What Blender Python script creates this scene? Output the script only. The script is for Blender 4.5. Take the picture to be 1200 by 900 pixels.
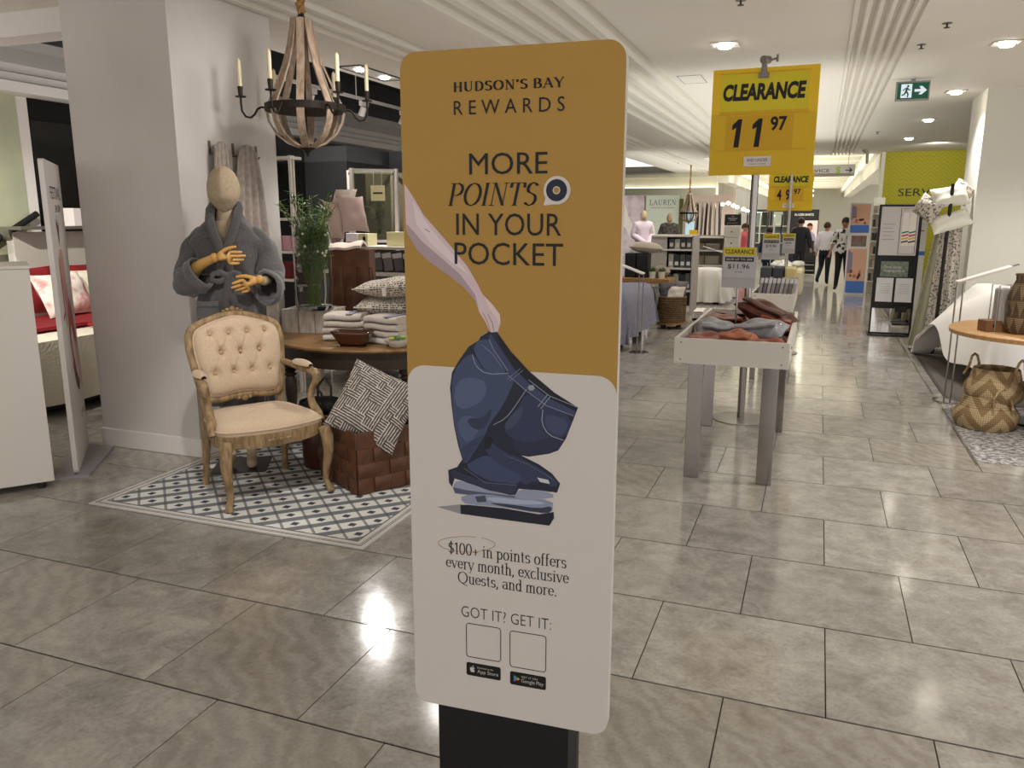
import bpy, bmesh, random
from math import sin, cos, pi, sqrt, atan2, radians, exp, floor as fl
from mathutils import Vector as V, Matrix, Euler
random.seed(7)
for _o in list(bpy.data.objects): bpy.data.objects.remove(_o)
sc = bpy.context.scene
COL = sc.collection

# ------------------------------------------------------------------ camera
cam_d = bpy.data.cameras.new('camera'); cam = bpy.data.objects.new('camera', cam_d); COL.objects.link(cam)
cam_d.sensor_width = 36; cam_d.lens = 937.17 / 1200 * 36; cam_d.clip_end = 200; cam_d.clip_start = 0.05
_y, _p, _r = radians(20.6988), radians(-11.8368), radians(0.0846)
cam.matrix_world = Matrix.Translation((0, 0, 1.6)) @ Matrix.Rotation(_y, 4, 'Z') @ Matrix.Rotation(pi/2 + _p, 4, 'X') @ Matrix.Rotation(_r, 4, 'Z')
sc.camera = cam
# ------------------------------------------------------------------ world + exposure
w = bpy.data.worlds.new('world'); sc.world = w; w.use_nodes = True
w.node_tree.nodes['Background'].inputs[0].default_value = (1.0, 0.955, 0.94, 1)
w.node_tree.nodes['Background'].inputs[1].default_value = 1.25
sc.view_settings.view_transform = 'Standard'; sc.view_settings.look = 'None'
sc.view_settings.exposure = 0.0; sc.view_settings.gamma = 1; sc.view_settings.use_curve_mapping = False
WARM = (1.0, 0.955, 0.92); FARC = (1.0, 0.985, 0.92)

def spot(x, y, z=2.93, e=60, ang=120, blend=0.9, col=WARM, tgt=None, size=0.05):
    l = bpy.data.lights.new('spot_or_fill', 'SPOT'); l.energy = e; l.color = col
    l.spot_size = radians(ang); l.spot_blend = blend; l.shadow_soft_size = size
    o = bpy.data.objects.new('spot_or_fill', l); COL.objects.link(o); o.location = (x, y, z)
    if tgt:
        o.rotation_euler = (V(tgt) - V((x, y, z))).to_track_quat('-Z', 'Y').to_euler()
    return o
# the downlights along the near ceiling (the first five get a recessed fixture further down, the rest none)
LAMPS = [(-0.85, 7.24, 60), (1.32, 7.97, 150), (1.33, 10.75, 140), (1.37, 13.64, 80), (1.39, 16.7, 90),
         (-0.85, 1.4, 20), (1.32, 2.4, 100), (1.32, 5.2, 190), (-3.0, 1.0, 22), (-6.2, 4.25, 70), (-3.0, -1.5, 26), (-0.8, -1.8, 26),
         (-0.85, 10.6, 90), (-0.85, 13.6, 100), (-0.85, 16.6, 110), (-0.85, 19.3, 110), (-3.0, 8.6, 60),
         (-3.0, 12.4, 110), (-3.0, 16.0, 130), (-3.0, 19.5, 130), (-4.15, 14.2, 120), (-4.15, 18.6, 130), (-4.15, 23.6, 150),
         (2.9, 6.5, 60), (2.9, 9.6, 60), (2.9, 3.6, 140)]
for x, y, e in LAMPS: spot(x, y, 2.93, e*.8)
def up_fill(x, y, sx, sy, e, z=2.35, col=WARM):   # added upward fill, no fixture; lifts the ceiling beyond what floor bounce gives
    l = bpy.data.lights.new('ceiling_fill', 'AREA'); l.shape = 'RECTANGLE'; l.size = sx; l.size_y = sy; l.energy = e; l.color = col
    o = bpy.data.objects.new('ceiling_fill', l); COL.objects.link(o); o.location = (x, y, z); o.rotation_euler = (pi, 0, 0); return o
up_fill(-.9, 3.0, 4.2, 9, 20); up_fill(-.8, 12.5, 2.6, 8, 60, col=FARC); up_fill(-6.2, 8, 2.6, 6, 40)
up_fill(-6.4, 2.4, 2.6, 3, 14); up_fill(-.9, 25, 3.4, 8, 110, 2.5, FARC); up_fill(-.9, 40, 3.4, 20, 220, 2.5, FARC); up_fill(-3.7, 22, 1.0, 8, 30, 2.2, FARC)
# spots added to brighten armchair and beds, no fixtures; two sit in double_downlight
spot(-1.9, 2.3, 2.93, 150, 42, 0.5, WARM, (-2.85, 3.9, 0.5))
spot(-4.30, 7.15, 2.9, 120, 70, 0.7, WARM, (-3.1, 5.0, 0.8))
spot(-4.30, 7.65, 2.9, 190, 75, 0.7, WARM, (-4.2, 8.2, 0.9), .15)
spot(-5.7, 3.4, 2.75, 420, 70, 0.7, (1, .95, .86), (-6.8, 5.9, 0.6))
spot(2.2, 7.0, 2.93, 110, 65, 0.7, (1, .96, .9), (1.9, 9.2, 0.7))
# far hall: rows of bright lamps
for yy in (23, 27, 31, 36, 42, 47):
    for xx in (-2.0, 0.2): spot(xx, yy, 3.15, 240, 150, 1, FARC, size=.15)
for xx in (-4.3, -6.2): spot(xx, 28.6, 2.9, 120, 120, 1, FARC, (xx, 30.2, 1.4))
spot(2.0, 17.6, 2.93, 90, 120, 1, FARC, (2.0, 20, 1.9))  # added spot to brighten the lime wall, no fixture there
spot(-6.7, 5.2, 2.8, 90, 90, .8, (1, .96, .9), (-7.7, 6.7, 1.0))  # added to lift the dim headboard corner, no fixture
spot(-3.0, 6.0, 2.93, 110, 80, .8, WARM, (-3.0, 5.1, .8))  # extra accent over the round table, added without a fixture
spot(-1.9, 4.35, 2.93, 135, 80, .9, WARM, (-3.8, 4.6, 1.8), .3)
spot(-2.6, 1.2, 2.93, 55, 60, .9, WARM, (-4.4, 2.9, .9))  # added to brighten the white counter face, no lamp hangs there
spot(-5.6, 8.2, 3.1, 120, 100, .8, WARM, (-5.4, 10.5, 1.6))  # added fill for the dark left background, no fixture

# ------------------------------------------------------------------ materials
def lin(c): return tuple(((v/255)/12.92 if v/255 <= .04045 else ((v/255+.055)/1.055)**2.4) for v in c) + (1,)
_m = {}
def M(name, c=(200, 200, 200), rough=.6, metal=0, c2=None, scale=20, stretch=(1, 1, 1), bump=0, bscale=80, spec=.5, alpha=1, trans=0, emit=0, coat=0, contrast=(.35, .65), ior=1.45, sheen=0):
    if name in _m: return _m[name]
    m = bpy.data.materials.new(name); m.use_nodes = True; nt = m.node_tree; b = nt.nodes['Principled BSDF']
    b.inputs['Base Color'].default_value = lin(c); b.inputs['Roughness'].default_value = rough; b.inputs['Metallic'].default_value = metal
    b.inputs['Specular IOR Level'].default_value = spec; b.inputs['IOR'].default_value = ior
    if trans: b.inputs['Transmission Weight'].default_value = trans
    if coat: b.inputs['Coat Weight'].default_value = coat
    if sheen: b.inputs['Sheen Weight'].default_value = sheen
    if emit: b.inputs['Emission Color'].default_value = lin(c); b.inputs['Emission Strength'].default_value = emit
    tc = nt.nodes.new('ShaderNodeTexCoord'); mp = nt.nodes.new('ShaderNodeMapping'); nt.links.new(tc.outputs['Object'], mp.inputs[0]); mp.inputs['Scale'].default_value = stretch
    if c2:
        n = nt.nodes.new('ShaderNodeTexNoise'); n.inputs['Scale'].default_value = scale; n.inputs['Detail'].default_value = 6; nt.links.new(mp.outputs[0], n.inputs[0])
        r = nt.nodes.new('ShaderNodeValToRGB'); r.color_ramp.elements[0].position = contrast[0]; r.color_ramp.elements[1].position = contrast[1]
        r.color_ramp.elements[0].color = lin(c); r.color_ramp.elements[1].color = lin(c2)
        nt.links.new(n.outputs[0], r.inputs[0]); nt.links.new(r.outputs[0], b.inputs['Base Color'])
    if bump:
        n = nt.nodes.new('ShaderNodeTexNoise'); n.inputs['Scale'].default_value = bscale; n.inputs['Detail'].default_value = 4; nt.links.new(mp.outputs[0], n.inputs[0])
        bp = nt.nodes.new('ShaderNodeBump'); bp.inputs['Strength'].default_value = bump; bp.inputs['Distance'].default_value = .01
        nt.links.new(n.outputs[0], bp.inputs['Height']); nt.links.new(bp.outputs[0], b.inputs['Normal'])
    _m[name] = m; return m

class NT:   # tiny node builder
    def __init__(s, m): s.nt = m.node_tree; s.b = s.nt.nodes['Principled BSDF']
    def n(s, t, **k):
        x = s.nt.nodes.new('ShaderNode' + t)
        for a, v in k.items(): setattr(x, a, v)
        return x
    def l(s, a, b): s.nt.links.new(a, b)
    def math(s, op, a, b=None, c=None):
        x = s.n('Math', operation=op)
        for i, v in enumerate((a, b, c)):
            if v is None: continue
            if isinstance(v, (int, float)): x.inputs[i].default_value = v
            else: s.l(v, x.inputs[i])
        return x.outputs[0]
    def mix(s, f, a, b):
        x = s.n('Mix', data_type='RGBA')
        for sock, v in ((x.inputs[0], f), (x.inputs[6], a), (x.inputs[7], b)):
            if isinstance(v, (int, float)): sock.default_value = v
            elif isinstance(v, tuple): sock.default_value = lin(v)
            else: s.l(v, sock)
        return x.outputs[2]
    def xyz(s, src='Object', scale=(1, 1, 1), rot=(0, 0, 0)):
        tc = s.n('TexCoord'); mp = s.n('Mapping'); s.l(tc.outputs[src], mp.inputs[0]); mp.inputs['Scale'].default_value = scale; mp.inputs['Rotation'].default_value = rot
        sp = s.n('SeparateXYZ'); s.l(mp.outputs[0], sp.inputs[0]); return sp.outputs[0], sp.outputs[1], sp.outputs[2], mp.outputs[0]

# ------------------------------------------------------------------ mesh builder
class MB:
    def __init__(s): s.v = []; s.f = []; s.m = []; s.mi = 0
    def add(s, vs, fs, mi=None):
        k = len(s.v); s.v += [tuple(v) for v in vs]; s.f += [tuple(i + k for i in f) for f in fs]; s.m += [s.mi if mi is None else mi] * len(fs); return s
    def box(s, c, d, rz=0, mat=None, taper=1):
        hx, hy, hz = d[0]/2, d[1]/2, d[2]/2; vs = []
        for z in (-1, 1):
            t = taper if z < 0 else 1
            for x, y in ((-1, -1), (1, -1), (1, 1), (-1, 1)):
                p = V((x*hx*t, y*hy*t, z*hz))
                if rz: p = Matrix.Rotation(rz, 3, 'Z') @ p
                if mat: p = mat @ p
                vs.append(p + V(c))
        return s.add(vs, [(3, 2, 1, 0), (4, 5, 6, 7), (0, 1, 5, 4), (1, 2, 6, 5), (2, 3, 7, 6), (3, 0, 4, 7)])
    def bb(s, a, b): return s.box([(a[i]+b[i])/2 for i in range(3)], [abs(b[i]-a[i]) for i in range(3)])
    def tube(s, pts, r, n=8, cap=True, closed=False, flat=1.0, up=None):
        pts = [V(p) for p in pts]; N = len(pts); R = r if isinstance(r, (list, tuple)) else [r]*N; vs = []
        pu = V(up) if up else None
        for i, p in enumerate(pts):
            a = pts[(i-1) % N] if (i or closed) else p; b = pts[(i+1) % N] if (i < N-1 or closed) else p
            t = (b - a)
            t = t.normalized() if t.length > 1e-9 else V((0, 0, 1))
            if pu is None: pu = V((0, 0, 1)) if abs(t.z) < .9 else V((1, 0, 0))
            sd = t.cross(pu)
            if sd.length < 1e-6: sd = t.cross(V((0, 1, 0.01)))
            sd.normalize(); u = sd.cross(t).normalized()
            if not up: pu = u
            for k in range(n):
                an = 2*pi*k/n + (pi/4 if n == 4 else 0); vs.append(p + sd*cos(an)*R[i] + u*sin(an)*R[i]*flat)
        fs = []
        for i in range(N if closed else N-1):
            for k in range(n):
                a = i*n+k; b = i*n+(k+1) % n; c = ((i+1) % N)*n+(k+1) % n; d = ((i+1) % N)*n+k; fs.append((a, b, c, d))
        if cap and not closed: fs.append(tuple(range(n))[::-1]); fs.append(tuple((N-1)*n+k for k in range(n)))
        return s.add(vs, fs)
    def lathe(s, prof, n=24, c=(0, 0, 0), sx=1, sy=1, a0=0, a1=2*pi):
        full = abs(a1-a0-2*pi) < 1e-6; m = n if full else n+1; vs = []
        for r, z in prof:
            for k in range(m):
                a = a0+(a1-a0)*k/n; vs.append((c[0]+r*cos(a)*sx, c[1]+r*sin(a)*sy, c[2]+z))
        fs = []
        for i in range(len(prof)-1):
            for k in range(n if full else n):
                b = (k+1) % m if full else k+1; fs.append((i*m+k, i*m+b, (i+1)*m+b, (i+1)*m+k))
        if full:
            if prof[0][0] > 1e-5: fs.append(tuple(range(m))[::-1])
            if prof[-1][0] > 1e-5: fs.append(tuple((len(prof)-1)*m+k for k in range(m)))
        return s.add(vs, fs)
    def grid(s, fn, nu, nv, cu=False):
        vs = [fn(i/nu, j/nv) for j in range(nv+1) for i in range(nu if cu else nu+1)]; m = nu if cu else nu+1
        return s.add(vs, [(j*m+i, j*m+(i+1) % m, (j+1)*m+(i+1) % m, (j+1)*m+i) for j in range(nv) for i in range(nu)])
    def ell(s, c, r, nu=16, nv=10):
        return s.grid(lambda u, v: (c[0]+r[0]*sin(pi*(.001+.998*v))*cos(2*pi*u), c[1]+r[1]*sin(pi*(.001+.998*v))*sin(2*pi*u), c[2]-r[2]*cos(pi*v)), nu, nv, True)
    def prism(s, poly, z0, z1, fn=None):
        n = len(poly); vs = [(x, y, z0) for x, y in poly] + [(x, y, z1) for x, y in poly]
        if fn: vs = [fn(*v) for v in vs]
        return s.add(vs, [tuple(range(n))[::-1], tuple(range(n, 2*n))] + [(i, (i+1) % n, n+(i+1) % n, n+i) for i in range(n)])
    def poly(s, pts, mi=None): return s.add(pts, [tuple(range(len(pts)))], mi)
    def sheet(s, fn, nu, nv, th):   # closed thick sheet; fn(u,v)->point
        g = [[V(fn(i/nu, j/nv)) for i in range(nu+1)] for j in range(nv+1)]; top = []; bot = []
        for j in range(nv+1):
            for i in range(nu+1):
                a = g[j][min(i+1, nu)]-g[j][max(i-1, 0)]; b = g[min(j+1, nv)][i]-g[max(j-1, 0)][i]; nn = a.cross(b)
                nn = nn.normalized() if nn.length > 1e-12 else V((0, 0, 1)); top.append(g[j][i]+nn*th/2); bot.append(g[j][i]-nn*th/2)
        m = nu+1; K = m*(nv+1); fs = []
        for j in range(nv):
            for i in range(nu):
                a, b, c, d = j*m+i, j*m+i+1, (j+1)*m+i+1, (j+1)*m+i; fs += [(a, b, c, d), (K+d, K+c, K+b, K+a)]
        for i in range(nu): fs += [(i+1, i, K+i, K+i+1), (nv*m+i, nv*m+i+1, K+nv*m+i+1, K+nv*m+i)]
        for j in range(nv): fs += [(j*m, (j+1)*m, K+(j+1)*m, K+j*m), ((j+1)*m+nu, j*m+nu, K+j*m+nu, K+(j+1)*m+nu)]
        return s.add(top+bot, fs)
    def tf(s, mt, k=0):
        s.v = s.v[:k] + [tuple(mt @ V(v)) for v in s.v[k:]]; return s

def link(name, me, mats, parent=None, smooth=False, bevel=0, sub=0, loc=None, rot=None, label=None):
    o = bpy.data.objects.new(name, me); COL.objects.link(o)
    for m in (mats if isinstance(mats, (list, tuple)) else [mats]): me.materials.append(m)
    if smooth: me.shade_smooth()
    if label: o['label'] = label
    if parent: o.parent = parent
    if loc is not None: o.location = loc
    if rot is not None: o.rotation_euler = rot if isinstance(rot, (tuple, list, Euler)) else (0, 0, rot)
    if bevel:
        b = o.modifiers.new('bevel', 'BEVEL'); b.width = bevel; b.segments = 2; b.limit_method = 'ANGLE'; b.angle_limit = .7
    if sub:
        b = o.modifiers.new('sub', 'SUBSURF'); b.levels = sub; b.render_levels = sub
    return o
def obj(name, mb, mats, parent=None, smooth=False, bevel=0, sub=0, loc=None, rot=None, label=None):
    me = bpy.data.meshes.new(name); me.from_pydata([tuple(v) for v in mb.v], [], mb.f)
    me.polygons.foreach_set('material_index', mb.m)
    bm = bmesh.new(); bm.from_mesh(me); bmesh.ops.remove_doubles(bm, verts=bm.verts, dist=1e-6); bmesh.ops.recalc_face_normals(bm, faces=bm.faces); bm.to_mesh(me); bm.free()
    o = link(name, me, mats, parent, smooth, bevel, sub, loc, rot)
    if smooth and not sub:
        try: me.set_sharp_from_angle(angle=radians(50))
        except Exception: pass
    if label: o['label'] = label
    return o
def tag(o, label, cat, group=None):
    o['label'] = label; o['category'] = cat
    if group: o['group'] = group
    return o
def T(name, label, cat, loc=(0, 0, 0), rz=0, group=None):
    o = bpy.data.objects.new(name, None); o.empty_display_size = .1; COL.objects.link(o); o.location = loc; o.rotation_euler = (0, 0, rz)
    return tag(o, label, cat, group)
def ST(o, kind='structure'): o['kind'] = kind; return o
def copy_tree(o, parent=None):
    c = o.copy(); COL.objects.link(c)
    if parent: c.parent = parent
    for ch in list(o.children): copy_tree(ch, c)
    return c
def dup(o, loc, rz, label, group=None):
    c = copy_tree(o); c.location = loc
    c.rotation_euler = (0, 0, rz) if not isinstance(rz, tuple) else rz
    c['label'] = label
    if group: c['group'] = group
    return c

# text fitted into a box (x0..x1, z0..z1) of the parent's XZ plane, facing -Y, at depth y
def text(body, x0, x1, z0, z1, mat, parent, y=0, bold=0, shear=0, name='printed_text', frame=None, thick=.0006, fit=True):
    cu = bpy.data.curves.new('t', 'FONT'); cu.body = body; cu.size = 1; cu.offset = bold; cu.shear = shear; cu.resolution_u = 3
    o = bpy.data.objects.new('t', cu); COL.objects.link(o)
    dg = bpy.context.evaluated_depsgraph_get(); me = bpy.data.meshes.new_from_object(o.evaluated_get(dg)); bpy.data.objects.remove(o)
    xs = [v.co.x for v in me.vertices]; ys = [v.co.y for v in me.vertices]; ax, bx, ay, by = min(xs), max(xs), min(ys), max(ys)
    sx = (x1-x0)/(bx-ax); sy = (z1-z0)/(by-ay)
    for v in me.vertices:
        p = V((x0+(v.co.x-ax)*sx, y, z0+(v.co.y-ay)*sy)); v.co = frame @ p if frame else p
    return link(name, me, mat, parent)

# stroke lettering with pen contrast (serif faces)
def arc(cx, cy, rx, ry, a0, a1, n=14): return [(cx+rx*cos(radians(a0+(a1-a0)*i/n)), cy+ry*sin(radians(a0+(a1-a0)*i/n))) for i in range(n+1)]
G = {
 'H': (.95, [[(.2, 0), (.2, 1)], [(.75, 0), (.75, 1)], [(.2, .52), (.75, .52)]], [(.2, 0), (.2, 1), (.75, 0), (.75, 1)]),
 'U': (.95, [[(.2, 1), (.2, .35)]+arc(.47, .33, .27, .33, 180, 270)], [(.2, 1), (.76, 1)], [[arc(.47, .33, .29, .33, 270, 360)+[(.76, 1)], 0]]),
 'D': (.95, [[(.2, 0), (.2, 1)], [(.2, 1), (.4, 1)]+arc(.42, .5, .38, .5, 90, -90)+[(.2, 0)]], []),
 'S': (.72, [arc(.36, .75, .24, .25, 30, 150)+arc(.38, .75, .26, .22, 150, 250, 8)+arc(.32, .26, .28, .27, 70, -60)+arc(.34, .25, .26, .25, -60, -150)], []),
 'O': (1.0, [arc(.5, .5, .4, .5, 0, 360, 28)], []),
 'N': (1.0, [[(.22, 1), (.8, 0)]], [(.2, 0), (.8, 1), (.18, 1)], [[[(.2, 0), (.2, 1)], 0], [[(.8, 0), (.8, 1)], 0]]),
 "'": (.3, [[(.15, 1), (.12, .75)]], []),
 'B': (.85, [[(.2, 0), (.2, 1)], [(.2, 1)]+arc(.42, .76, .25, .24, 90, -90)+[(.2, .52)], [(.2, .52)]+arc(.45, .26, .3, .26, 90, -90)+[(.2, 0)]], []),
 'A': (.95, [[(.46, 1), (.84, 0)]], [(.1, 0), (.84, 0)], [[[(.1, 0), (.46, 1)], 0], [[(.24, .36), (.7, .36)], 0]]),
 'Y': (.9, [[(.1, 1), (.45, .45), (.45, 0)]], [(.1, 1), (.82, 1), (.45, 0)], [[[(.82, 1), (.45, .45)], 0]]),
 'P': (.8, [[(.2, 0), (.2, 1)], [(.2, 1)]+arc(.42, .73, .28, .27, 90, -90)+[(.2, .46)]], [(.2, 0), (.14, 1)]),
 'I': (.4, [[(.2, 0), (.2, 1)]], [(.2, 0), (.2, 1)]),
 'T': (.85, [[(.42, 0), (.42, 1)], [(.08, .8), (.1, 1), (.75, 1), (.78, .8)]], [(.42, 0)]),
 'L': (.75, [[(.2, 0), (.2, 1)], [(.2, 0), (.65, 0), (.68, .22)]], [(.2, 1)]),
 'E': (.78, [[(.2, 0), (.2, 1)], [(.2, 0), (.65, 0), (.68, .2)], [(.2, 1), (.62, 1), (.64, .82)], [(.2, .52), (.5, .52)]], []),
 'R': (.88, [[(.2, 0), (.2, 1)], [(.2, 1)]+arc(.42, .74, .26, .26, 90, -90)+[(.2, .48)], [(.45, .48), (.8, 0)]], [(.2, 0)]),
 'Q': (1.0, [arc(.5, .5, .4, .5, 0, 360, 28), [(.4, .02), (.7, -.15), (.9, -.2)]], []),
 'i': (.34, [[(.17, 0), (.17, .64)], [(.17, .84), (.17, .93)]], [(.17, 0), (.12, .64)]),
 'n': (.62, [[(.15, 0), (.15, .64)], [(.15, .5)]+arc(.31, .46, .16, .19, 140, 0)+[(.47, 0)]], [(.15, 0), (.47, 0), (.1, .64)]),
 'h': (.62, [[(.15, 0), (.15, 1)], [(.15, .5)]+arc(.31, .46, .16, .19, 140, 0)+[(.47, 0)]], [(.15, 0), (.47, 0), (.1, 1)]),
 'm': (.92, [[(.15, 0), (.15, .64)], [(.15, .5)]+arc(.3, .46, .15, .19, 140, 0)+[(.45, 0)], [(.45, .5)]+arc(.6, .46, .15, .19, 140, 0)+[(.75, 0)]], [(.15, 0), (.45, 0), (.75, 0)]),
 'r': (.45, [[(.15, 0), (.15, .64)], [(.15, .45)]+arc(.32, .46, .17, .19, 150, 50)], [(.15, 0), (.1, .64)]),
 'p': (.6, [[(.15, -.3), (.15, .64)], arc(.32, .32, .19, .33, 150, -150)], [(.15, -.3), (.1, .64)]),
 'd': (.6, [[(.46, 0), (.46, 1)], arc(.28, .32, .19, .33, 30, 330)], [(.52, 0), (.42, 1)]),
 'q': (.6, [[(.46, -.3), (.46, .64)], arc(.28, .32, .19, .33, 30, 330)], []),
 'o': (.58, [arc(.29, .32, .21, .33, 0, 360, 22)], []),
 'e': (.54, [[(.08, .36), (.47, .36)]+arc(.28, .34, .2, .31, 0, 320)], []),
 'c': (.52, [arc(.29, .32, .21, .33, 50, 320)], []),
 'a': (.55, [arc(.25, .47, .17, .18, 150, 0, 8)+[(.42, .08), (.5, 0)], arc(.25, .19, .17, .19, 60, 330)], []),
 's': (.48, [arc(.23, .48, .14, .17, 20, 240, 12)+arc(.24, .17, .16, .17, 70, -150, 12)], []),
 't': (.4, [[(.18, .85), (.18, .12)]+arc(.28, .12, .1, .12, 180, 300, 6), [(.05, .62), (.33, .62)]], []),
 'f': (.38, [[(.16, 0), (.16, .8)]+arc(.28, .82, .12, .18, 180, 50, 8), [(.04, .62), (.3, .62)]], [(.16, 0)]),
 'v': (.56, [[(.07, .64), (.28, 0)]], [(.07, .64), (.5, .64)], [[[(.28, 0), (.5, .64)], 0]]),
 'y': (.56, [[(.07, .64), (.28, .02)]], [(.07, .64), (.5, .64)], [[[(.5, .64), (.22, -.22), (.08, -.28)], 0]]),
 'x': (.56, [[(.08, .64), (.48, 0)]], [(.08, .64), (.46, .64), (.08, 0), (.48, 0)], [[[(.46, .64), (.08, 0)], 0]]),
 'l': (.32, [[(.16, 0), (.16, 1)]], [(.16, 0), (.12, 1)]),
 'u': (.62, [[(.15, .64), (.15, .2)]+arc(.3, .19, .15, .19, 180, 320, 8), [(.47, 0), (.47, .64)]], [(.12, .64), (.44, .64), (.52, 0)]),
 '.': (.26, [[(.13, 0), (.13, .1)]], []), ',': (.26, [[(.13, .1), (.13, 0), (.07, -.14)]], []), ' ': (.3, [], []),
 '1': (.42, [[(.22, 0), (.22, .95)], [(.08, .8), (.22, .95)]], [(.22, 0)]), '0': (.6, [arc(.3, .48, .22, .49, 0, 360, 22)], []),
 '+': (.6, [[(.3, .1), (.3, .55)], [(.08, .32), (.52, .32)]], []),
 '$': (.6, [arc(.3, .68, .18, .2, 30, 250, 12)+arc(.3, .26, .2, .22, 70, -150, 12), [(.3, -.1), (.3, 1.05)]], []),
}
def serif(body, x0, x1, z0, z1, mat, parent, y=0, thick=.12, thin=.035, shear=0, track=0, name='printed_text', frame=None):
    mb = MB(); X = 0; quads = []
    def stroke(pts, k=None):
        for (ax, ay), (bx, by) in zip(pts[:-1], pts[1:]):
            dx, dy = bx-ax, by-ay; L = sqrt(dx*dx+dy*dy)
            if L < 1e-6: continue
            wd = thin+(thick-thin)*abs(dy)/L if k is None else thin*1.2
            e = .3*thin/L; ax -= dx*e; ay -= dy*e; bx += dx*e; by += dy*e
            if abs(dy) > abs(dx)*.35: ox, oy = wd/2*L/max(abs(dy), .5*L)*1.0, 0
            else: ox, oy = 0, wd/2
            if abs(dy) > abs(dx)*.35: quads.append([(X+ax-ox, ay), (X+ax+ox, ay), (X+bx+ox, by), (X+bx-ox, by)])
            else: quads.append([(X+ax, ay-oy), (X+bx, by-oy), (X+bx, by+oy), (X+ax, ay+oy)])
    for ch in body:
        g = G[ch]
        for st in g[1]: stroke(st)
        for sx, sz in g[2]: quads.append([(X+sx-.13, sz-thin/2), (X+sx+.13, sz-thin/2), (X+sx+.13, sz+thin/2), (X+sx-.13, sz+thin/2)])
        if len(g) > 3:
            for st, k in g[3]: stroke(st, k)
        X += g[0]+track
    if shear: quads = [[(a+b*shear, b) for a, b in q] for q in quads]
    xs = [a for q in quads for a, b in q]; ax, bx = min(xs), max(xs)
    for q in quads:
        pts = [V((x0+(a-ax)*(x1-x0)/(bx-ax), y, z0+b*(z1-z0))) for a, b in q]
        mb.poly([frame @ p if frame else p for p in pts])
    me = bpy.data.meshes.new(name); me.from_pydata([tuple(v) for v in mb.v], [], mb.f)
    return link(name, me, mat, parent)

def pillow(w, h, t, nu=16, nv=16, pinch=.1, seed=0, wr=.012):
    mb = MB(); R = random.Random(seed); ph = [R.uniform(0, 6) for _ in range(6)]
    def f(sgn):
        def g(u, v):
            a, b = 2*u-1, 2*v-1
            x = w/2*a*(1-pinch*(1-b*b)); y = h/2*b*(1-pinch*(1-a*a))
            k = max(0, (1-a**4)*(1-b**4))**.55; k *= .75+.25*(1-a*a)*(1-b*b)
            z = sgn*t/2*k+wr*k*(sin(5*a+ph[0]+3*b)+sin(7*b+ph[1]-2*a))*.5
            return (x, y, z)
        return g
    mb.grid(f(1), nu, nv); mb.grid(f(-1), nu, nv); return mb

def skin_mesh(verts, edges, radii, root=0, sub=2):
    me = bpy.data.meshes.new('sk'); me.from_pydata(verts, edges, []); o = bpy.data.objects.new('sk', me); COL.objects.link(o)
    o.modifiers.new('skin', 'SKIN'); s2 = o.modifiers.new('sub', 'SUBSURF'); s2.levels = sub
    for i, d in enumerate(me.skin_vertices[0].data):
        r = radii[i]; d.radius = r if isinstance(r, tuple) else (r, r); d.use_root = (i == root)
    dg = bpy.context.evaluated_depsgraph_get(); dg.update(); m2 = bpy.data.meshes.new_from_object(o.evaluated_get(dg)); bpy.data.objects.remove(o)
    m2.shade_smooth(); return m2
def chain_mesh(chains, sub=2):   # list of [(point, radius)...] chains -> one skin mesh; chains may branch from a named index of the first
    vs, es, rs = [], [], []
    for ch in chains:
        st = ch.get('from')
        prev = st
        for p, r in ch['pts']:
            vs.append(tuple(p)); rs.append(r); i = len(vs)-1
            if prev is not None: es.append((prev, i))
            prev = i
        ch['last'] = prev
    return skin_mesh(vs, es, rs, 0, sub)
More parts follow.
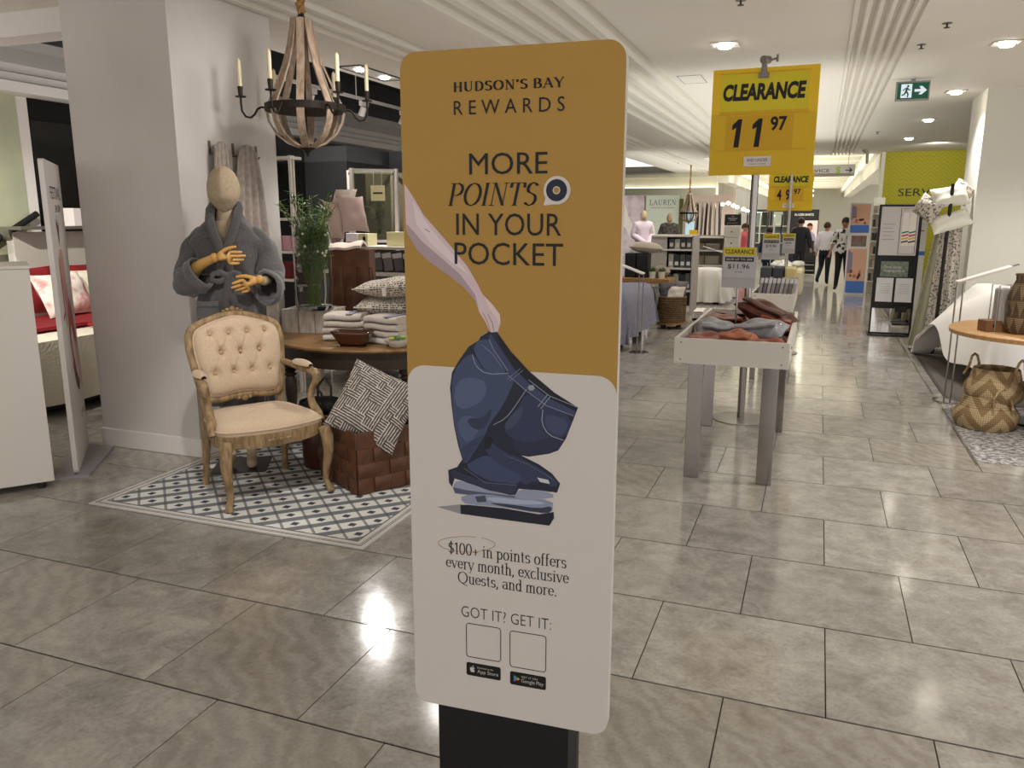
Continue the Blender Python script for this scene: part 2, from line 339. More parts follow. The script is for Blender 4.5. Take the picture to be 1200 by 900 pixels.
# ------------------------------------------------------------------ structure materials
white = M('white_paint', (226, 221, 215), .75, bump=.05, bscale=12)
ceilm = M('ceiling_paint', (232, 228, 218), .85)
dark = M('charcoal_paint', (62, 63, 66), .7)
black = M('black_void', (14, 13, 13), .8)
cream = M('cream_paint', (236, 232, 214), .7)
grout = M('grout', (40, 36, 33), .9)
def stone(name, rnd):
    m = M(name, (150, 143, 132), .17, bump=0, spec=.6); t = NT(m); x, y, z, vec = t.xyz()
    if rnd == 'object': r = t.n('ObjectInfo').outputs['Random']
    else: r = t.n('Attribute', attribute_name='tr').outputs['Fac']
    off = t.n('CombineXYZ'); t.l(t.math('MULTIPLY', r, 57.), off.inputs[0]); t.l(t.math('MULTIPLY', r, 31.), off.inputs[1]); t.l(t.math('MULTIPLY', r, 9.), off.inputs[2])
    add = t.n('VectorMath', operation='ADD'); t.l(vec, add.inputs[0]); t.l(off.outputs[0], add.inputs[1])
    n1 = t.n('TexNoise'); n1.inputs['Scale'].default_value = 7; n1.inputs['Detail'].default_value = 9; n1.inputs['Roughness'].default_value = .74; n1.inputs['Distortion'].default_value = .35; t.l(add.outputs[0], n1.inputs[0])
    wv = t.n('TexWave', wave_type='BANDS', bands_direction='DIAGONAL'); wv.inputs['Scale'].default_value = 5; wv.inputs['Distortion'].default_value = 9; wv.inputs['Detail'].default_value = 5; wv.inputs['Detail Scale'].default_value = 1.2; t.l(add.outputs[0], wv.inputs[0])
    n2 = t.n('TexNoise'); n2.inputs['Scale'].default_value = 70; n2.inputs['Detail'].default_value = 4; t.l(add.outputs[0], n2.inputs[0])
    rr = t.n('ValToRGB'); rr.color_ramp.elements[0].position = .36; rr.color_ramp.elements[0].color = lin((142, 136, 128)); rr.color_ramp.elements[1].position = .66; rr.color_ramp.elements[1].color = lin((182, 177, 168)); t.l(n1.outputs[0], rr.inputs[0])
    rv = t.n('ValToRGB'); rv.color_ramp.elements[0].position = .1; rv.color_ramp.elements[0].color = lin((146, 138, 127)); rv.color_ramp.elements[1].position = .9; rv.color_ramp.elements[1].color = lin((170, 163, 151)); t.l(wv.outputs['Fac'], rv.inputs[0])
    sel = t.math('MULTIPLY', t.math('GREATER_THAN', t.math('FRACT', t.math('MULTIPLY', r, 7.3)), .78), .55)
    c = t.mix(sel, rr.outputs[0], rv.outputs[0])
    c = t.mix(t.math('MULTIPLY', t.math('SUBTRACT', n2.outputs[0], .45), .8), c, (80, 74, 68))
    hs = t.n('HueSaturation'); t.l(t.math('ADD', .9, t.math('MULTIPLY', r, .2)), hs.inputs['Value']); t.l(c, hs.inputs['Color']); t.l(hs.outputs[0], t.b.inputs['Base Color'])
    t.l(t.math('ADD', .07, t.math('MULTIPLY', n1.outputs[0], .10)), t.b.inputs['Roughness'])
    bp = t.n('Bump'); bp.inputs['Strength'].default_value = .06; bp.inputs['Distance'].default_value = .004; t.l(n1.outputs[0], bp.inputs['Height']); t.l(bp.outputs[0], t.b.inputs['Normal'])
    return m
tile_m = stone('stone_tile', 'object'); tile_f = stone('stone_tile_far', 'attr')

# floor
floor = ST(obj('floor', MB().bb((-9.5, -4, -.06), (5.0, 56, -.0035)), grout))
PX, PY, Y0 = .64, .622, 1.92
hx, hy, cz = PX/2-.0022, PY/2-.0042, .0
tm = MB().bb((-hx, -hy, -.0035), (hx, hy, 0)); me = None; rest = MB(); rv = []
for k in range(-10, 82):
    ya = Y0+PY*k; off = .135 if k % 2 else -.19
    for j in range(-15, 9):
        xa = off+PX*j
        if xa < -9.4 or xa > 4.5: continue
        near = 1.1 < ya < 9.9 and -5.6 < xa < 1.9 and (ya > 1.2) and (xa > -1.35*(ya+1)-1.4) and (xa < .30*(ya)+.1)
        if near:
            if me is None:
                o = obj('floor_tile', tm, tile_m, floor, bevel=0); me = o.data
            else:
                o = bpy.data.objects.new('floor_tile', me); COL.objects.link(o); o.parent = floor
            o.location = (xa+PX/2, ya+PY/2, 0)
        else:
            rest.bb((xa+.0022, ya+.0042, -.0035), (xa+PX-.0022, ya+PY-.0042, 0)); rv.append(random.random())
ro = obj('floor_tile_field', rest, tile_f, floor); ro['kind'] = 'stuff'
at = ro.data.attributes.new('tr', 'FLOAT', 'FACE'); at.data.foreach_set('value', [rv[i//6] for i in range(len(ro.data.polygons))])
ST(obj('trim_1', MB().bb((1.075, 5.8, .0002), (1.083, 20, .0015)), M('steel_strip', (120, 116, 108), .35, 1)))

# ceiling: long slab whose grooved bands run along the aisle
def ceil_profile(x0, x1, bands, z=3.0):
    pts = [(x0, z)]
    for a, b, n, d in bands:
        p = (b-a)/n; pts.append((a, z))
        for i in range(n):
            q = a+i*p
            pts += [(q, z+d*.1), (q+p*.12, z-d*.35), (q+p*.45, z-d*.35), (q+p*.55, z+d*.15), (q+p*.62, z+d*.75), (q+p*.95, z+d*.75)]
        pts.append((b, z))
    pts.append((x1, z)); return pts
def extr(pts, y0, y1, zt):
    mb = MB(); poly = pts+[(pts[-1][0], zt), (pts[0][0], zt)]; n = len(poly)
    mb.add([(x, y0, z) for x, z in poly]+[(x, y1, z) for x, z in poly], [(i, (i+1) % n, n+(i+1) % n, n+i) for i in range(n)]); return mb
A1, B1, C1 = (.10, .565, 6, .045), (-2.635, -1.55, 5, .075), (-3.79, -3.26, 3, .05)
ST(obj('ceiling', extr(ceil_profile(-4.535, 4.6, [C1, B1, A1]), -4, 20.5, 3.22), ceilm))
ST(obj('ceiling_far_left', extr(ceil_profile(-4.535, -2.8, [C1]), 20.5, 27.2, 3.22), ceilm))
ST(obj('ceiling_left_front', MB().bb((-9.2, -4, 3.0), (-4.535, 4.4, 3.22)), ceilm))
ST(obj('trim_1', MB().bb((-8, 4.4, 2.84), (-4.66, 4.62, 3.2)), white))
ST(obj('ceiling_slot', MB().bb((-9.2, 4.3, 4.0), (-4.4, 27.4, 4.1)), M('dark_slab', (52, 52, 55), .9)))
ST(obj('trim_2', MB().bb((-4.535, 4.4, 3.221), (-4.45, 27.2, 4.0)), M('dark_slab')))
# hall beyond: higher ceiling with cross beams and lit side coves
ST(obj('ceiling_hall', MB().bb((-3.4, 20.5, 3.45), (4.5, 54, 3.6)), cream))
for i in range(14):
    ST(obj('trim_%d' % (3+i), MB().bb((-2.8, 21.6+i*2.2, 3.2), (1.1, 22.1+i*2.2, 3.449)), cream))
cove = M('cove_light', (255, 250, 225), emit=2.2)
for k, (xa, s) in enumerate(((-2.86, 1), (1.16, -1))):
    ya = 27.3 if s == 1 else 20.6
    ST(obj('trim_%d' % (17+k), MB().bb((xa-.35 if s == 1 else xa, ya, 2.7), (xa if s == 1 else xa+.35, 54, 3.449)), cream))
    for q, (dz, dx) in enumerate(((3.02, .10), (3.18, .2), (3.30, .3))):
        ST(obj('trim_%d' % (19+k*3+q), MB().bb((min(xa, xa+s*dx), ya, dz), (max(xa, xa+s*dx), 54, dz+.07)), cream))
    c = obj('cove_lamp', MB().bb((min(xa+s*.02, xa+s*.09), ya+.1, 3.095), (max(xa+s*.02, xa+s*.09), 53.8, 3.12)), cove)
    tag(c, ['long lit cove strip along the left edge of the far hall ceiling', 'long lit cove strip along the right edge of the far hall ceiling'][k], 'cove light')
# left bulkhead at the far end of the near ceiling, over the fashion department
b = MB().bb((-8, 27.2, 2.30), (-3.22, 27.7, 3.22)); b.bb((-8, 27.02, 2.30), (-3.22, 27.2, 2.52)); b.bb((-8, 27.08, 2.86), (-3.22, 27.2, 2.93)); b.bb((-8, 27.02, 2.93), (-3.22, 27.2, 3.0))
ST(obj('trim_25', b, cream))
c = obj('cove_lamp', MB().bb((-8, 27.06, 2.525), (-3.24, 27.16, 2.55)), cove); tag(c, 'lit cove strip running across above the fashion department', 'cove light')
ST(obj('ceiling_fashion', MB().bb((-9, 27.7, 2.9), (-3.2, 34, 3.0)), cream))
# walls
ST(obj('wall_back', MB().bb((-9.2, 53, 0), (5, 53.3, 3.6)), M('far_wall', (206, 202, 186), .8)))
ST(obj('wall_fashion', MB().bb((-9, 33.5, 0), (-3.22, 33.7, 2.9)), cream))
ST(obj('wall_left', MB().bb((-8.25, 7.6, 0), (-8.0, 27.3, 4.0)), dark))
ST(obj('wall_left_front', MB().bb((-8.25, -4, 0), (-8.0, 6.54, 4.0)), white))
ST(obj('wall_left_lintel', MB().bb((-8.25, 6.54, 2.86), (-8.0, 7.6, 4.0)), dark))
d1 = MB().bb((-8.2, 6.54, 0), (-8.12, 7.58, 2.86)); dr = ST(obj('door_1', d1, black))
obj('door_leaf', MB().bb((-8.12, 6.62, 0.02), (-8.08, 7.36, 2.62)), M('black_gloss', (22, 20, 19), .3), dr, bevel=.006)
obj('door_frame', MB().bb((-8.12, 7.40, 0), (-8.03, 7.5, 2.8)), M('black_gloss'), dr)
wn = ST(obj('window_1', MB().bb((-8.02, 4.2, 1.2), (-7.985, 6.40, 2.83)), M('frosted_green_glass', (188, 190, 158), .35, c2=(170, 174, 150), scale=2)))
obj('handrail', MB().tube([(-7.93, 4.6, .62), (-7.93, 6.45, 1.62)], .035), black, wn, smooth=True)
obj('lower_panel', MB().bb((-8.0, 4.2, 0), (-7.96, 6.42, 1.2)), M('olive_panel', (98, 98, 84), .6), wn)
# crown moulding along the left wall
mp = [(-8, 2.83), (-7.72, 2.83), (-7.72, 2.93), (-7.78, 2.95), (-7.78, 3.02), (-7.84, 3.04), (-7.84, 3.12), (-7.95, 3.30), (-8, 3.42)]
mb = MB(); n = len(mp); mb.add([(x, -4, z) for x, z in mp]+[(x, 27.2, z) for x, z in mp], [(i, (i+1) % n, n+(i+1) % n, n+i) for i in range(n)]+[tuple(range(n)), tuple(range(n, 2*n))])
ST(obj('trim_26', mb, white))
# the big square column on the left
ST(obj('wall_column', MB().bb((-4.66, 4.12, 0), (-3.8, 5.12, 3.0)), M('column_paint', (214, 208, 203), .7, c2=(206, 200, 194), scale=1.5, bump=.04, bscale=6)))
mb = MB().bb((-4.675, 4.105, 0), (-3.785, 5.135, .13)); ST(obj('baseboard_column', mb, white, bevel=.006))
# right column
ST(obj('wall_right_column', MB().bb((1.63, 10.6, 0), (3.4, 11.6, 3.0)), M('warm_white_paint', (230, 228, 218), .7)))
ST(obj('wall_right', MB().bb((4.4, 8, 0), (4.6, 20.5, 3.0)), white))
# herringbone service wall
hm = M('lime_herringbone', (196, 196, 40), .7); t = NT(hm); x, y, z, vec = t.xyz()
zig = t.math('MULTIPLY', t.math('PINGPONG', x, .12), 1.0)
st = t.math('FRACT', t.math('MULTIPLY', t.math('ADD', z, zig), 12.0))
t.l(t.mix(t.math('GREATER_THAN', st, .78), (182, 174, 40), (162, 154, 34)), t.b.inputs['Base Color'])
sw = ST(obj('wall_service', MB().bb((1.235, 20.0, 0), (3.2, 20.15, 2.999)), hm))
ST(obj('trim_27', MB().bb((1.16, 20.0, 0), (1.235, 20.2, 2.999)), cream))
text('SERVICE', 1.555, 2.62, 2.05, 2.21, M('ink', (20, 20, 22), .6), sw, y=19.995, shear=0)
# ------------------------------------------------------------------ main standing sign
ink = M('ink'); wht = M('board_white', (214, 207, 200), .55); orange = M('board_mustard', (176, 137, 60), .55)
sign = T('standing_sign', 'tall mustard and white rewards sign with jeans picture on black post', 'sign', (-.734, 1.365, 0), radians(3.334))
SW, SZ0, SZ1 = .4127, .588, 1.889
def rr(x0, x1, z0, z1, r, n=7, corners=(1, 1, 1, 1)):
    p = []
    for (cx, cy, a), on in zip(((x0+r, z0+r, 180), (x1-r, z0+r, 270), (x1-r, z1-r, 0), (x0+r, z1-r, 90)), corners):
        if on: p += arc(cx, cy, r, r, a, a+90, n)
        else: p.append({180: (x0, z0), 270: (x1, z0), 0: (x1, z1), 90: (x0, z1)}[a])
    return p
up = lambda x, y, z: (x, z, y)
board = obj('board', MB().prism(rr(0, SW, SZ0, SZ1, .031), 0, .022, up), wht, sign)
F = lambda pts, y: [(x, -y, z) for x, z in pts]
o = obj('mustard_panel', MB().prism(rr(.0, SW, 1.24, SZ1, .031, corners=(0, 0, 1, 1)), -.0006, 0, up), orange, sign)
wp = rr(0, SW, SZ0, 1.25, .031, corners=(1, 1, 0, 0))[:-1]+[(SW, 1.272)]+arc(SW-.036, 1.281, .036, .036, 0, 90)+arc(.036, 1.281, .036, .036, 90, 180)+[(0, 1.272)]
o = obj('white_panel', MB().prism(wp, -.0012, -.0006, up), wht, sign)
pm = obj('post', MB().bb((.050, .004, .012), (.350, .03, .70)), M('post_black', (15, 15, 16), .45), sign)
o = obj('post_edge', MB().bb((.3335, .002, .012), (.349, .0305, .66)), M('post_grey', (60, 58, 56), .4), sign)
o = obj('foot_plate', MB().bb((.0, -.10, 0), (.40, .14, .012)), M('post_black'), sign, bevel=.003)
Y = -.0016
serif("HUDSON'S BAY", .1047, .3078, 1.8175, 1.8330, ink, sign, Y, thick=.22, thin=.07, track=.08)
# light sans capitals by the same pen, single weight
def sans(rows, y=Y):
    for body, x0, x1, z0, z1 in rows: pass
for body, x0, x1, z0, z1, b, sp in (('REWARDS', .1043, .3084, 1.7775, 1.8020, .0, 1.35), ('MORE', .1326, .2792, 1.6735, 1.7112, .0, 1), ('IN YOUR', .1062, .3053, 1.5660, 1.6054, 0, 1), ('POCKET', .1021, .3093, 1.5125, 1.5530, 0, 1), ('GOT IT? GET IT:', .1068, .2958, .8000, .8235, -.012, 1)):
    cu_body = body if sp == 1 else ' '.join(body)
    text(cu_body, x0, x1, z0, z1, ink, sign, Y, bold=b)
serif('POINTS', .0905, .2640, 1.6195, 1.6585, ink, sign, Y, thick=.15, thin=.035, shear=.24)
def disc(cx, cz, r, mat, y, name): return obj(name, MB().poly(F([(cx+r*cos(2*pi*i/40), cz+r*sin(2*pi*i/40)) for i in range(40)], y)), mat, sign)
navy = M('navy_print', (24, 26, 52), .55)
obj('badge_tail', MB().poly(F([(.2722, 1.6188), (.2975, 1.6215), (.278, 1.640)], .0016)), wht, sign)
disc(.2968, 1.6451, .0245, wht, .0018, 'badge_bubble'); disc(.2960, 1.6451, .0190, navy, .0021, 'badge_disc'); disc(.2960, 1.6451, .0068, wht, .0024, 'badge_ring'); disc(.2960, 1.6451, .0052, orange, .0027, 'badge_centre')
serif('$100+ in points offers', .0808, .3250, .9352, .9600, ink, sign, Y, thick=.11, thin=.045)
serif('every month, exclusive', .0748, .3305, .9040, .9285, ink, sign, Y, thick=.11, thin=.045)
serif('Quests, and more.', .1001, .3054, .8735, .8975, ink, sign, Y, thick=.11, thin=.045)
dood = [(.1195+.0605*cos(a)*(1+.03*sin(3*a)), -.0018, .9585+.0165*sin(a+.15)+.004*cos(a)) for a in [radians(70+i*12) for i in range(30)]]
obj('pen_circle', MB().tube(dood, .0008, 5, flat=.4), M('mustard_line', (176, 130, 60), .6), sign)
# blank outlined squares (the codes themselves are left out) and the two badges
for x0, x1, z0, z1 in ((.1172, .1911, .7118, .7865), (.2111, .2860, .7060, .7850)):
    pts = rr(x0, x1, z0, z1, .006, 4); obj('code_frame', MB().tube([(x, -.0014, z) for x, z in pts], .0009, 4, closed=True, cap=False), ink, sign)
for x0, x1, z0, z1, a, b_ in ((.1166, .1911, .6695, .6990, 'Download on the', 'App Store'), (.2112, .2867, .6660, .6955, 'GET IT ON', 'Google Play')):
    bd = obj('store_badge', MB().prism(rr(x0, x1, z0, z1, .004, 4), -.0016, -.0006, up), M('badge_black', (10, 10, 10), .4), sign)
    text(a, x0+.024, x0+.058, z1-.0105, z1-.0065, M('badge_white', (205, 198, 190), .5), bd, -.002); text(b_, x0+.024, x1-.005, z0+.006, z0+.0165, M('badge_white'), bd, -.002)
    cx, cz = x0+.013, (z0+z1)/2
    if a[0] == 'D':
        mb = MB(); mb.poly(F([(cx-.0052, cz), (cx-.0048, cz+.0035), (cx-.002, cz+.0052), (cx, cz+.0042), (cx+.003, cz+.0052), (cx+.0052, cz+.003), (cx+.0036, cz+.0008), (cx+.0038, cz-.0016), (cx+.0056, cz-.003), (cx+.003, cz-.0066), (cx, cz-.0058), (cx-.003, cz-.0066)], .002))
        mb.poly(F([(cx, cz+.0056), (cx+.0006, cz+.0084), (cx+.003, cz+.0094), (cx+.0022, cz+.0064)], .002)); obj('apple_mark', mb, M('badge_white'), bd)
    else:
        for pl, nm, cc in (([(-.005, .007), (-.005, -.007), (.001, 0)], 'mark_blue', (60, 130, 200)), ([(-.005, .007), (.001, 0), (.004, .003)], 'mark_green', (60, 150, 90)), ([(-.005, -.007), (.001, 0), (.004, -.003)], 'mark_red', (200, 70, 60)), ([(.004, .003), (.001, 0), (.004, -.003), (.008, 0)], 'mark_yellow', (210, 170, 50))):
            obj(nm, MB().poly(F([(cx+a_, cz+b2) for a_, b2 in pl], .002)), M(nm, cc, .5), bd)
# printed arm and jeans
PR = {'arm_print': [('p',(217,195,199),[(.0034,1.6598),(.0201,1.6364),(.0417,1.6022),(.0653,1.5774),(.0971,1.5433),(.1272,1.5093),(.1472,1.4767),(.1571,1.458),(.1755,1.4411),(.1905,1.4226),(.1921,1.4067),(.1871,1.3905),(.1786,1.3853),(.1702,1.3898),(.1619,1.4071),(.1501,1.4243),(.1419,1.4464),(.1217,1.4681),(.0929,1.4896),(.0536,1.5142),(.028,1.5361),(.0077,1.566),(.0048,1.5865)]),('p',(175,154,161),[(.0065,1.5865),(.0371,1.5536),(.0712,1.5272),(.1135,1.4932),(.1419,1.4575),(.1502,1.4275),(.1419,1.4464),(.1217,1.4681),(.0929,1.4896),(.0536,1.5142),(.028,1.5361),(.0077,1.566)]),('p',(231,213,215),[(.0199,1.6287),(.0416,1.596),(.0718,1.5587),(.1054,1.523),(.1304,1.4936),(.0967,1.515),(.0544,1.5506),(.0258,1.5866)]),('p',(231,208,207),[(.1605,1.4533),(.1755,1.4395),(.1905,1.421),(.1904,1.4035),(.1838,1.416),(.1704,1.4314)]),('l',(150,123,126),[(.167,1.4217),(.1754,1.4061),(.1787,1.3886)]),('l',(162,133,137),[(.1569,1.4245),(.1669,1.4057),(.1719,1.3899)]),('l',(150,120,123),[(.0429,1.5772),(.0531,1.571)])],'jeans_print': [('p',(150,149,150),[(.0565,1.0302),(.1115,1.0418),(.1112,1.0203)]),('p',(32,36,56),[(.1745,1.3876),(.1846,1.3894),(.2122,1.3531),(.2472,1.3187),(.2969,1.2805),(.342,1.2555),(.3202,1.1949),(.3057,1.1702),(.2884,1.1621),(.2483,1.1524),(.233,1.1535),(.2686,1.139),(.2939,1.1237),(.3101,1.1051),(.3044,1.0866),(.264,1.0874),(.2281,1.0862),(.2204,1.0697),(.1706,1.0775),(.1335,1.0867),(.0959,1.0934),(.0902,1.0753),(.0838,1.0842),(.0826,1.1096),(.1016,1.1178),(.1126,1.1345),(.1049,1.1599),(.0963,1.2006),(.0916,1.2412),(.089,1.2766),(.0937,1.3071),(.1098,1.333),(.1283,1.3586),(.149,1.3718),(.1541,1.3818),(.1669,1.3896)]),('p',(65,77,108),[(.1423,1.3391),(.155,1.3188),(.1729,1.3097),(.1957,1.3118),(.211,1.3109),(.2185,1.307),(.216,1.291),(.2034,1.2629),(.1893,1.2382),(.1738,1.2169),(.1653,1.2029),(.164,1.1965),(.156,1.1816),(.1414,1.1585),(.13,1.1406),(.1219,1.1281),(.115,1.1327),(.1094,1.1544),(.104,1.1753),(.099,1.1956),(.0955,1.2171),(.0937,1.2401),(.093,1.2629),(.0933,1.2857),(.0975,1.3048),(.1056,1.3203),(.1162,1.3333),(.1293,1.3439)]),('p',(83,96,128),[(.1086,1.2911),(.1231,1.2982),(.1393,1.2993),(.1574,1.2942),(.1644,1.2827),(.1605,1.265),(.1487,1.2504),(.129,1.2389),(.1136,1.2359),(.1025,1.2414),(.0981,1.255),(.1002,1.2767)]),('p',(79,91,123),[(.1109,1.219),(.1268,1.2241),(.1394,1.2212),(.1484,1.2105),(.147,1.1956),(.1349,1.1767),(.1236,1.1706),(.1131,1.1775),(.1066,1.1898),(.1042,1.2076)]),('p',(48,55,83),[(.1281,1.2185),(.1465,1.2199),(.1609,1.2273),(.1713,1.2407),(.1739,1.2371),(.1686,1.2165),(.1595,1.2031),(.1464,1.1969),(.1346,1.1998),(.1241,1.2118)]),('p',(53,62,93),[(.1155,1.1608),(.1316,1.1725),(.1455,1.1821),(.1574,1.1895),(.1533,1.1788),(.1333,1.1499),(.1213,1.1327),(.1172,1.1271),(.1133,1.132),(.1094,1.1473)]),('p',(18,19,31),[(.1846,1.3894),(.2122,1.3531),(.2472,1.3187),(.2969,1.2805),(.342,1.2555),(.3363,1.2483),(.2872,1.2691),(.2474,1.2958),(.2198,1.3219),(.1921,1.3618)]),('p',(58,68,100),[(.172,1.386),(.1861,1.3663),(.2173,1.3218),(.2474,1.2958),(.2872,1.2691),(.3373,1.2483),(.3341,1.2383),(.2825,1.2541),(.2425,1.2808),(.2072,1.3089),(.1779,1.3538),(.1678,1.3742)]),('p',(67,79,111),[(.1541,1.3726),(.1643,1.3744),(.1715,1.3699),(.1758,1.3592),(.1852,1.3432),(.1999,1.322),(.2008,1.3098),(.1881,1.3065),(.1767,1.3071),(.1665,1.3114),(.1563,1.3213),(.1461,1.3368),(.1404,1.3481),(.1392,1.3555),(.1412,1.3623),(.1464,1.3686)]),('p',(48,56,87),[(.2544,1.2742),(.2731,1.2608),(.2953,1.2499),(.3208,1.2415),(.3302,1.2267),(.3236,1.2055),(.3122,1.1952),(.2961,1.1958),(.2781,1.1915),(.2581,1.1822),(.2392,1.1794),(.2213,1.1829),(.2086,1.1894),(.2009,1.1989),(.2034,1.2129),(.2161,1.2315),(.2281,1.2508),(.2394,1.2709)]),('p',(62,72,103),[(.2937,1.2375),(.3159,1.2318),(.3241,1.2214),(.3181,1.206),(.3084,1.1997),(.2948,1.2023),(.2854,1.209),(.2803,1.2197),(.279,1.2289),(.2814,1.2365)]),('p',(40,46,71),[(.2213,1.1829),(.2392,1.1794),(.2581,1.1822),(.2781,1.1915),(.2955,1.1955),(.3103,1.1943),(.3147,1.1878),(.3087,1.1761),(.2913,1.166),(.2626,1.1576),(.2418,1.1551),(.2291,1.1585),(.2201,1.1663),(.215,1.1786)]),('p',(63,72,100),[(.2027,1.2167),(.2142,1.2326),(.2244,1.2434),(.2332,1.249),(.2364,1.2455),(.2339,1.2329),(.2263,1.2198),(.2137,1.2062),(.2047,1.2017),(.1996,1.2064)]),('p',(51,59,89),[(.1737,1.175),(.1892,1.1635),(.2073,1.1549),(.2278,1.1492),(.2495,1.1411),(.2724,1.1305),(.2896,1.1208),(.3013,1.1118),(.3058,1.1043),(.3031,1.0984),(.2923,1.0986),(.2733,1.1048),(.2568,1.104),(.2428,1.0961),(.2351,1.0979),(.2338,1.1094),(.2241,1.1181),(.206,1.124),(.1879,1.1326),(.1696,1.1438),(.1618,1.1572),(.1646,1.1729)]),('p',(60,71,103),[(.1245,1.1264),(.1379,1.1355),(.1499,1.1425),(.1604,1.1474),(.1735,1.1441),(.1892,1.1327),(.206,1.124),(.2241,1.1181),(.2338,1.1113),(.2351,1.1037),(.2261,1.0974),(.2066,1.0922),(.1837,1.0932),(.1575,1.1001),(.1377,1.1082),(.1244,1.1173)]),('p',(19,22,35),[(.1648,1.1851),(.1732,1.1845),(.1757,1.1783),(.1726,1.1665),(.1677,1.1603),(.1612,1.1598),(.1586,1.166),(.16,1.1789)]),('p',(45,51,76),[(.0853,1.1077),(.0961,1.1109),(.1443,1.0973),(.227,1.0954),(.2204,1.0713),(.1601,1.0774),(.0932,1.0958)]),('p',(148,156,180),[(.1085,1.0898),(.1252,1.0871),(.1428,1.0831),(.1613,1.078),(.1831,1.074),(.2079,1.0711),(.223,1.0739),(.2281,1.0822),(.239,1.0866),(.2557,1.0872),(.2722,1.0867),(.2887,1.0854),(.2969,1.0818),(.297,1.0759),(.2785,1.0716),(.2415,1.0688),(.2046,1.0667),(.1677,1.0653),(.1358,1.0645),(.1089,1.0642),(.0946,1.067),(.0927,1.0726),(.0939,1.0794),(.0981,1.0873)]),('p',(83,89,108),[(.0918,1.0755),(.1226,1.0723),(.1706,1.0711),(.223,1.0705),(.2178,1.0658),(.1493,1.0625),(.0966,1.0632)]),('p',(140,151,177),[(.1238,1.0627),(.1479,1.0673),(.1757,1.0687),(.2073,1.0672),(.2415,1.0678),(.2785,1.0705),(.2967,1.0653),(.2962,1.052),(.2893,1.0444),(.2761,1.0423),(.2514,1.0425),(.2151,1.0449),(.1782,1.0453),(.1409,1.0438),(.119,1.0446),(.1123,1.0479),(.1096,1.0523),(.111,1.0577)]),('p',(70,75,95),[(.1386,1.0608),(.16,1.0658),(.1626,1.0528),(.1439,1.0492)]),('p',(54,59,77),[(.1751,1.0518),(.2001,1.0527),(.2268,1.0526),(.2552,1.0513),(.2757,1.053),(.2884,1.0575),(.2945,1.0562),(.294,1.0488),(.2877,1.0445),(.2755,1.0431),(.2513,1.0435),(.215,1.0456),(.1883,1.0478),(.1712,1.0501)]),('p',(172,182,204),[(.1797,1.0642),(.2086,1.0643),(.2346,1.0648),(.2576,1.0658),(.273,1.065),(.2807,1.0625),(.2691,1.0595),(.2384,1.056),(.2086,1.0544),(.1797,1.0546),(.1652,1.0571),(.1653,1.0618)]),('p',(24,28,44),[(.1077,1.0398),(.1223,1.042),(.1969,1.0435),(.2695,1.0393),(.2984,1.0473),(.299,1.0344),(.2901,1.0187),(.1969,1.0197),(.1085,1.0216)]),('p',(205,211,214),[(.2648,1.1132),(.287,1.1103),(.2901,1.103),(.2714,1.1046)]),('p',(150,156,166),[(.2484,1.2919),(.2564,1.2924),(.2594,1.2868),(.2549,1.2816),(.2485,1.2821),(.2454,1.2868)]),('l',(153,162,183),[(.1359,1.3442),(.1374,1.3388),(.1404,1.3278),(.1474,1.3186),(.1584,1.3111),(.1747,1.3085),(.1964,1.3108),(.2072,1.3119)]),('l',(138,146,169),[(.1694,1.3752),(.1779,1.3562),(.2072,1.3163)]),('l',(165,172,183),[(.2751,1.2471),(.2746,1.2403),(.2734,1.2266),(.2764,1.2145),(.2835,1.2038),(.2941,1.1966),(.3082,1.1929),(.3153,1.191)]),('l',(150,156,172),[(.1774,1.2096),(.1836,1.2132),(.196,1.2206),(.2067,1.2302),(.2156,1.242),(.2259,1.2571),(.2376,1.2752),(.2435,1.2843)]),('l',(140,149,169),[(.341,1.2564),(.2872,1.274),(.2473,1.3016)]),('l',(132,141,164),[(.3341,1.2393),(.2824,1.255),(.2425,1.2808),(.2072,1.308)]),('l',(113,122,148),[(.154,1.3648),(.1769,1.3464),(.1946,1.3229)]),('l',(109,118,140),[(.2047,1.2999),(.2313,1.3226)]),('l',(109,118,140),[(.2098,1.2973),(.2363,1.3195)]),('l',(150,156,166),[(.2651,1.2513),(.2847,1.2772)]),('l',(150,156,166),[(.2711,1.2483),(.2901,1.2742)]),('l',(92,102,128),[(.1178,1.1167),(.1601,1.0921),(.2229,1.0934)]),('l',(85,95,121),[(.197,1.1527),(.2483,1.1371),(.2991,1.1115)]),('l',(187,172,153),[(.1541,1.3803),(.1669,1.3887)])]}
pc = {}
for nm in ('arm_print', 'jeans_print'):
    mb = MB(); mats = []; lay = 0
    for kind, col, pts in PR[nm]:
        key = 'print_%02x%02x%02x' % tuple(col); mt = M(key, col, .55)
        if mt not in mats: mats.append(mt)
        mi = mats.index(mt); lay += 1; y = .0013+lay*.00004
        if kind == 'p':
            mb.poly(F(pts, y), mi)
        else:
            wd = .0007 if kind == 'l' else .0022
            for (ax, az), (bx, bz) in zip(pts[:-1], pts[1:]):
                L = sqrt((bx-ax)**2+(bz-az)**2)
                if L < 1e-6: continue
                nx, nz = -(bz-az)/L*wd, (bx-ax)/L*wd; mb.poly(F([(ax-nx, az-nz), (bx-nx, bz-nz), (bx+nx, bz+nz), (ax+nx, az+nz)], y), mi)
    me = bpy.data.meshes.new(nm); me.from_pydata(mb.v, [], mb.f); me.polygons.foreach_set('material_index', mb.m)
    bm = bmesh.new(); bm.from_mesh(me); bmesh.ops.triangulate(bm, faces=bm.faces); bm.to_mesh(me); bm.free()
    link(nm, me, mats, sign)
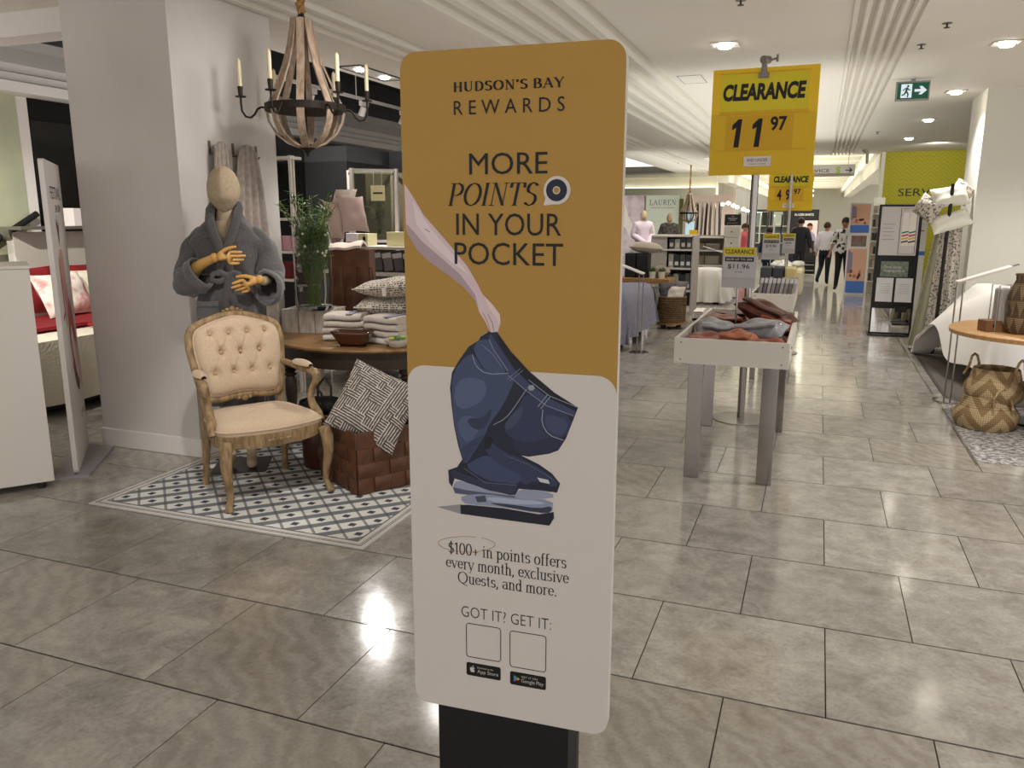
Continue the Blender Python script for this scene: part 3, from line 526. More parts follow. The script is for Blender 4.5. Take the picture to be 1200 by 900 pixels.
# ------------------------------------------------------------------ rug
rm = M('rug_print', (214, 212, 206), .9); t = NT(rm); x, y, z, vec = t.xyz(rot=(0, 0, radians(45)))
C_ = .137
fx = t.math('FRACT', t.math('DIVIDE', x, C_)); fy = t.math('FRACT', t.math('DIVIDE', y, C_))
thk = t.math('LESS_THAN', t.math('ABSOLUTE', t.math('SUBTRACT', fx, .5)), .19); thn = t.math('LESS_THAN', t.math('ABSOLUTE', t.math('SUBTRACT', fy, .5)), .055)
gx = t.math('FRACT', t.math('ADD', fx, .5)); gy = t.math('FRACT', t.math('ADD', fy, .5))
dx = t.math('ABSOLUTE', t.math('SUBTRACT', gx, .5)); dy = t.math('ABSOLUTE', t.math('SUBTRACT', gy, .5))
m1 = t.math('LESS_THAN', t.math('ADD', t.math('MULTIPLY', dx, 1), t.math('MULTIPLY', dy, 1)), .20)
m2 = t.math('LESS_THAN', t.math('MINIMUM', dx, dy), .03); m2 = t.math('MULTIPLY', m2, t.math('LESS_THAN', t.math('MAXIMUM', dx, dy), .18))
c = t.mix(t.math('MULTIPLY', thk, .95), (214, 212, 206), (102, 108, 112)); c = t.mix(t.math('MULTIPLY', thn, .75), c, (86, 90, 96)); c = t.mix(t.math('MAXIMUM', m1, m2), c, (66, 68, 78))
t.l(c, t.b.inputs['Base Color'])
rug = T('rug', 'cream and grey lattice patterned rug under the tufted armchair', 'rug', (-2.87, 4.1, .0008))
L_, W_ = .89, .93
obj('pile', MB().bb((-L_+.075, -W_+.075, 0), (L_-.075, W_-.075, .007)), rm, rug)
fr = MB()
for a, b in (((-L_, -W_), (L_, -W_+.075)), ((-L_, W_-.075), (L_, W_)), ((-L_, -W_+.075), (-L_+.075, W_-.075)), ((L_-.075, -W_+.075), (L_, W_-.075))): fr.bb((a[0], a[1], 0), (b[0], b[1], .007))
obj('border', fr, M('rug_border', (206, 202, 194), .9), rug)
ln = MB()
for d, w_ in ((.022, .004), (.034, .003), (.066, .007)):
    for a, b in (((-L_+d, -W_+d), (L_-d, -W_+d+w_)), ((-L_+d, W_-d-w_), (L_-d, W_-d)), ((-L_+d, -W_+d), (-L_+d+w_, W_-d)), ((L_-d-w_, -W_+d), (L_-d, W_-d))): ln.bb((a[0], a[1], .0071), (b[0], b[1], .0078))
obj('border_lines', ln, M('rug_line', (84, 86, 92), .9), rug)

# ------------------------------------------------------------------ armchair
oak = M('weathered_oak', (166, 139, 100), .55, c2=(120, 97, 66), scale=14, stretch=(3, 3, .8), bump=.25, bscale=60)
linen = M('beige_linen', (205, 182, 154), .9, c2=(196, 172, 144), scale=90, bump=.12, bscale=500, sheen=.2)
ch = T('tufted_armchair', 'carved oak armchair with beige button-tufted back and padded arms', 'armchair', (-3.0, 3.735, .0), radians(58.5))
for sx, yy, nm in ((-1, -.27, 'f'), (1, -.27, 'f')):
    X = .29*sx
    obj('leg', MB().tube([(X*.97, yy, .40), (X*1.02, yy-.012, .34), (X*1.03, yy-.018, .26), (X*.99, yy-.004, .16), (X*.97, yy+.004, .08), (X*1.02, yy-.012, .035), (X*1.04, yy-.02, .009)], [.036, .037, .032, .023, .018, .020, .024], 8), oak, ch, True)
for sx in (-1, 1):
    X = .235*sx
    obj('leg', MB().tube([(X, .225, .44), (X, .235, .34), (X*1.02, .25, .22), (X*1.05, .262, .1), (X*1.06, .275, .009)], [.028, .028, .023, .02, .021], 8), oak, ch, True)
def seat_out(a, k=1, n=60):   # rounded trapezoid with serpentine front
    pass
def seat_pt(u, r):
    a = 2*pi*u; cx, cy = cos(a), sin(a); e = .42
    px = (abs(cx)**e)*(1 if cx > 0 else -1); py = (abs(cy)**e)*(1 if cy > 0 else -1)
    yv = py*.26-.015; xv = px*(.315-(yv+.27)*.12)
    if py < 0: yv -= .022*cos(px*pi)*(1-abs(px)**4)
    return xv*r, yv*r
mb = MB(); mb.grid(lambda u, v: (lambda p: (p[0], p[1], (.365-.020*abs(cos(2*pi*u*2))*(1 if sin(2*pi*u) < 0 else .3) if v < .5 else .418)+0))(seat_pt(u, [1.0, 1.03, 1.03, 1.0][min(3, int(v*3+.01))])), 64, 3, True)
obj('seat_rail', mb, oak, ch, True)
mb = MB().lathe([(0.001, 0), (.02, .004), (.03, .0)], 12)
orn = MB()
for i in range(7): orn.ell(((i-3)*.02, -.322+.002*abs(i-3), .385), (.012, .008, .011-.001*abs(i-3)), 8, 6)
obj('carving', orn, oak, ch, True)
prof = [(1.0, .414), (1.02, .425), (1.015, .437), (1.0, .444), (.985, .458), (.9, .478), (.7, .493), (.45, .50), (.2, .503), (.01, .503)]
mb = MB(); mb.grid(lambda u, v: (lambda q: (*seat_pt(u, q[0]), q[1]+.006*sin(9*u*2*pi/3)*(1-q[0])))(prof[min(9, int(round(v*9)))]), 64, 9, True)
seat = obj('seat_cushion', mb, linen, ch, True)
mb = MB().tube([(seat_pt(i/64, 1.02)[0], seat_pt(i/64, 1.02)[1], .441) for i in range(64)], .006, 6, closed=True); obj('piping', mb, linen, seat, True)
# back: local plane leaning backwards
bk = Matrix.Translation((0, .225, .52)) @ Matrix.Rotation(radians(-13), 4, 'X')
bp_ = [(-.232, .02), (-.25, .13), (-.27, .26), (-.278, .36), (-.262, .432), (-.20, .466), (-.12, .492), (0, .520), (.12, .492), (.20, .466), (.262, .432), (.278, .36), (.27, .26), (.25, .13), (.232, .02), (.15, .012), (.06, .028), (-.06, .028), (-.15, .012)]
def csm(p, it=2):
    for _ in range(it): p = [q for i in range(len(p)) for q in ((p[i][0]*.75+p[(i+1) % len(p)][0]*.25, p[i][1]*.75+p[(i+1) % len(p)][1]*.25), (p[i][0]*.25+p[(i+1) % len(p)][0]*.75, p[i][1]*.25+p[(i+1) % len(p)][1]*.75))]
    return p
bo = csm(bp_)
mb = MB().tube([(x, 0, z) for x, z in bo], .025, 8, closed=True, up=(0, 1, 0), flat=1.0).tf(bk); bf = obj('back_frame', mb, oak, ch, True)
orn = MB()
for x, z, r in ((0, .545, .02), (-.03, .54, .014), (.03, .54, .014), (-.055, .532, .01), (.055, .532, .01), (0, .0, .022), (-.035, .006, .014), (.035, .006, .014)): orn.ell((x, -.012, z), (r, r*.7, r*.8), 8, 6)
obj('carving', orn.tf(bk), oak, ch, True)
btn = [(x*1.0, z) for z, xs in ((.40, (-.165, -.055, .055, .165)), (.285, (-.115, 0, .115)), (.165, (-.165, -.055, .055, .165))) for x in xs]
def backsurf(u, v):
    a = 2*pi*u; k = len(bo); q = bo[int(u*k) % k]; q2 = bo[(int(u*k)+1) % k]; f = u*k-int(u*k)
    ox, oz = q[0]*(1-f)+q2[0]*f, q[1]*(1-f)+q2[1]*f; r = v
    x, z = ox*.93*r, .27+(oz-.27)*.93*r
    d = .062*(1-r**6)**.5 if r < 1 else 0
    for bx, bz in btn: d -= .03*exp(-((x-bx)**2+(z-bz)**2)/.0006)*min(1, (1-r)*8)
    # creases joining the buttons diagonally and dropping to the frame
    for i, (ax, az) in enumerate(btn):
        for bx, bz in btn[i+1:]:
            L2 = (ax-bx)**2+(az-bz)**2
            if abs(az-bz) > .05 and L2 < .02:
                tt = max(0, min(1, ((x-ax)*(bx-ax)+(z-az)*(bz-az))/L2)); dd = (x-ax-tt*(bx-ax))**2+(z-az-tt*(bz-az))**2; d -= .008*exp(-dd/.00006)*min(1, (1-r)*8)
    return (x, -.018-max(-.01, d), z)
mb = MB(); mb.grid(lambda u, v: backsurf(u, .02+.98*v), 130, 40, True); mb.tf(bk); bu = obj('back_cushion', mb, linen, ch, True)
mb = MB().poly([(x*.93, .015, .27+(z-.27)*.93) for x, z in bo]).tf(bk); obj('back_cover', mb, linen, ch)
for bx, bz in btn: obj('button', MB().ell((bx, -.053, bz), (.011, .006, .011), 10, 6).tf(bk), M('beige_button', (190, 160, 122), .8), bu, True)
mb = MB().tube([(x*.93, -.02, .27+(z-.27)*.93) for x, z in bo], .006, 6, closed=True).tf(bk); obj('piping', mb, linen, bu, True)
for s in (-1, 1):
    st = MB().tube([(s*.225, .232, .42), (s*.235, .25, .5), (s*.238, .262, .58)], [.026, .024, .022], 8); obj('back_post', st, oak, ch, True)
    ar = MB().tube([(s*.262, .275, .715), (s*.278, .2, .712), (s*.300, .1, .70), (s*.318, 0, .695), (s*.325, -.075, .69), (s*.325, -.105, .675), (s*.322, -.105, .645), (s*.312, -.075, .60), (s*.300, -.06, .55), (s*.30, -.085, .50), (s*.312, -.13, .45), (s*.315, -.15, .41)], [.02, .02, .022, .024, .026, .024, .022, .02, .021, .024, .028, .028], 8)
    obj('arm', ar, oak, ch, True)
    pad = MB().grid(lambda u, v: (s*(.297+.016*v)+.034*sin(2*pi*u)*sin(pi*(.04+.92*v))**.4, .15-.21*v, .722+(.030*cos(2*pi*u) if cos(2*pi*u) > 0 else .008*cos(2*pi*u))*sin(pi*(.05+.9*v))**.4), 16, 12, True)
    obj('arm_pad', pad, linen, ch, True)

# ------------------------------------------------------------------ mannequin in a robe
cloth = M('mannequin_linen', (184, 165, 138), .75, c2=(172, 154, 126), scale=60, bump=.06, bscale=300)
handw = M('hand_wood', (212, 166, 96), .45, c2=(190, 142, 74), scale=9)
robe = M('grey_robe', (92, 90, 89), .95, c2=(80, 78, 78), scale=60, bump=.3, bscale=260, sheen=.3)
mn = T('mannequin', 'faceless linen mannequin with wooden hands standing behind the tufted armchair', 'mannequin', (-3.43, 4.085, .008), radians(30))
vs = [(0, 0, .98), (0, .0, 1.15), (0, .01, 1.32), (0, .01, 1.46), (0, .0, 1.57), (0, -.01, 1.66)]; rs = [(.14, .10), (.12, .09), (.14, .10), (.11, .08), .060, .058]; es = [(0, 1), (1, 2), (2, 3), (3, 4), (4, 5)]
def addc(start, pts):
    k = start
    for p, r in pts: vs.append(p); rs.append(r); es.append((k, len(vs)-1)); k = len(vs)-1
    return k
for s in (-1, 1): addc(0, [((s*.09, 0, .90), .085), ((s*.085, -.01, .52), .055), ((s*.062, .01, .15), .036), ((s*.060, .0, .075), .034), ((s*.068, -.06, .042), .036), ((s*.078, -.15, .036), .032)])
addc(3, [((-.14, .01, 1.42), .05), ((-.205, .0, 1.30), .043), ((-.225, -.06, 1.21), .038), ((-.14, -.18, 1.30), .030), ((-.04, -.225, 1.345), .022)])
addc(3, [((.14, .01, 1.42), .05), ((.22, .0, 1.30), .043), ((.24, -.06, 1.21), .038), ((.23, -.19, 1.205), .030), ((.21, -.22, 1.21), .022)])
link('body', skin_mesh(vs, es, rs, 0, 2), cloth, mn)
hd = MB(); hd.grid(lambda u, v: (lambda th, ph: (.082*sin(ph)*cos(th)*(1-.12*max(0, -cos(ph)*-1)*0), -.012+.108*sin(ph)*sin(th)*(1.0-.10*(v < .35)), 1.775-.135*cos(ph)*(1 if v > .5 else 1.02)-.0*u))(2*pi*u, pi*(.01+.98*v)), 28, 20, True)
for i, (x, y, z) in enumerate(hd.v):   # narrow the jaw, raise the nose ridge
    if z < 1.74: k = 1-.34*min(1, (1.74-z)/.1)**1.5; hd.v[i] = (x*k, (y+.012)*(1-.22*min(1, (1.74-z)/.1))-.024, z)
    elif y < -.05: hd.v[i] = (x, y-.008*exp(-(x/.02)**2), z)
hd.v = [(x*1.17, y*1.12, 1.63+(z-1.66)*1.04) for x, y, z in hd.v]; obj('head', hd, cloth, mn, True)
obj('head_seam', MB().tube([(.0025, (-.012-.118*sin(a))*1.12-.007, 1.63+(1.775-.136*cos(a)-1.66)*1.04) for a in [pi*(.45+.045*i) for i in range(10)]], .002, 5), M('seam', (168, 146, 118), .8), mn, True)
def hand(wr, dirv, palm_n, s, spread=.16, curl=.35, L=.17, K=1.18):
    # wrist point, direction of fingers, palm normal, thumb side s
    d = V(dirv).normalized(); n = V(palm_n); n = (n-d*n.dot(d)).normalized(); sd = d.cross(n).normalized()*s; w0 = V(wr)
    v_, e_, r_ = [tuple(w0), tuple(w0+d*.035), tuple(w0+d*.07)], [(0, 1), (1, 2)], [(.022, .020), (.033, .014), (.034, .012)]
    for i, (off, ln, cu) in enumerate(((.030, .062, curl*.6), (.011, .072, curl*.8), (-.009, .068, curl), (-.028, .052, curl*1.2))):
        base = w0+d*(.074-.006*abs(i-1))+sd*off; k = len(v_); fd = (d+sd*off*4*spread).normalized(); prev = 2; p = base
        v_.append(tuple(p)); e_.append((prev, k)); r_.append(.0092)
        ang = 0
        for q in range(3):
            ang += cu; dd = fd*cos(ang)+n*sin(ang); p = p+dd*ln*(.42, .32, .26)[q]; v_.append(tuple(p)); e_.append((len(v_)-2, len(v_)-1)); r_.append((.0085, .0078, .0062)[q])
    p = w0+d*.025+sd*.026; v_.append(tuple(p)); k = len(v_)-1; e_.append((1, k)); r_.append(.012)
    for q, (a, ln) in enumerate(((.55, .034), (.30, .028), (.12, .02))):
        p = p+(d*cos(a)+sd*sin(a)+n*.25).normalized()*ln; v_.append(tuple(p)); e_.append((len(v_)-2, len(v_)-1)); r_.append((.0105, .009, .007)[q])
    v_ = [tuple(w0+(V(p)-w0)*K) for p in v_]; r_ = [tuple(c*K for c in r) if isinstance(r, tuple) else r*K for r in r_]
    return skin_mesh(v_, e_, r_, 0, 2)
link('hand', hand((-.03, -.232, 1.352), (1, -.10, -.05), (0, 1, .2), 1, curl=.12, spread=.10), handw, mn, label='wooden hand held flat across the chest')
obj('wrist_ball', MB().ell((-.04, -.23, 1.349), (.028, .028, .028), 14, 10), handw, mn, True)
link('hand', hand((.205, -.235, 1.215), (-.9, -.12, -.36), (0, 1, .2), -1, curl=.24, spread=.12), handw, mn, label='wooden hand resting at the belt knot')
obj('wrist_ball', MB().ell((.21, -.232, 1.218), (.027, .027, .027), 14, 10), handw, mn, True)
obj('forearm', MB().tube([(-.045, -.23, 1.348), (-.11, -.205, 1.318), (-.17, -.16, 1.28)], [.022, .029, .035], 14), handw, mn, True)
obj('stand_base', MB().prism(rr(-.17, .17, -.20, .14, .02), -.006, .004), M('smoked_plate', (40, 40, 42), .25), mn)
# robe
rb = T('bathrobe', 'charcoal grey waffle bathrobe tied at the waist on the mannequin', 'bathrobe', (-3.43, 4.085, .008), radians(30))
def rlerp(t, tb):
    for (a, va), (b, vb) in zip(tb[:-1], tb[1:]):
        if a <= t <= b: f = (t-a)/(b-a); f = f*f*(3-2*f); return tuple(p*(1-f)+q*f for p, q in zip(va, vb))
    return tb[-1][1] if t > tb[-1][0] else tb[0][1]
RT = [(.36, (.20, .13)), (.8, (.20, .128)), (1.05, (.195, .13)), (1.21, (.165, .125)), (1.26, (.165, .125)), (1.36, (.195, .14)), (1.46, (.225, .13)), (1.545, (.17, .105)), (1.60, (.10, .082)), (1.645, (.076, .074))]
def robe_pt(u, v):
    z = .42+1.225*v; rx, ry = rlerp(z, RT); a = 2*pi*u; fold = (.012*sin(9*a+3*z)+.008*sin(17*a+z*4))*max(0, min(1, (1.2-z)*3))+.004*sin(6*a+20*z)
    c, s_ = cos(a), sin(a); e = .85
    x = (rx+fold)*abs(c)**e*(1 if c > 0 else -1); y = (ry+fold)*abs(s_)**e*(1 if s_ > 0 else -1)
    zz = z-.07*abs(x/.2)**1.6*max(0, min(1, (z-1.4)*6)) if z > 1.4 else z
    # front opening: V neck
    return (x, y, zz)
mb = MB(); nu, nv = 72, 60; k = 0; vs2 = [robe_pt(i/nu, j/nv) for j in range(nv+1) for i in range(nu)]; fs = []
for j in range(nv):
    for i in range(nu):
        q = (j*nu+i, j*nu+(i+1) % nu, (j+1)*nu+(i+1) % nu, (j+1)*nu+i); c = [sum(vs2[r][d] for r in q)/4 for d in range(3)]
        if c[1] < 0 and c[2] > 1.37 and abs(c[0]+.0) < (c[2]-1.37)*.27: continue
        fs.append(q)
mb.add(vs2, fs); g = obj('gown', mb, robe, rb, True); sd = g.modifiers.new('s', 'SOLIDIFY'); sd.thickness = .008; sd.offset = 1
# inner neck shows the linen chest
obj('chest', MB().ell((0, -.015, 1.43), (.12, .088, .16), 20, 14), cloth, mn, True)
# collar bands crossing at the waist
for s, ye in ((-1, -.172), (1, -.162)):
    pts = [(s*.03, .072, 1.665), (s*.072, .03, 1.66), (s*.082, -.03, 1.635), (s*.078, -.095, 1.575), (s*.055, -.14, 1.49), (s*.015, -.158, 1.39), (-s*.025, -.158, 1.30), (-s*.035, -.15, 1.24)]
    obj('collar', MB().tube(pts, [.026, .028, .028, .028, .028, .028, .026, .024], 10, flat=.38, up=(0, -1, .3)), robe, rb, True)
for s in (-1, 1):
    if s < 0: pts = [(-.12, .0, 1.49), (-.175, .0, 1.43), (-.215, -.01, 1.33), (-.24, -.04, 1.22), (-.215, -.12, 1.205), (-.165, -.17, 1.245), (-.13, -.19, 1.275)]; rad = [.05, .07, .075, .082, .086, .086, .082]
    else: pts = [(.13, .0, 1.49), (.19, .0, 1.43), (.235, -.01, 1.33), (.26, -.05, 1.22), (.25, -.13, 1.18), (.245, -.18, 1.175), (.24, -.195, 1.175)]; rad = [.05, .07, .072, .078, .082, .082, .08]
    P_ = pts; n_ = 26; m_ = 24; sl = MB()
    def cat(t_):
        t_ *= len(P_)-1; i = min(int(t_), len(P_)-2); f = t_-i; p0 = V(P_[max(i-1, 0)]); p1 = V(P_[i]); p2 = V(P_[i+1]); p3 = V(P_[min(i+2, len(P_)-1)])
        return .5*((2*p1)+(-p0+p2)*f+(2*p0-5*p1+4*p2-p3)*f*f+(-p0+3*p1-3*p2+p3)*f**3), rad[i]*(1-f)+rad[i+1]*f
    cp = [cat(i/n_) for i in range(n_+1)]
    sl.tube([p for p, r in cp], [r*(1+.05*sin(i*1.3)) for i, (p, r) in enumerate(cp)], m_, cap=False)
    for q, (x, y, z) in enumerate(sl.v):
        a = q % m_; i = q//m_; d = (.007*sin(a*2*pi/m_*5+i*.6)+.005*sin(i*1.1+a))*min(1, i/6); c = cp[i][0]; w_ = V((x, y, z))-c
        if w_.z < 0: w_.z *= 1.0+.35*max(0, i-14)/12
        p = c+w_*(1+d*10); sl.v[q] = tuple(p)
    g = obj('sleeve', sl, robe, rb, True); sd = g.modifiers.new('s', 'SOLIDIFY'); sd.thickness = .008; sd.offset = 0
    # turned back cuff
    pe, re = cp[-1]; pd = (cp[-1][0]-cp[-3][0]).normalized(); cf = MB().tube([pe-pd*.06, pe-pd*.03, pe, pe+pd*.006], [re*1.08, re*1.12, re*1.12, re*1.05], m_, cap=False)
    for q, (x, y, z) in enumerate(cf.v):
        w_ = V((x, y, z))-pe
        if w_.z < 0: w_.z *= 1.35
        cf.v[q] = tuple(pe+w_)
    g = obj('cuff', cf, robe, rb, True); sd = g.modifiers.new('s', 'SOLIDIFY'); sd.thickness = .01
obj('belt', MB().tube([(.176*cos(a), .136*sin(a)-.003, 1.235+.008*sin(2*a)) for a in [2*pi*i/40 for i in range(40)]], .027, 8, closed=True, flat=.3, up=(0, 0, 1)).tf(Matrix.Identity(4)), robe, rb, True)
kn = MB().ell((.02, -.165, 1.235), (.028, .022, .026), 14, 10); obj('belt_knot', kn, robe, rb, True)
for s, sz in ((-1, 1), (1, .8)):
    lp = [(.02, -.175, 1.235), (.02+s*.04*sz, -.19, 1.262), (.02+s*.085*sz, -.19, 1.25), (.02+s*.095*sz, -.185, 1.215), (.02+s*.05*sz, -.18, 1.205), (.02, -.175, 1.23)]
    obj('belt_loop', MB().tube(lp, .017, 8, flat=.35, up=(0, -1, 0)), robe, rb, True)
for x2, zz in ((.0, 1.03), (.05, 1.05)):
    obj('belt_end', MB().tube([(.02, -.18, 1.225), (.02+(x2-.02)*.4, -.20, 1.13), (x2, -.200, 1.09), (x2, -.195, zz)], .022, 8, flat=.3, up=(0, -1, 0)), M('grey_robe_dark', (74, 72, 72), .95, bump=.3, bscale=260), rb, True)
obj('pocket', MB().sheet(lambda u, v: (-.17+.12*u, -.150-.028*sin(pi*(.25+.5*u))-.0*v, .93+.15*v), 8, 4, .012), robe, rb, True, bevel=.003)
obj('pocket_hem', MB().sheet(lambda u, v: (-.173+.126*u, -.156-.028*sin(pi*(.25+.5*u)), 1.055+.03*v), 8, 2, .014), robe, rb, True)

# hooks on the column with hanging throws
hookm = M('zinc', (120, 112, 102), .5, .7)
hk = []
for i, (yy, lb) in enumerate(((4.41, 'small zinc wall hook on the column above the folded grey throw, behind the mannequin head'), (4.64, 'small zinc wall hook holding the long grey knitted throw on the column'), (4.885, 'empty zinc wall hook nearest the chandelier on the white column'))):
    h = T('wall_hook', lb, 'hook', (-3.80, yy, 2.02), pi/2, 'hooks on the column')
    obj('plate', MB().box((0, -.004, .02), (.022, .006, .09)), hookm, h, bevel=.002)
    obj('prong', MB().tube([(0, -.006, -.015), (0, -.022, -.022), (0, -.03, -.01)], .006, 6), hookm, h, True)
thr = M('grey_knit', (176, 164, 154), .95, c2=(156, 144, 134), scale=30, bump=.5, bscale=160)
def throw(w_top, w_bot, L, seed, waves):
    def f(u, v):
        wv = w_top+(w_bot-w_top)*v**.7; x = (u-.5)*wv+.02*v*sin(4*v+seed); y = -.035-.02*sin(waves*pi*u*2+seed)*(.4+v)-.015*(1-v)
        arch = .05*(1-(2*u-1)**2)*(1-v)**3; return (x, y, -L*v+arch)
    return f
for yy, L, wt, wb, sd_, lb in ((4.46, .95, .14, .26, 1, 'short grey knitted throw hanging behind the mannequin head'), (4.72, 1.22, .16, .50, 2.5, 'long grey fringed throw hanging on the column down to the table')):
    th = T('throw_blanket', lb, 'throw', (-3.79, yy, 2.03), pi/2)
    a = obj('cloth', MB().sheet(throw(wt, wb, L, sd_, 4), 40, 30, .014), thr, th, True)
    fm = MB()
    for i in range(26):
        u = i/25; x = (u-.5)*wb+.02*sin(4+sd_); y = -.035-.02*sin(8*pi*u+sd_)*1.4; fm.tube([(x, y, -L+.005), (x+.004, y, -L-.05)], .004, 4)
    fo = obj('fringe', fm, thr, th); fo['kind'] = 'stuff'
# ------------------------------------------------------------------ round table and what stands on it
wood = M('table_wood', (150, 116, 74), .4, c2=(122, 90, 54), scale=10, stretch=(1, 6, 1), bump=.08, bscale=40)
dkw = M('dark_table_base', (52, 38, 28), .5)
tb = T('round_table', 'round brown wooden table with dark turned legs beside the white column', 'table', (-3.0, 5.17, 0))
obj('tabletop', MB().lathe([(.001, .715), (.745, .715), (.765, .722), (.775, .735), (.772, .746), (.76, .75), (.001, .75)], 72), wood, tb, True)
obj('apron', MB().lathe([(.69, .60), (.71, .60), (.71, .714), (.69, .714)], 64), dkw, tb, True)
for sx, sy in ((-.45, -.50), (.45, -.45), (-.45, .42), (.45, .42)):
    obj('leg', MB().lathe([(.035, .009), (.03, .05), (.022, .12), (.030, .22), (.042, .38), (.040, .46), (.028, .485), (.046, .50), (.028, .515), (.046, .53), (.03, .545), (.05, .56), (.05, .714)], 16, (sx, sy, 0)), dkw, tb, True)
# plank crate
plank = M('whitewashed_plank', (196, 186, 172), .8, c2=(160, 150, 138), scale=12, stretch=(4, 4, .8), bump=.2)
cr = T('plank_crate', 'whitewashed plank crate on the round table under the glass vase', 'crate', (-3.53, 5.11, .7505), radians(12))
for i in range(3): obj('plank', MB().bb((-.19+i*.128, -.15, 0), (-.19+i*.128+.122, -.135, .165)), plank, cr, bevel=.002)
for i in range(3): obj('plank', MB().bb((-.19+i*.128, .135, 0), (-.19+i*.128+.122, .15, .165)), plank, cr, bevel=.002)
for sx in (-1, 1):
    for i in range(2): obj('plank', MB().bb((sx*.19-.007, -.134+.136*i, 0), (sx*.19+.007, -.134+.136*i+.130, .165)), plank, cr, bevel=.002)
obj('top_board', MB().bb((-.197, -.15, .1655), (.197, .15, .172)), plank, cr)
# glass vase with greenery
glass = M('clear_glass', (246, 250, 248), .02, trans=1, ior=1.12)
vz = T('glass_vase', 'large clear glass vase full of leafy green stems on the plank crate', 'vase', (-3.455, 5.02, .9235)); vz.scale = (1.1, 1.1, 1.04)
obj('glass_wall', MB().lathe([(.001, .0), (.115, .0), (.125, .02), (.128, .1), (.13, .44), (.125, .52), (.105, .57), (.10, .60), (.115, .625), (.110, .625), (.096, .60), (.10, .57), (.119, .52), (.124, .44), (.122, .1), (.115, .03), (.001, .02)], 32), glass, vz, True)
stemm = M('stem_green', (92, 104, 50), .6); leafm = M('leaf_green', (92, 122, 56), .55, c2=(56, 84, 36), scale=8); flm = M('flower_white', (240, 236, 220), .6)
R = random.Random(4); sm = MB(); lf = MB(); fw = MB()
def leafq(mb, p, d, n, L, w):
    d = V(d).normalized(); s_ = d.cross(V(n)).normalized(); p = V(p); n = V(n)
    mb.add([p, p+d*L*.4+s_*w-n*.0, p+d*L*.45+n*.004, p+d*L, p+d*L*.4-s_*w], [(0, 1, 2), (1, 3, 2), (0, 2, 4), (2, 3, 4)])
for k in range(56):
    a = R.uniform(0, 6.28); r0 = R.uniform(0, .07); r1 = R.uniform(.05, .105); r2 = R.uniform(.05, .22); h = R.uniform(.44, .80)
    P_ = [(r0*cos(a+2), r0*sin(a+2), .03), (r1*cos(a), r1*sin(a), .35), (r1*cos(a), r1*sin(a), .55), (r2*cos(a), r2*sin(a), h+.02)]
    if h < .62: P_[3] = (r1*cos(a), r1*sin(a), h)
    sm.tube(P_, .0022, 4)
    for q in range(24):
        t_ = R.uniform(.25, 1); i = min(2, int(t_*3)); f = t_*3-i; p = V(P_[i])*(1-f)+V(P_[i+1])*f; b = R.uniform(0, 6.28)
        leafq(lf, p, (cos(b), sin(b), R.uniform(-.1, .9)), (0, 0, 1), R.uniform(.025, .045) if p.z < .6 else R.uniform(.04, .075), R.uniform(.004, .009))
    if k % 3 == 0: fw.ell((.105*cos(a), .105*sin(a)*.9, R.uniform(.38, .55)), (.009, .009, .009), 6, 5)
o = obj('stems', sm, stemm, vz); o['kind'] = 'stuff'; o = obj('leaves', lf, leafm, vz); o['kind'] = 'stuff'; o = obj('white_blossoms', fw, flm, vz); o['kind'] = 'stuff'
# stacked acrylic boxes on the crate, left of the vase
acr = M('acrylic', (225, 222, 220), .05, trans=.95, ior=1.2)
for i, (z, cc, lb) in enumerate(((.9235, (120, 112, 108), 'clear acrylic box of grey soaps, lowest of the stack on the plank crate'), (1.075, (92, 22, 28), 'clear acrylic box of maroon soaps, middle of the stack on the plank crate'), (1.235, (224, 208, 214), 'white packet in a clear acrylic box, topmost on the plank crate'))):
    bx = T('acrylic_box', lb, 'box', (-3.655, 5.19, z), radians(12), 'acrylic boxes on the crate')
    w_, h_ = (.062, .148) if i < 2 else (.05, .12)
    wl = MB(); wl.bb((-w_, -.05, 0), (w_, -.047, h_)); wl.bb((-w_, .047, 0), (w_, .05, h_)); wl.bb((-w_, -.047, 0), (-w_+.003, .047, h_)); wl.bb((w_-.003, -.047, 0), (w_, .047, h_)); wl.bb((-w_, -.05, h_), (w_, .05, h_+.003))
    obj('clear_wall', wl, acr, bx)
    obj('contents', MB().bb((-w_+.012, -.036, .018), (w_-.012, .036, h_*.72)), M('soap%d' % i, cc, .6), bx, bevel=.006)
    obj('base', MB().bb((-w_, -.05, -.0), (w_, .05, .014)), M('label_white', (226, 218, 214), .6), bx)
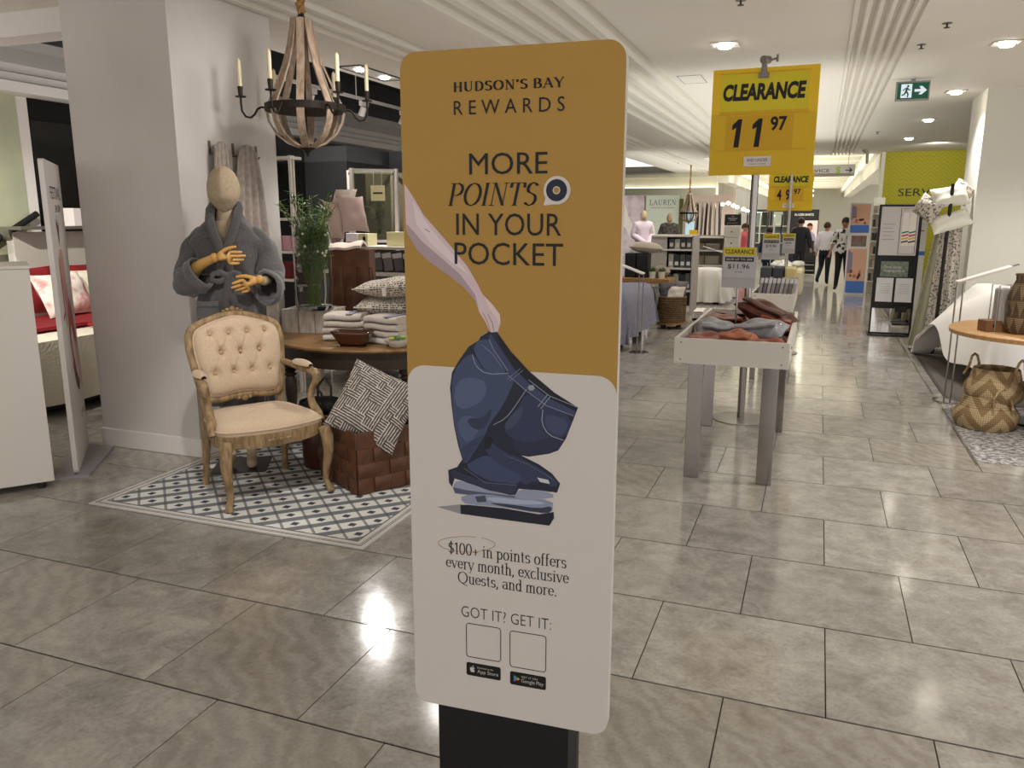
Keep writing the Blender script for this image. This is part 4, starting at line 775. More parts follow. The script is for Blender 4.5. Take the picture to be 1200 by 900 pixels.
# woven leather tall holder
lea = M('chestnut_leather', (98, 62, 38), .45, c2=(76, 45, 27), scale=10, bump=.12, bscale=90)
lea2 = M('dark_leather', (58, 32, 20), .5)
def woven_box(name, label, loc, rz, w, d, h, nx, nz, band, cat, taper=1.0):
    bx = T(name, label, cat, loc, rz)
    mb = MB(); th = .012
    for s in (-1, 1): mb.bb((-w/2, s*d/2-th/2, .004), (w/2, s*d/2+th/2, h-.002)); mb.bb((s*w/2-th/2, -d/2, .004), (s*w/2+th/2, d/2, h-.002))
    mb.bb((-w/2, -d/2, 0), (w/2, d/2, .01)); obj('liner', mb, lea2, bx)
    R2 = random.Random(3); hz = (h-band)/nz
    me_ = {}
    for side in range(4):
        ww = w if side % 2 == 0 else d; dd = d if side % 2 == 0 else w; n = max(3, round(nx*ww/w)); cw = ww/n
        for i in range(n):
            for j in range(nz):
                upv = (i+j) % 2; key = (round(cw, 4), upv)
                if key not in me_:
                    t0 = .007 if upv else .002
                    g = MB().grid(lambda u, v: ((u-.5)*cw*(1.02 if upv else .98), -(th/2+t0+.009*(sin(pi*v) if upv else sin(pi*u))), (v-.5)*hz*(.98 if upv else 1.02)), 4, 4)
                    k = len(g.v); g.add([(x, -th/2, z) for x, y, z in g.v], [(a+0, b, c, d_)[::-1] for a, b, c, d_ in g.f])
                    m_ = 5
                    for q in range(4): g.f += [(q, q+1, k+q+1, k+q), (20+q, 20+q+1, k+21+q, k+20+q), (q*m_, (q+1)*m_, k+(q+1)*m_, k+q*m_), (q*m_+4, (q+1)*m_+4, k+(q+1)*m_+4, k+q*m_+4)]; g.m += [0]*4
                    o = obj('leather_strap', g, lea, bx, True); me_[key] = o.data
                else:
                    o = bpy.data.objects.new('leather_strap', me_[key]); COL.objects.link(o); o.parent = bx
                a = side*pi/2; lx = -ww/2+(i+.5)*cw; v = Matrix.Rotation(a, 3, 'Z') @ V((lx, -dd/2, 0)); o.location = (v.x, v.y, (j+.5)*hz+.004); o.rotation_euler = (R2.uniform(-.02, .02), 0, a)
    mb = MB(); t2 = .016
    for s in (-1, 1): mb.bb((-w/2-.009, s*d/2-t2/2-.002*(s < 0), h-band), (w/2+.009, s*d/2+t2/2, h)); mb.bb((s*w/2-t2/2, -d/2+t2/2, h-band), (s*w/2+t2/2, d/2-t2/2, h))
    obj('top_band', mb, lea, bx, bevel=.003); return bx
woven_box('woven_leather_basket', 'woven chestnut leather basket on the rug beside the tufted armchair', (-2.50, 4.13, .010), radians(-32)+pi/2*0, .50, .42, .37, 5, 3, .10, 'basket')
woven_box('woven_leather_holder', 'tall woven brown leather holder standing on the round table behind cushions', (-3.42, 5.50, .7505), radians(15), .30, .16, .60, 3, 3, .14, 'basket')
tw = T('folded_cloth', 'cream folded cloth hanging over the tall leather holder on the table', 'cloth', (-3.43, 5.49, 1.352), radians(15))
obj('cloth', MB().sheet(lambda u, v: (-.13+.24*u, -.10+.19*v, .03-.10*abs(v-.5)**1.5+.02*u+.006*sin(9*u)), 12, 10, .02), M('cream_cloth', (222, 205, 190), .9), tw, True)
# cushions
def pattern_dash(name, c1, c2_, sx=60, sy=26, th=.5):
    m = M(name, c1, .95, bump=.2, bscale=300); t = NT(m); x, y, z, v = t.xyz()
    wn_ = t.n('TexWhiteNoise', noise_dimensions='2D'); cb = t.n('CombineXYZ'); t.l(t.math('FLOOR', t.math('MULTIPLY', x, sx)), cb.inputs[0]); t.l(t.math('FLOOR', t.math('MULTIPLY', y, sy)), cb.inputs[1]); t.l(cb.outputs[0], wn_.inputs[0])
    k = t.math('GREATER_THAN', wn_.outputs[0], th); row = t.math('GREATER_THAN', t.math('FRACT', t.math('MULTIPLY', y, sy)), .45)
    t.l(t.mix(t.math('MULTIPLY', k, row), c1, c2_), t.b.inputs['Base Color']); return m
dash = pattern_dash('dash_weave', (212, 202, 186), (50, 48, 46), 150, 100, .40)
cu1 = T('cushion', 'black and cream flecked cushion, upper of the two stacked on the round table', 'cushion', (-2.82, 5.14, 1.09), radians(8), 'flecked cushions on the table')
obj('cover', pillow(.52, .46, .15, 20, 20, .06, 3), dash, cu1, True)
obj('piping', MB().tube([(.26*(1-.06*(1-(2*v-1)**2))*a, .23*b*(1-.06*(1-(2*u-1)**2)), 0) for a, b, u, v in [(-1+2*i/16, -1, i/16, 0) for i in range(16)]+[(1, -1+2*i/16, 1, i/16) for i in range(16)]+[(1-2*i/16, 1, 1-i/16, 1) for i in range(16)]+[(-1, 1-2*i/16, 0, 1-i/16) for i in range(16)]], .004, 5, closed=True), M('cream_cord', (212, 204, 190), .9), cu1, True)
cu1.rotation_euler = (radians(-6), radians(-4), radians(8))
cu2 = dup(cu1, (-2.86, 5.16, .97), (radians(2), radians(2), radians(20)), 'black and cream flecked cushion, lower of the two stacked on the round table')
tg = obj('swing_tag', MB().box((0, 0, 0), (.03, .002, .06)), M('label_white'), cu1, loc=(-.02, -.235, -.03), rot=(radians(10), 0, 0))
def folds(mb, w, d, n, t, seed, x0=0, y0=0, z0=0):
    R3 = random.Random(seed)
    for i in range(n):
        e = .006*R3.uniform(-1, 1); z = z0+(i+.5)*t; a = R3.uniform(.94, 1.0)
        mb.grid(lambda u, v: (lambda ph: (x0+e+(u-.5)*w*a, y0+((d/2-t/2)*(1 if abs(ph-pi) > pi/2 else -1)*(abs(cos(ph))**.3)+.5*t*cos(ph)), z+t*.49*abs(sin(ph))**.5*(1 if ph < pi else -1)+.003*sin(7*u+i)))(2*pi*v), 14, 24)
        for s in (-.5, .5):
            pts = [(x0+e+s*w*a, y0+((d/2-t/2)*(1 if abs(p-pi) > pi/2 else -1)*(abs(cos(p))**.3)+.5*t*cos(p)), z+t*.49*abs(sin(p))**.5*(1 if p < pi else -1)+.003*sin(7*(s+.5)+i)) for p in [2*pi*q/24 for q in range(24)]]
            mb.poly(pts)
    return mb
wfold = T('folded_linens', 'stack of folded white linens under the flecked cushions on the round table', 'linens', (-2.80, 5.18, .7505), radians(5))
for i in range(3): obj('folded_sheet', folds(MB(), .40, .3, 1, .05, i, z0=.052*i), M('white_linen', (226, 220, 212), .9), wfold, True)
bl = M('oat_blanket', (198, 188, 176), .95, c2=(188, 178, 166), scale=60, bump=.35, bscale=220)
for i, (x, y, z, lb, rz, n) in enumerate(((-3.06, 4.83, .7505, 'oat coloured ribbed folded blankets, left of the two piles on the round table', 15, 4), (-2.70, 4.80, .7505, 'oat coloured ribbed folded blankets, right pile next to the succulent bowl', -8, 4))):
    bk_ = T('folded_blanket', lb, 'blanket', (x, y, z), radians(rz), 'folded blankets on the table')
    for q in range(n): obj('fold', folds(MB(), .30-.01*q, .25, 1, .047, i*5+q, z0=.047*q), bl if q else M('pale_blanket', (208, 204, 198), .95, bump=.2), bk_, True)
    obj('blue_stripe', MB().sheet(lambda u, v: (.02+.045*u, -.118+.236*v, .047*n+.002), 2, 8, .004), M('blue_band', (142, 148, 166), .9), bk_)
amb = M('amber_glass', (66, 34, 18), .12, coat=.6)
tr_ = T('amber_tray', 'small glossy amber tray in front of the folded blankets on the round table', 'tray', (-2.86, 4.565, .7505), radians(10))
sp_ = MB(); sp_.prism(rr(-.10, .10, -.055, .055, .02), 0, .006); obj('bottom', sp_, amb, tr_)
wl = MB(); k = rr(-1, 1, -1, 1, .35, 6); wl.tube([], 0) if False else None
def traywall(u, v):
    q = k[int(u*len(k)) % len(k)]; s_ = .06+.06*v; return (q[0]*(s_+.02), q[1]*(s_*.62), .003+.098*v)
g = obj('side', MB().grid(traywall, len(k), 5, True), amb, tr_, True); sd = g.modifiers.new('s', 'SOLIDIFY'); sd.thickness = .005
obj('blanket_inside', MB().box((0, 0, .035), (.15, .075, .05)), M('dark_amber', (84, 40, 20), .5), tr_, bevel=.01)
sb = T('succulent_bowl', 'white bowl planted with green and yellow succulents on the round table', 'bowl', (-2.56, 4.63, .7505))
g = obj('bowl', MB().lathe([(.03, 0), (.05, .006), (.085, .045), (.09, .055), (.082, .053), (.05, .02), (.001, .018)], 28), M('stone_white', (214, 204, 190), .7), sb, True)
for i in range(7):
    a = i*2*pi/6; r_ = .045 if i < 6 else 0; mb = MB()
    for ring, (n, L, e) in enumerate(((8, .026, .35), (6, .02, .8), (4, .013, 1.2))):
        for q in range(n):
            b = 2*pi*q/n+ring*.4; d = V((cos(b)*cos(e), sin(b)*cos(e), sin(e))); c = d*L*.6; mb.ell((c.x, c.y, c.z), (.008, .008, .006), 6, 5)
    obj('succulent', mb, M('suc%d' % (i % 3), ((96, 128, 56), (176, 176, 60), (64, 100, 58))[i % 3], .6), sb, True, loc=(r_*cos(a), r_*sin(a), .058))

# tall leather bag + cushion in the woven basket
bag = T('leather_tub', 'dark brown cylindrical leather tub with black loop handles behind the woven basket', 'tub', (-2.93, 4.26, .0095))
obj('wall', MB().lathe([(.001, .0), (.118, .0), (.125, .01), (.135, .40), (.13, .405), (.125, .40), (.115, .02), (.001, .02)], 32), M('oxblood_leather', (66, 30, 20), .4), bag, True)
obj('rim_lining', MB().lathe([(.128, .36), (.139, .37), (.14, .41), (.13, .43), (.122, .41)], 32), M('black_lining', (16, 14, 13), .6), bag, True)
obj('inner', MB().ell((0, 0, .40), (.122, .122, .05), 18, 10), M('black_lining'), bag, True)
for s in (-1, 1): obj('handle', MB().tube([(s*.03-.05, -.09*s, .40), (s*.03-.05, -.10*s, .50), (s*.03, -.105*s, .56), (s*.03+.05, -.10*s, .50), (s*.03+.05, -.09*s, .40)], .008, 6), M('black_lining'), bag, True)
mz = M('maze_weave', (70, 66, 62), .95, bump=.3, bscale=300); t = NT(mz); x, y, z, vv = t.xyz(rot=(0, 0, radians(8)))
s_ = 22.0; wn_ = t.n('TexWhiteNoise', noise_dimensions='2D'); cb = t.n('CombineXYZ'); t.l(t.math('FLOOR', t.math('MULTIPLY', x, s_)), cb.inputs[0]); t.l(t.math('FLOOR', t.math('MULTIPLY', y, s_)), cb.inputs[1]); t.l(cb.outputs[0], wn_.inputs[0])
sel = t.math('GREATER_THAN', wn_.outputs[0], .5); u_ = t.math('ADD', t.math('MULTIPLY', x, sel), t.math('MULTIPLY', y, t.math('SUBTRACT', 1.0, sel)))
nz_ = t.n('TexNoise'); nz_.inputs['Scale'].default_value = 60; t.l(vv, nz_.inputs[0])
ln_ = t.math('GREATER_THAN', t.math('ADD', t.math('FRACT', t.math('MULTIPLY', u_, s_*3)), t.math('MULTIPLY', t.math('SUBTRACT', nz_.outputs[0], .5), .8)), .68)
ed = t.math('LESS_THAN', t.math('MINIMUM', t.math('FRACT', t.math('MULTIPLY', x, s_/2)), t.math('FRACT', t.math('MULTIPLY', y, s_/2))), .09)
t.l(t.mix(ln_, (88, 82, 76), (206, 198, 186)), t.b.inputs['Base Color'])
mc = T('maze_cushion', 'square charcoal and white maze patterned cushion sitting in the woven leather basket', 'cushion', (-2.39, 4.02, .50))
n_ = V((.42, -.72, .42)).normalized(); e1 = V((.885, .45, -.10)); e1 = (e1-n_*e1.dot(n_)).normalized(); e2 = n_.cross(e1)
q1 = (e1+e2).normalized(); q2 = n_.cross(q1); _a = radians(24); q1 = (q1*cos(_a)+q2*sin(_a)).normalized(); q2 = n_.cross(q1)
mr = Matrix((q1, q2, n_)).transposed(); mc.rotation_euler = mr.to_euler()
obj('cover', pillow(.44, .44, .16, 22, 22, .05, 5), mz, mc, True)
# bench seen under the table
pb = M('bench_paint', (196, 184, 168), .7)
bn = T('low_bench', 'low pale painted bench plinth standing behind the round table', 'bench', (-3.7, 6.95, 0))
obj('top', MB().bb((-.95, -.4, .20), (.95, .4, .30)), pb, bn, bevel=.01)
for sx in (-.85, .15, .85):
    for sy in (-.32, .32): obj('leg', MB().bb((sx-.03, sy-.03, 0), (sx+.03, sy+.03, .199)), pb, bn)

# ------------------------------------------------------------------ chandeliers
drift = M('driftwood', (180, 158, 136), .75, c2=(146, 124, 104), scale=20, stretch=(2, 2, .5), bump=.25)
iron = M('dark_iron', (48, 42, 37), .55, .6); ropem = M('rope', (178, 138, 82), .9, c2=(140, 104, 58), scale=60, bump=.5, bscale=150); wax = M('candle_ivory', (226, 214, 178), .5)
def chandelier(name, label, loc, arms=6, rope=.3, rz=0):
    c = T(name, label, 'chandelier', loc, rz)
    for k in range(8):
        a = 2*pi*(k+.5)/8
        path = [(.062, .80), (.075, .70), (.105, .58), (.155, .44), (.215, .32), (.25, .25), (.252, .20), (.225, .12), (.165, .045), (.09, .01), (.05, .0)]
        path = [(path[0])]+[((path[i][0]+path[i+1][0])/2, (path[i][1]+path[i+1][1])/2) for i in range(len(path)-1)]+[path[-1]]
        st = MB().sheet(lambda u, v: (lambda i, f: (path[i][0]*(1-f)+path[min(i+1, len(path)-1)][0]*f, (u-.5)*.048, path[i][1]*(1-f)+path[min(i+1, len(path)-1)][1]*f))(min(int(v*(len(path)-1)), len(path)-1), v*(len(path)-1)-min(int(v*(len(path)-1)), len(path)-1)), 2, 22, .011)
        obj('stave', st.tf(Matrix.Rotation(a, 4, 'Z')), drift, c, True)
    obj('ring', MB().lathe([(.240, .225), (.262, .225), (.262, .27), (.240, .27), (.240, .225)], 48), iron, c, False)
    obj('hub', MB().lathe([(.001, -.06), (.01, -.055), (.012, -.035), (.03, -.02), (.055, -.008), (.06, .008), (.04, .02), (.001, .022)], 24), iron, c, True)
    obj('centre_rod', MB().tube([(0, 0, .0), (0, 0, .84)], .008, 8), iron, c)
    obj('top_cap', MB().lathe([(.001, .78), (.055, .78), (.055, .80), (.02, .82), (.015, .86), (.001, .86)], 20), iron, c, True)
    R4 = random.Random(1); rp = MB()
    for s in range(3):
        rp.tube([((.011+.004*sin(z_*30))*cos(z_*40+s*2.1), (.011+.004*sin(z_*30))*sin(z_*40+s*2.1), .83+z_) for z_ in [rope*i/40 for i in range(41)]], .012, 6)
    for i in range(6): rp.ell((.012*cos(i*2), .012*sin(i*2), .85+.02*i), (.026, .026, .014), 8, 6)
    obj('rope', rp, ropem, c, True)
    for k in range(arms):
        a = 2*pi*(k+.5)/arms; am = obj('arm', MB().tube([(.255, 0, .245), (.28, 0, .248), (.305, 0, .235), (.325, 0, .20), (.35, 0, .18), (.38, 0, .185), (.402, 0, .22), (.405, 0, .27), (.405, 0, .31)], .007, 8).lathe([(.001, .305), (.032, .305), (.036, .312), (.014, .316), (.017, .36), (.017, .372), (.001, .372)], 14, (.405, 0, 0)).tf(Matrix.Rotation(a, 4, 'Z')), iron, c, True)
        cd = obj('candle', MB().lathe([(.013, .365), (.0135, .52), (.011, .535), (.003, .54), (.001, .55)], 12, (.405, 0, 0)).tf(Matrix.Rotation(a, 4, 'Z')), wax, am, True)
    return c
chandelier('chandelier', 'driftwood wine-barrel chandelier with ivory candles hanging above the round table', (-3.25, 4.72, 2.05), 6, .15, radians(4.6))
chandelier('chandelier', 'small distant driftwood chandelier without candles hanging far down the aisle', (-3.44, 23.0, 1.45), 0, .73)

# ------------------------------------------------------------------ left foreground: counter and banner
cp_ = M('counter_white', (216, 210, 200), .6)
ct = T('white_counter', 'plain white display counter at the left edge on short feet', 'counter', (-4.18, 3.31, 0), radians(53))
obj('cabinet', MB().bb((-1.6, 0, .045), (0, .55, 1.305)), cp_, ct, bevel=.004)
obj('top_slab', MB().bb((-1.61, -.006, 1.3055), (.006, .56, 1.322)), cp_, ct, bevel=.002)
for x, y in ((-.07, .05), (-.07, .48), (-1.5, .05), (-1.5, .48)): obj('foot', MB().tube([(x, y, 0), (x, y, .045)], .022, 12), M('foot_black', (30, 28, 26), .5), ct)
bs = T('banner_stand', 'narrow white banner stand with a red floral figure beside the column', 'sign', (-4.225, 3.515, 0), radians(133.8))
BW = .76
obj('board', MB().prism(rr(0, BW, .02, 1.925, .03), 0, .028, up), wht, bs)
obj('base_plate', MB().prism([(-.02, -.06), (.60, -.165), (.74, -.05), (.94, .04), (.90, .10), (-.03, .13)], 0, .018), M('grey_plate', (150, 146, 150), .35), bs)
for body, x0, x1, z0, z1 in (('FESTIVAL', .16, .66, 1.70, 1.775), ('SHOW', .32, .60, 1.62, 1.665), ('STYLE', .50, .72, .27, .31)): text(body, x0, x1, z0, z1, ink, bs, -.0008)
figp = [('flesh', (196, 150, 138), [(.30, 1.38), (.42, 1.40), (.46, 1.30), (.45, 1.16), (.50, 1.05), (.46, .9), (.36, .92), (.32, 1.1), (.29, 1.25)]),
        ('blush', (170, 92, 88), [(.26, 1.34), (.30, 1.36), (.30, 1.12), (.33, .92), (.30, .9), (.27, 1.1)]), ('blush', 0, [(.46, 1.1), (.56, 1.0), (.60, .8), (.66, .6), (.60, .62), (.52, .82), (.44, .92), (.40, .8), (.48, .62), (.42, .6), (.34, .86)]),
        ('pale', (206, 176, 168), [(.52, .8), (.62, .74), (.70, .56), (.66, .42), (.58, .5), (.54, .64)]), ('twig', (92, 66, 60), [(.36, 1.40), (.33, 1.52), (.27, 1.60), (.34, 1.54), (.35, 1.62), (.37, 1.52), (.42, 1.60), (.39, 1.48)]),
        ('twig', 0, [(.20, .98), (.30, 1.02), (.30, 1.0), (.20, .96)]), ('twig', 0, [(.38, .62), (.46, .66), (.50, .56), (.58, .5), (.52, .44), (.42, .5)]), ('rose', (150, 60, 70), [(.36, .66), (.42, .70), (.46, .62), (.40, .56)])]
cols = {}
for i, (nm, c_, pts) in enumerate(figp):
    if c_: cols[nm] = M('banner_'+nm, c_, .6)
    me = MB().poly([(x, -.0006-i*.0001, z) for x, z in csm([(.43+(a-.43)*1.35, b) for a, b in pts], 1)]); o = obj('figure_print', me, cols[nm], bs)

# ------------------------------------------------------------------ bed on the far left
bed = T('bed', 'red and white dressed bed with a cream honeycomb valance on the far left', 'bed', (-5.62, 4.4, 0))
hc = M('honeycomb_quilt', (206, 198, 182), .95, bump=.9, bscale=40); red = M('red_fabric', (140, 22, 30), .85, c2=(112, 14, 22), scale=6)
obj('skirt', MB().sheet(lambda u, v: (.02*sin(u*22)*v-.02-.05*(1-v), u*2.7-.0, .62-.50*v-.015*sin(u*9)*v), 60, 8, .02), hc, bed, True)
obj('mattress', MB().bb((-2.15, .02, .22), (-.06, 2.7, .60)), hc, bed, bevel=.05)
obj('frame', MB().bb((-2.15, .05, .05), (-.15, 2.65, .219)), M('bed_frame_dark', (46, 40, 36), .7), bed)
obj('red_throw', MB().sheet(lambda u, v: (-.60-.9*u if u > .0 else -.6, .02+2.66*v, .625+.012*sin(6*v+3*u)), 12, 24, .03), red, bed, True)
obj('red_drape', MB().sheet(lambda u, v: (-.0-.55*(1-u)*1.0, 1.0+.9*v+.2*u, .635-.0*u), 8, 12, .03), red, bed, True)
obj('red_drop', MB().sheet(lambda u, v: (.022+.012*sin(20*v), 1.1+1.2*v, .64-.25*u), 5, 24, .02), red, bed, True)
hb = T('headboard', 'wide plain white headboard standing behind the red bed', 'headboard', (-7.9, 6.03, 0))
obj('panel', MB().bb((0, 0, 0), (.10, 2.3, 1.43)), cp_, hb, bevel=.01)
def stand_pillow(name, lb, loc, w, h, t, mat, ry, rz, grp='pillows on the red bed', seed=1):
    p = T(name, lb, 'pillow', loc, 0, grp); p.rotation_euler = (radians(90-18), 0, rz); p.rotation_euler = (Matrix.Rotation(rz, 3, 'Z') @ Matrix.Rotation(radians(90-ry), 3, 'X')).to_euler()
    obj('cover', pillow(w, h, t, 16, 16, .07, seed), mat, p, True); return p
flor = M('floral_print', (232, 222, 210), .9, c2=(206, 150, 148), scale=7, contrast=(.5, .62)); ivory = M('ivory_satin', (226, 220, 196), .6)
stand_pillow('pillow', 'large red pillow leaning on the white headboard', (-7.40, 6.6, .86), .75, .5, .18, red, 20, pi/2)
stand_pillow('pillow', 'second red pillow leaning on the headboard beside the column', (-7.35, 5.75, .86), .75, .5, .18, red, 20, pi/2, seed=2)
stand_pillow('pillow', 'ivory satin pillow behind the floral one on the red bed', (-7.15, 6.35, .84), .6, .46, .18, ivory, 24, pi/2-.1, seed=3)
stand_pillow('pillow', 'pink and white floral pillow at the front of the red bed', (-6.95, 5.85, .84), .62, .46, .18, flor, 28, pi/2+.1, seed=4)
stand_pillow('pillow', 'white pillow lying low beside the counter on the red bed', (-7.15, 5.15, .80), .62, .42, .18, M('white_linen'), 34, pi/2, seed=6)
# ledge and boxed product above the headboard
sh = T('metal_ledge', 'slim metal ledge above the white headboard', 'shelf', (-8.0, 6.0, 1.46)); obj('ledge', MB().bb((.2, -.1, 0), (.5, 2.2, .03)), M('brushed_metal', (150, 146, 140), .35, .8), sh); obj('bracket', MB().bb((-.0, 0, -.1), (.2, .03, .029)), M('brushed_metal'), sh)
pk = T('product_box', 'long white product box with a cream end on the ledge over the headboard', 'box', (-7.65, 6.60, 1.491)); obj('carton', MB().bb((-.08, 0, 0), (.08, .62, .19)), M('label_white'), pk, bevel=.003); obj('end_label', MB().bb((.0801, .44, .003), (.082, .58, .187)), M('label_cream', (216, 208, 160), .6), pk); obj('small_print', MB().bb((.0801, .20, .03), (.082, .32, .045)), ink, pk)

# ------------------------------------------------------------------ left background: shelving against the charcoal wall
wf = M('white_frame', (214, 206, 198), .5)
et = T('white_etagere', 'tall open white shelf frame behind the column holding pink towels', 'shelf', (-4.75, 6.1, 0))
for x in (0, .36):
    for y in (0, .04): obj('post', MB().bb((x-.011, y-.011, 0), (x+.011, y+.011, 2.12)), wf, et)
for z in (.6, 1.02, 1.27, 1.56, 2.09): obj('shelf_board', MB().bb((-.014, -.014, z), (.374, .154, z+.024)), wf, et)
for i, (z, h, nm, cc) in enumerate(((1.295, .13, 'pink folded towels on the upper shelf of the white frame', (196, 150, 160)), (1.045, .15, 'maroon boxed towels on the shelf under the pink ones', (100, 26, 32)))):
    tt = T('towel_pack', nm, 'towels', (-4.56, 6.15, z))
    for q in range(3): obj('towel', MB().bb((-.12+q*.085, -.06, 0), (-.12+q*.085+.075, .09, h)), M('tw%d' % i, cc, .9), tt, bevel=.01)
# charcoal pier and black recess
ST(obj('wall_pier', MB().bb((-6.95, 10.0, 0), (-6.25, 12.5, 2.56)), M('pier_grey', (58, 59, 60), .8)))
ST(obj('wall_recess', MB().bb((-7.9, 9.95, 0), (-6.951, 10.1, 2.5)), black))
ST(obj('wall_partition', MB().bb((-6.249, 11.2, 0), (-3.4, 11.35, 2.56)), dark))
# pillow tower
tow = T('pillow_stand', 'black metal stand strapping a tower of pale pillows behind the table', 'stand', (-4.70, 7.42, 0))
obj('pole', MB().tube([(0, 0, 0), (0, 0, 1.80)], .014, 8), M('stand_black', (20, 18, 17), .5), tow, True); obj('base', MB().lathe([(.001, 0), (.2, 0), (.2, .012), (.001, .015)], 28), M('stand_black'), tow, True)
obj('hook_bar', MB().tube([(-.12, -.10, 1.72), (0, -.14, 1.77), (.2, -.12, 1.72), (.34, -.02, 1.68)], .011, 6), M('stand_black'), tow, True)
for i, (lb, c_, loc, rx, rz, w_, h_) in enumerate((('blush pink pillow, rightmost on the black pillow stand', (206, 180, 174), (-4.45, 7.20, 1.62), 72, 60, .30, .38), ('pale peach pillow, in the middle of the black pillow stand', (204, 180, 168), (-4.62, 7.10, 1.56), 72, 10, .27, .40), ('taupe pillow hanging lowest on the black pillow stand', (150, 132, 126), (-4.68, 7.12, 1.38), 80, -10, .28, .38), ('cream pillow peeking over the top of the black pillow stand', (226, 210, 198), (-4.62, 7.30, 1.76), 60, 0, .26, .26))):
    p = T('pillow', lb, 'pillow', loc, 0, 'pillows on the black stand'); p.rotation_euler = (Matrix.Rotation(radians(rz), 3, 'Z') @ Matrix.Rotation(radians(rx), 3, 'X')).to_euler(); obj('cover', pillow(w_, h_, .14, 14, 14, .08, i), M('ptow%d' % i, c_, .85), p, True)
# display shelf with packaged bedding
ds = T('display_shelf', 'long white and grey display shelf of packaged bedding behind the cushions', 'shelf', (-4.45, 7.75, 0))
obj('upper_board', MB().bb((-.55, -.25, 1.255), (.75, .25, 1.285)), wf, ds); obj('lower_board', MB().bb((-.55, -.27, .98), (.75, .25, 1.02)), wf, ds); obj('body', MB().bb((-.55, -.22, .3), (.75, .25, .979)), M('shelf_grey', (96, 94, 92), .7), ds)
for x in (-.55, .73): obj('side_panel', MB().bb((x, -.25, 0), (x+.02, .25, 1.254)), wf, ds)
pkm = [M('pack_charcoal', (64, 62, 64), .3), M('pack_grey', (108, 104, 104), .25), M('pack_slate', (84, 86, 90), .25), M('pack_lilac', (186, 176, 192), .3)]
for i in range(9):
    x = -.40+i*.125; p = T('bedding_pack', 'shiny wrapped bedding pack, number row under the upper board; %s' % ('far left charcoal one', 'second from the left, charcoal', 'third from the left, light grey', 'fourth from the left, grey', 'fifth from the left, slate', 'fifth from the right, grey', 'third from the right, slate', 'second from the right, grey', 'far right lilac one')[i], 'bedding pack', (-4.45+x, 7.62, 1.021), 0, 'wrapped bedding packs on the long shelf')
    p['label'] = 'wrapped bedding pack leaning on the long display shelf, '+('leftmost, charcoal', 'second from left, charcoal', 'third from left, pale grey', 'fourth from left, grey', 'fifth from left, slate', 'sixth from left, grey', 'seventh from left, slate', 'eighth from left, grey', 'rightmost, lilac')[i]
    p.rotation_euler = (0, radians(-8), 0); obj('wrap', MB().bb((-.055, -.12, .01), (.055, .12, .215)), pkm[(0, 0, 1, 1, 2, 1, 2, 1, 3)[i]], p, bevel=.012)
    obj('clear_band', MB().bb((-.0555, -.1215, .15), (.0555, -.1205, .20)), M('pale_strip', (190, 188, 190), .15), p)
for i, (x, w_, c_, lb, txt) in enumerate(((-.48, .26, (222, 214, 214), 'white product carton on the shelf beside the pillow stand', 0), (-.21, .12, (206, 200, 158), 'pale yellow carton with a black window on the shelf', 1), (.14, .32, (214, 208, 158), 'large cream carton under the glass display case', 0), (.47, .16, (84, 106, 44), 'green carton at the right end of the shelf', 2))):
    p = T('product_carton', lb, 'carton', (-4.45+x, 7.72, 1.2855)); obj('carton', MB().bb((0, -.1, 0), (w_, .1, .13 if i < 2 else .15)), M('carton%d' % i, c_, .6), p, bevel=.002)
    if i == 1: obj('window', MB().bb((.06, -.103, .03), (.095, -.1005, .10)), black, p)
    else: obj('print', MB().bb((w_*.5, -.102, .03), (w_*.85, -.1005, .042)), ink if i != 2 else M('label_cream'), p)
gc = T('glass_case', 'white framed glass display case with plants and a hanging price card', 'display case', (-5.15, 8.95, 0))
for x, y in ((-.42, .0), (-.12, -.42), (.30, -.1), (.0, .35)): obj('post', MB().bb((x-.02, y-.02, 0), (x+.02, y+.02, 2.16)), wf, gc)
fr_ = MB()
for a, b in (((-.42, 0), (-.12, -.42)), ((-.12, -.42), (.30, -.1)), ((.30, -.1), (.0, .35)), ((0, .35), (-.42, 0))):
    for z in (1.30, 2.14): fr_.tube([(a[0], a[1], z), (b[0], b[1], z)], .022, 4)
obj('rails', fr_, wf, gc)
gm = M('tinted_glass', (170, 172, 150), .05, trans=.92, ior=1.15)
for a, b in (((-.42, 0), (-.12, -.42)), ((-.12, -.42), (.30, -.1))):
    d = V((b[0]-a[0], b[1]-a[1], 0)); n = V((d.y, -d.x, 0)).normalized()*.002; vs3 = []
    for z in (1.32, 2.12): vs3 += [(a[0]+n.x, a[1]+n.y, z), (b[0]+n.x, b[1]+n.y, z), (b[0]-n.x, b[1]-n.y, z), (a[0]-n.x, a[1]-n.y, z)]
    obj('pane', MB().add(vs3, [(0, 1, 2, 3), (4, 5, 6, 7), (0, 1, 5, 4), (1, 2, 6, 5), (2, 3, 7, 6), (3, 0, 4, 7)]), gm, gc)
obj('back_board', MB().bb((-.40, .36, 1.3), (.30, .38, 2.14)), M('taupe_board', (120, 112, 92), .8), gc)
obj('cabinet', MB().bb((-.38, -.05, 0), (.25, .33, 1.29)), dark, gc)
pc_ = T('hanging_card', 'cream price card hanging inside the glass display case', 'card', (-4.98, 8.62, 1.78)); obj('card', MB().bb((-.09, 0, 0), (.10, .004, .18)), M('label_cream'), pc_); obj('cord', MB().tube([(-.05, .002, .18), (-.05, .002, .35)], .003, 4).tube([(.06, .002, .18), (.06, .002, .35)], .003, 4), wf, pc_); obj('print', MB().bb((-.06, -.002, .08), (.07, -.0005, .10)), ink, pc_)
pl = T('case_plant', 'trailing green plant inside the glass display case', 'plant', (-5.16, 8.95, 1.30)); R = random.Random(8); lf = MB(); sm = MB()
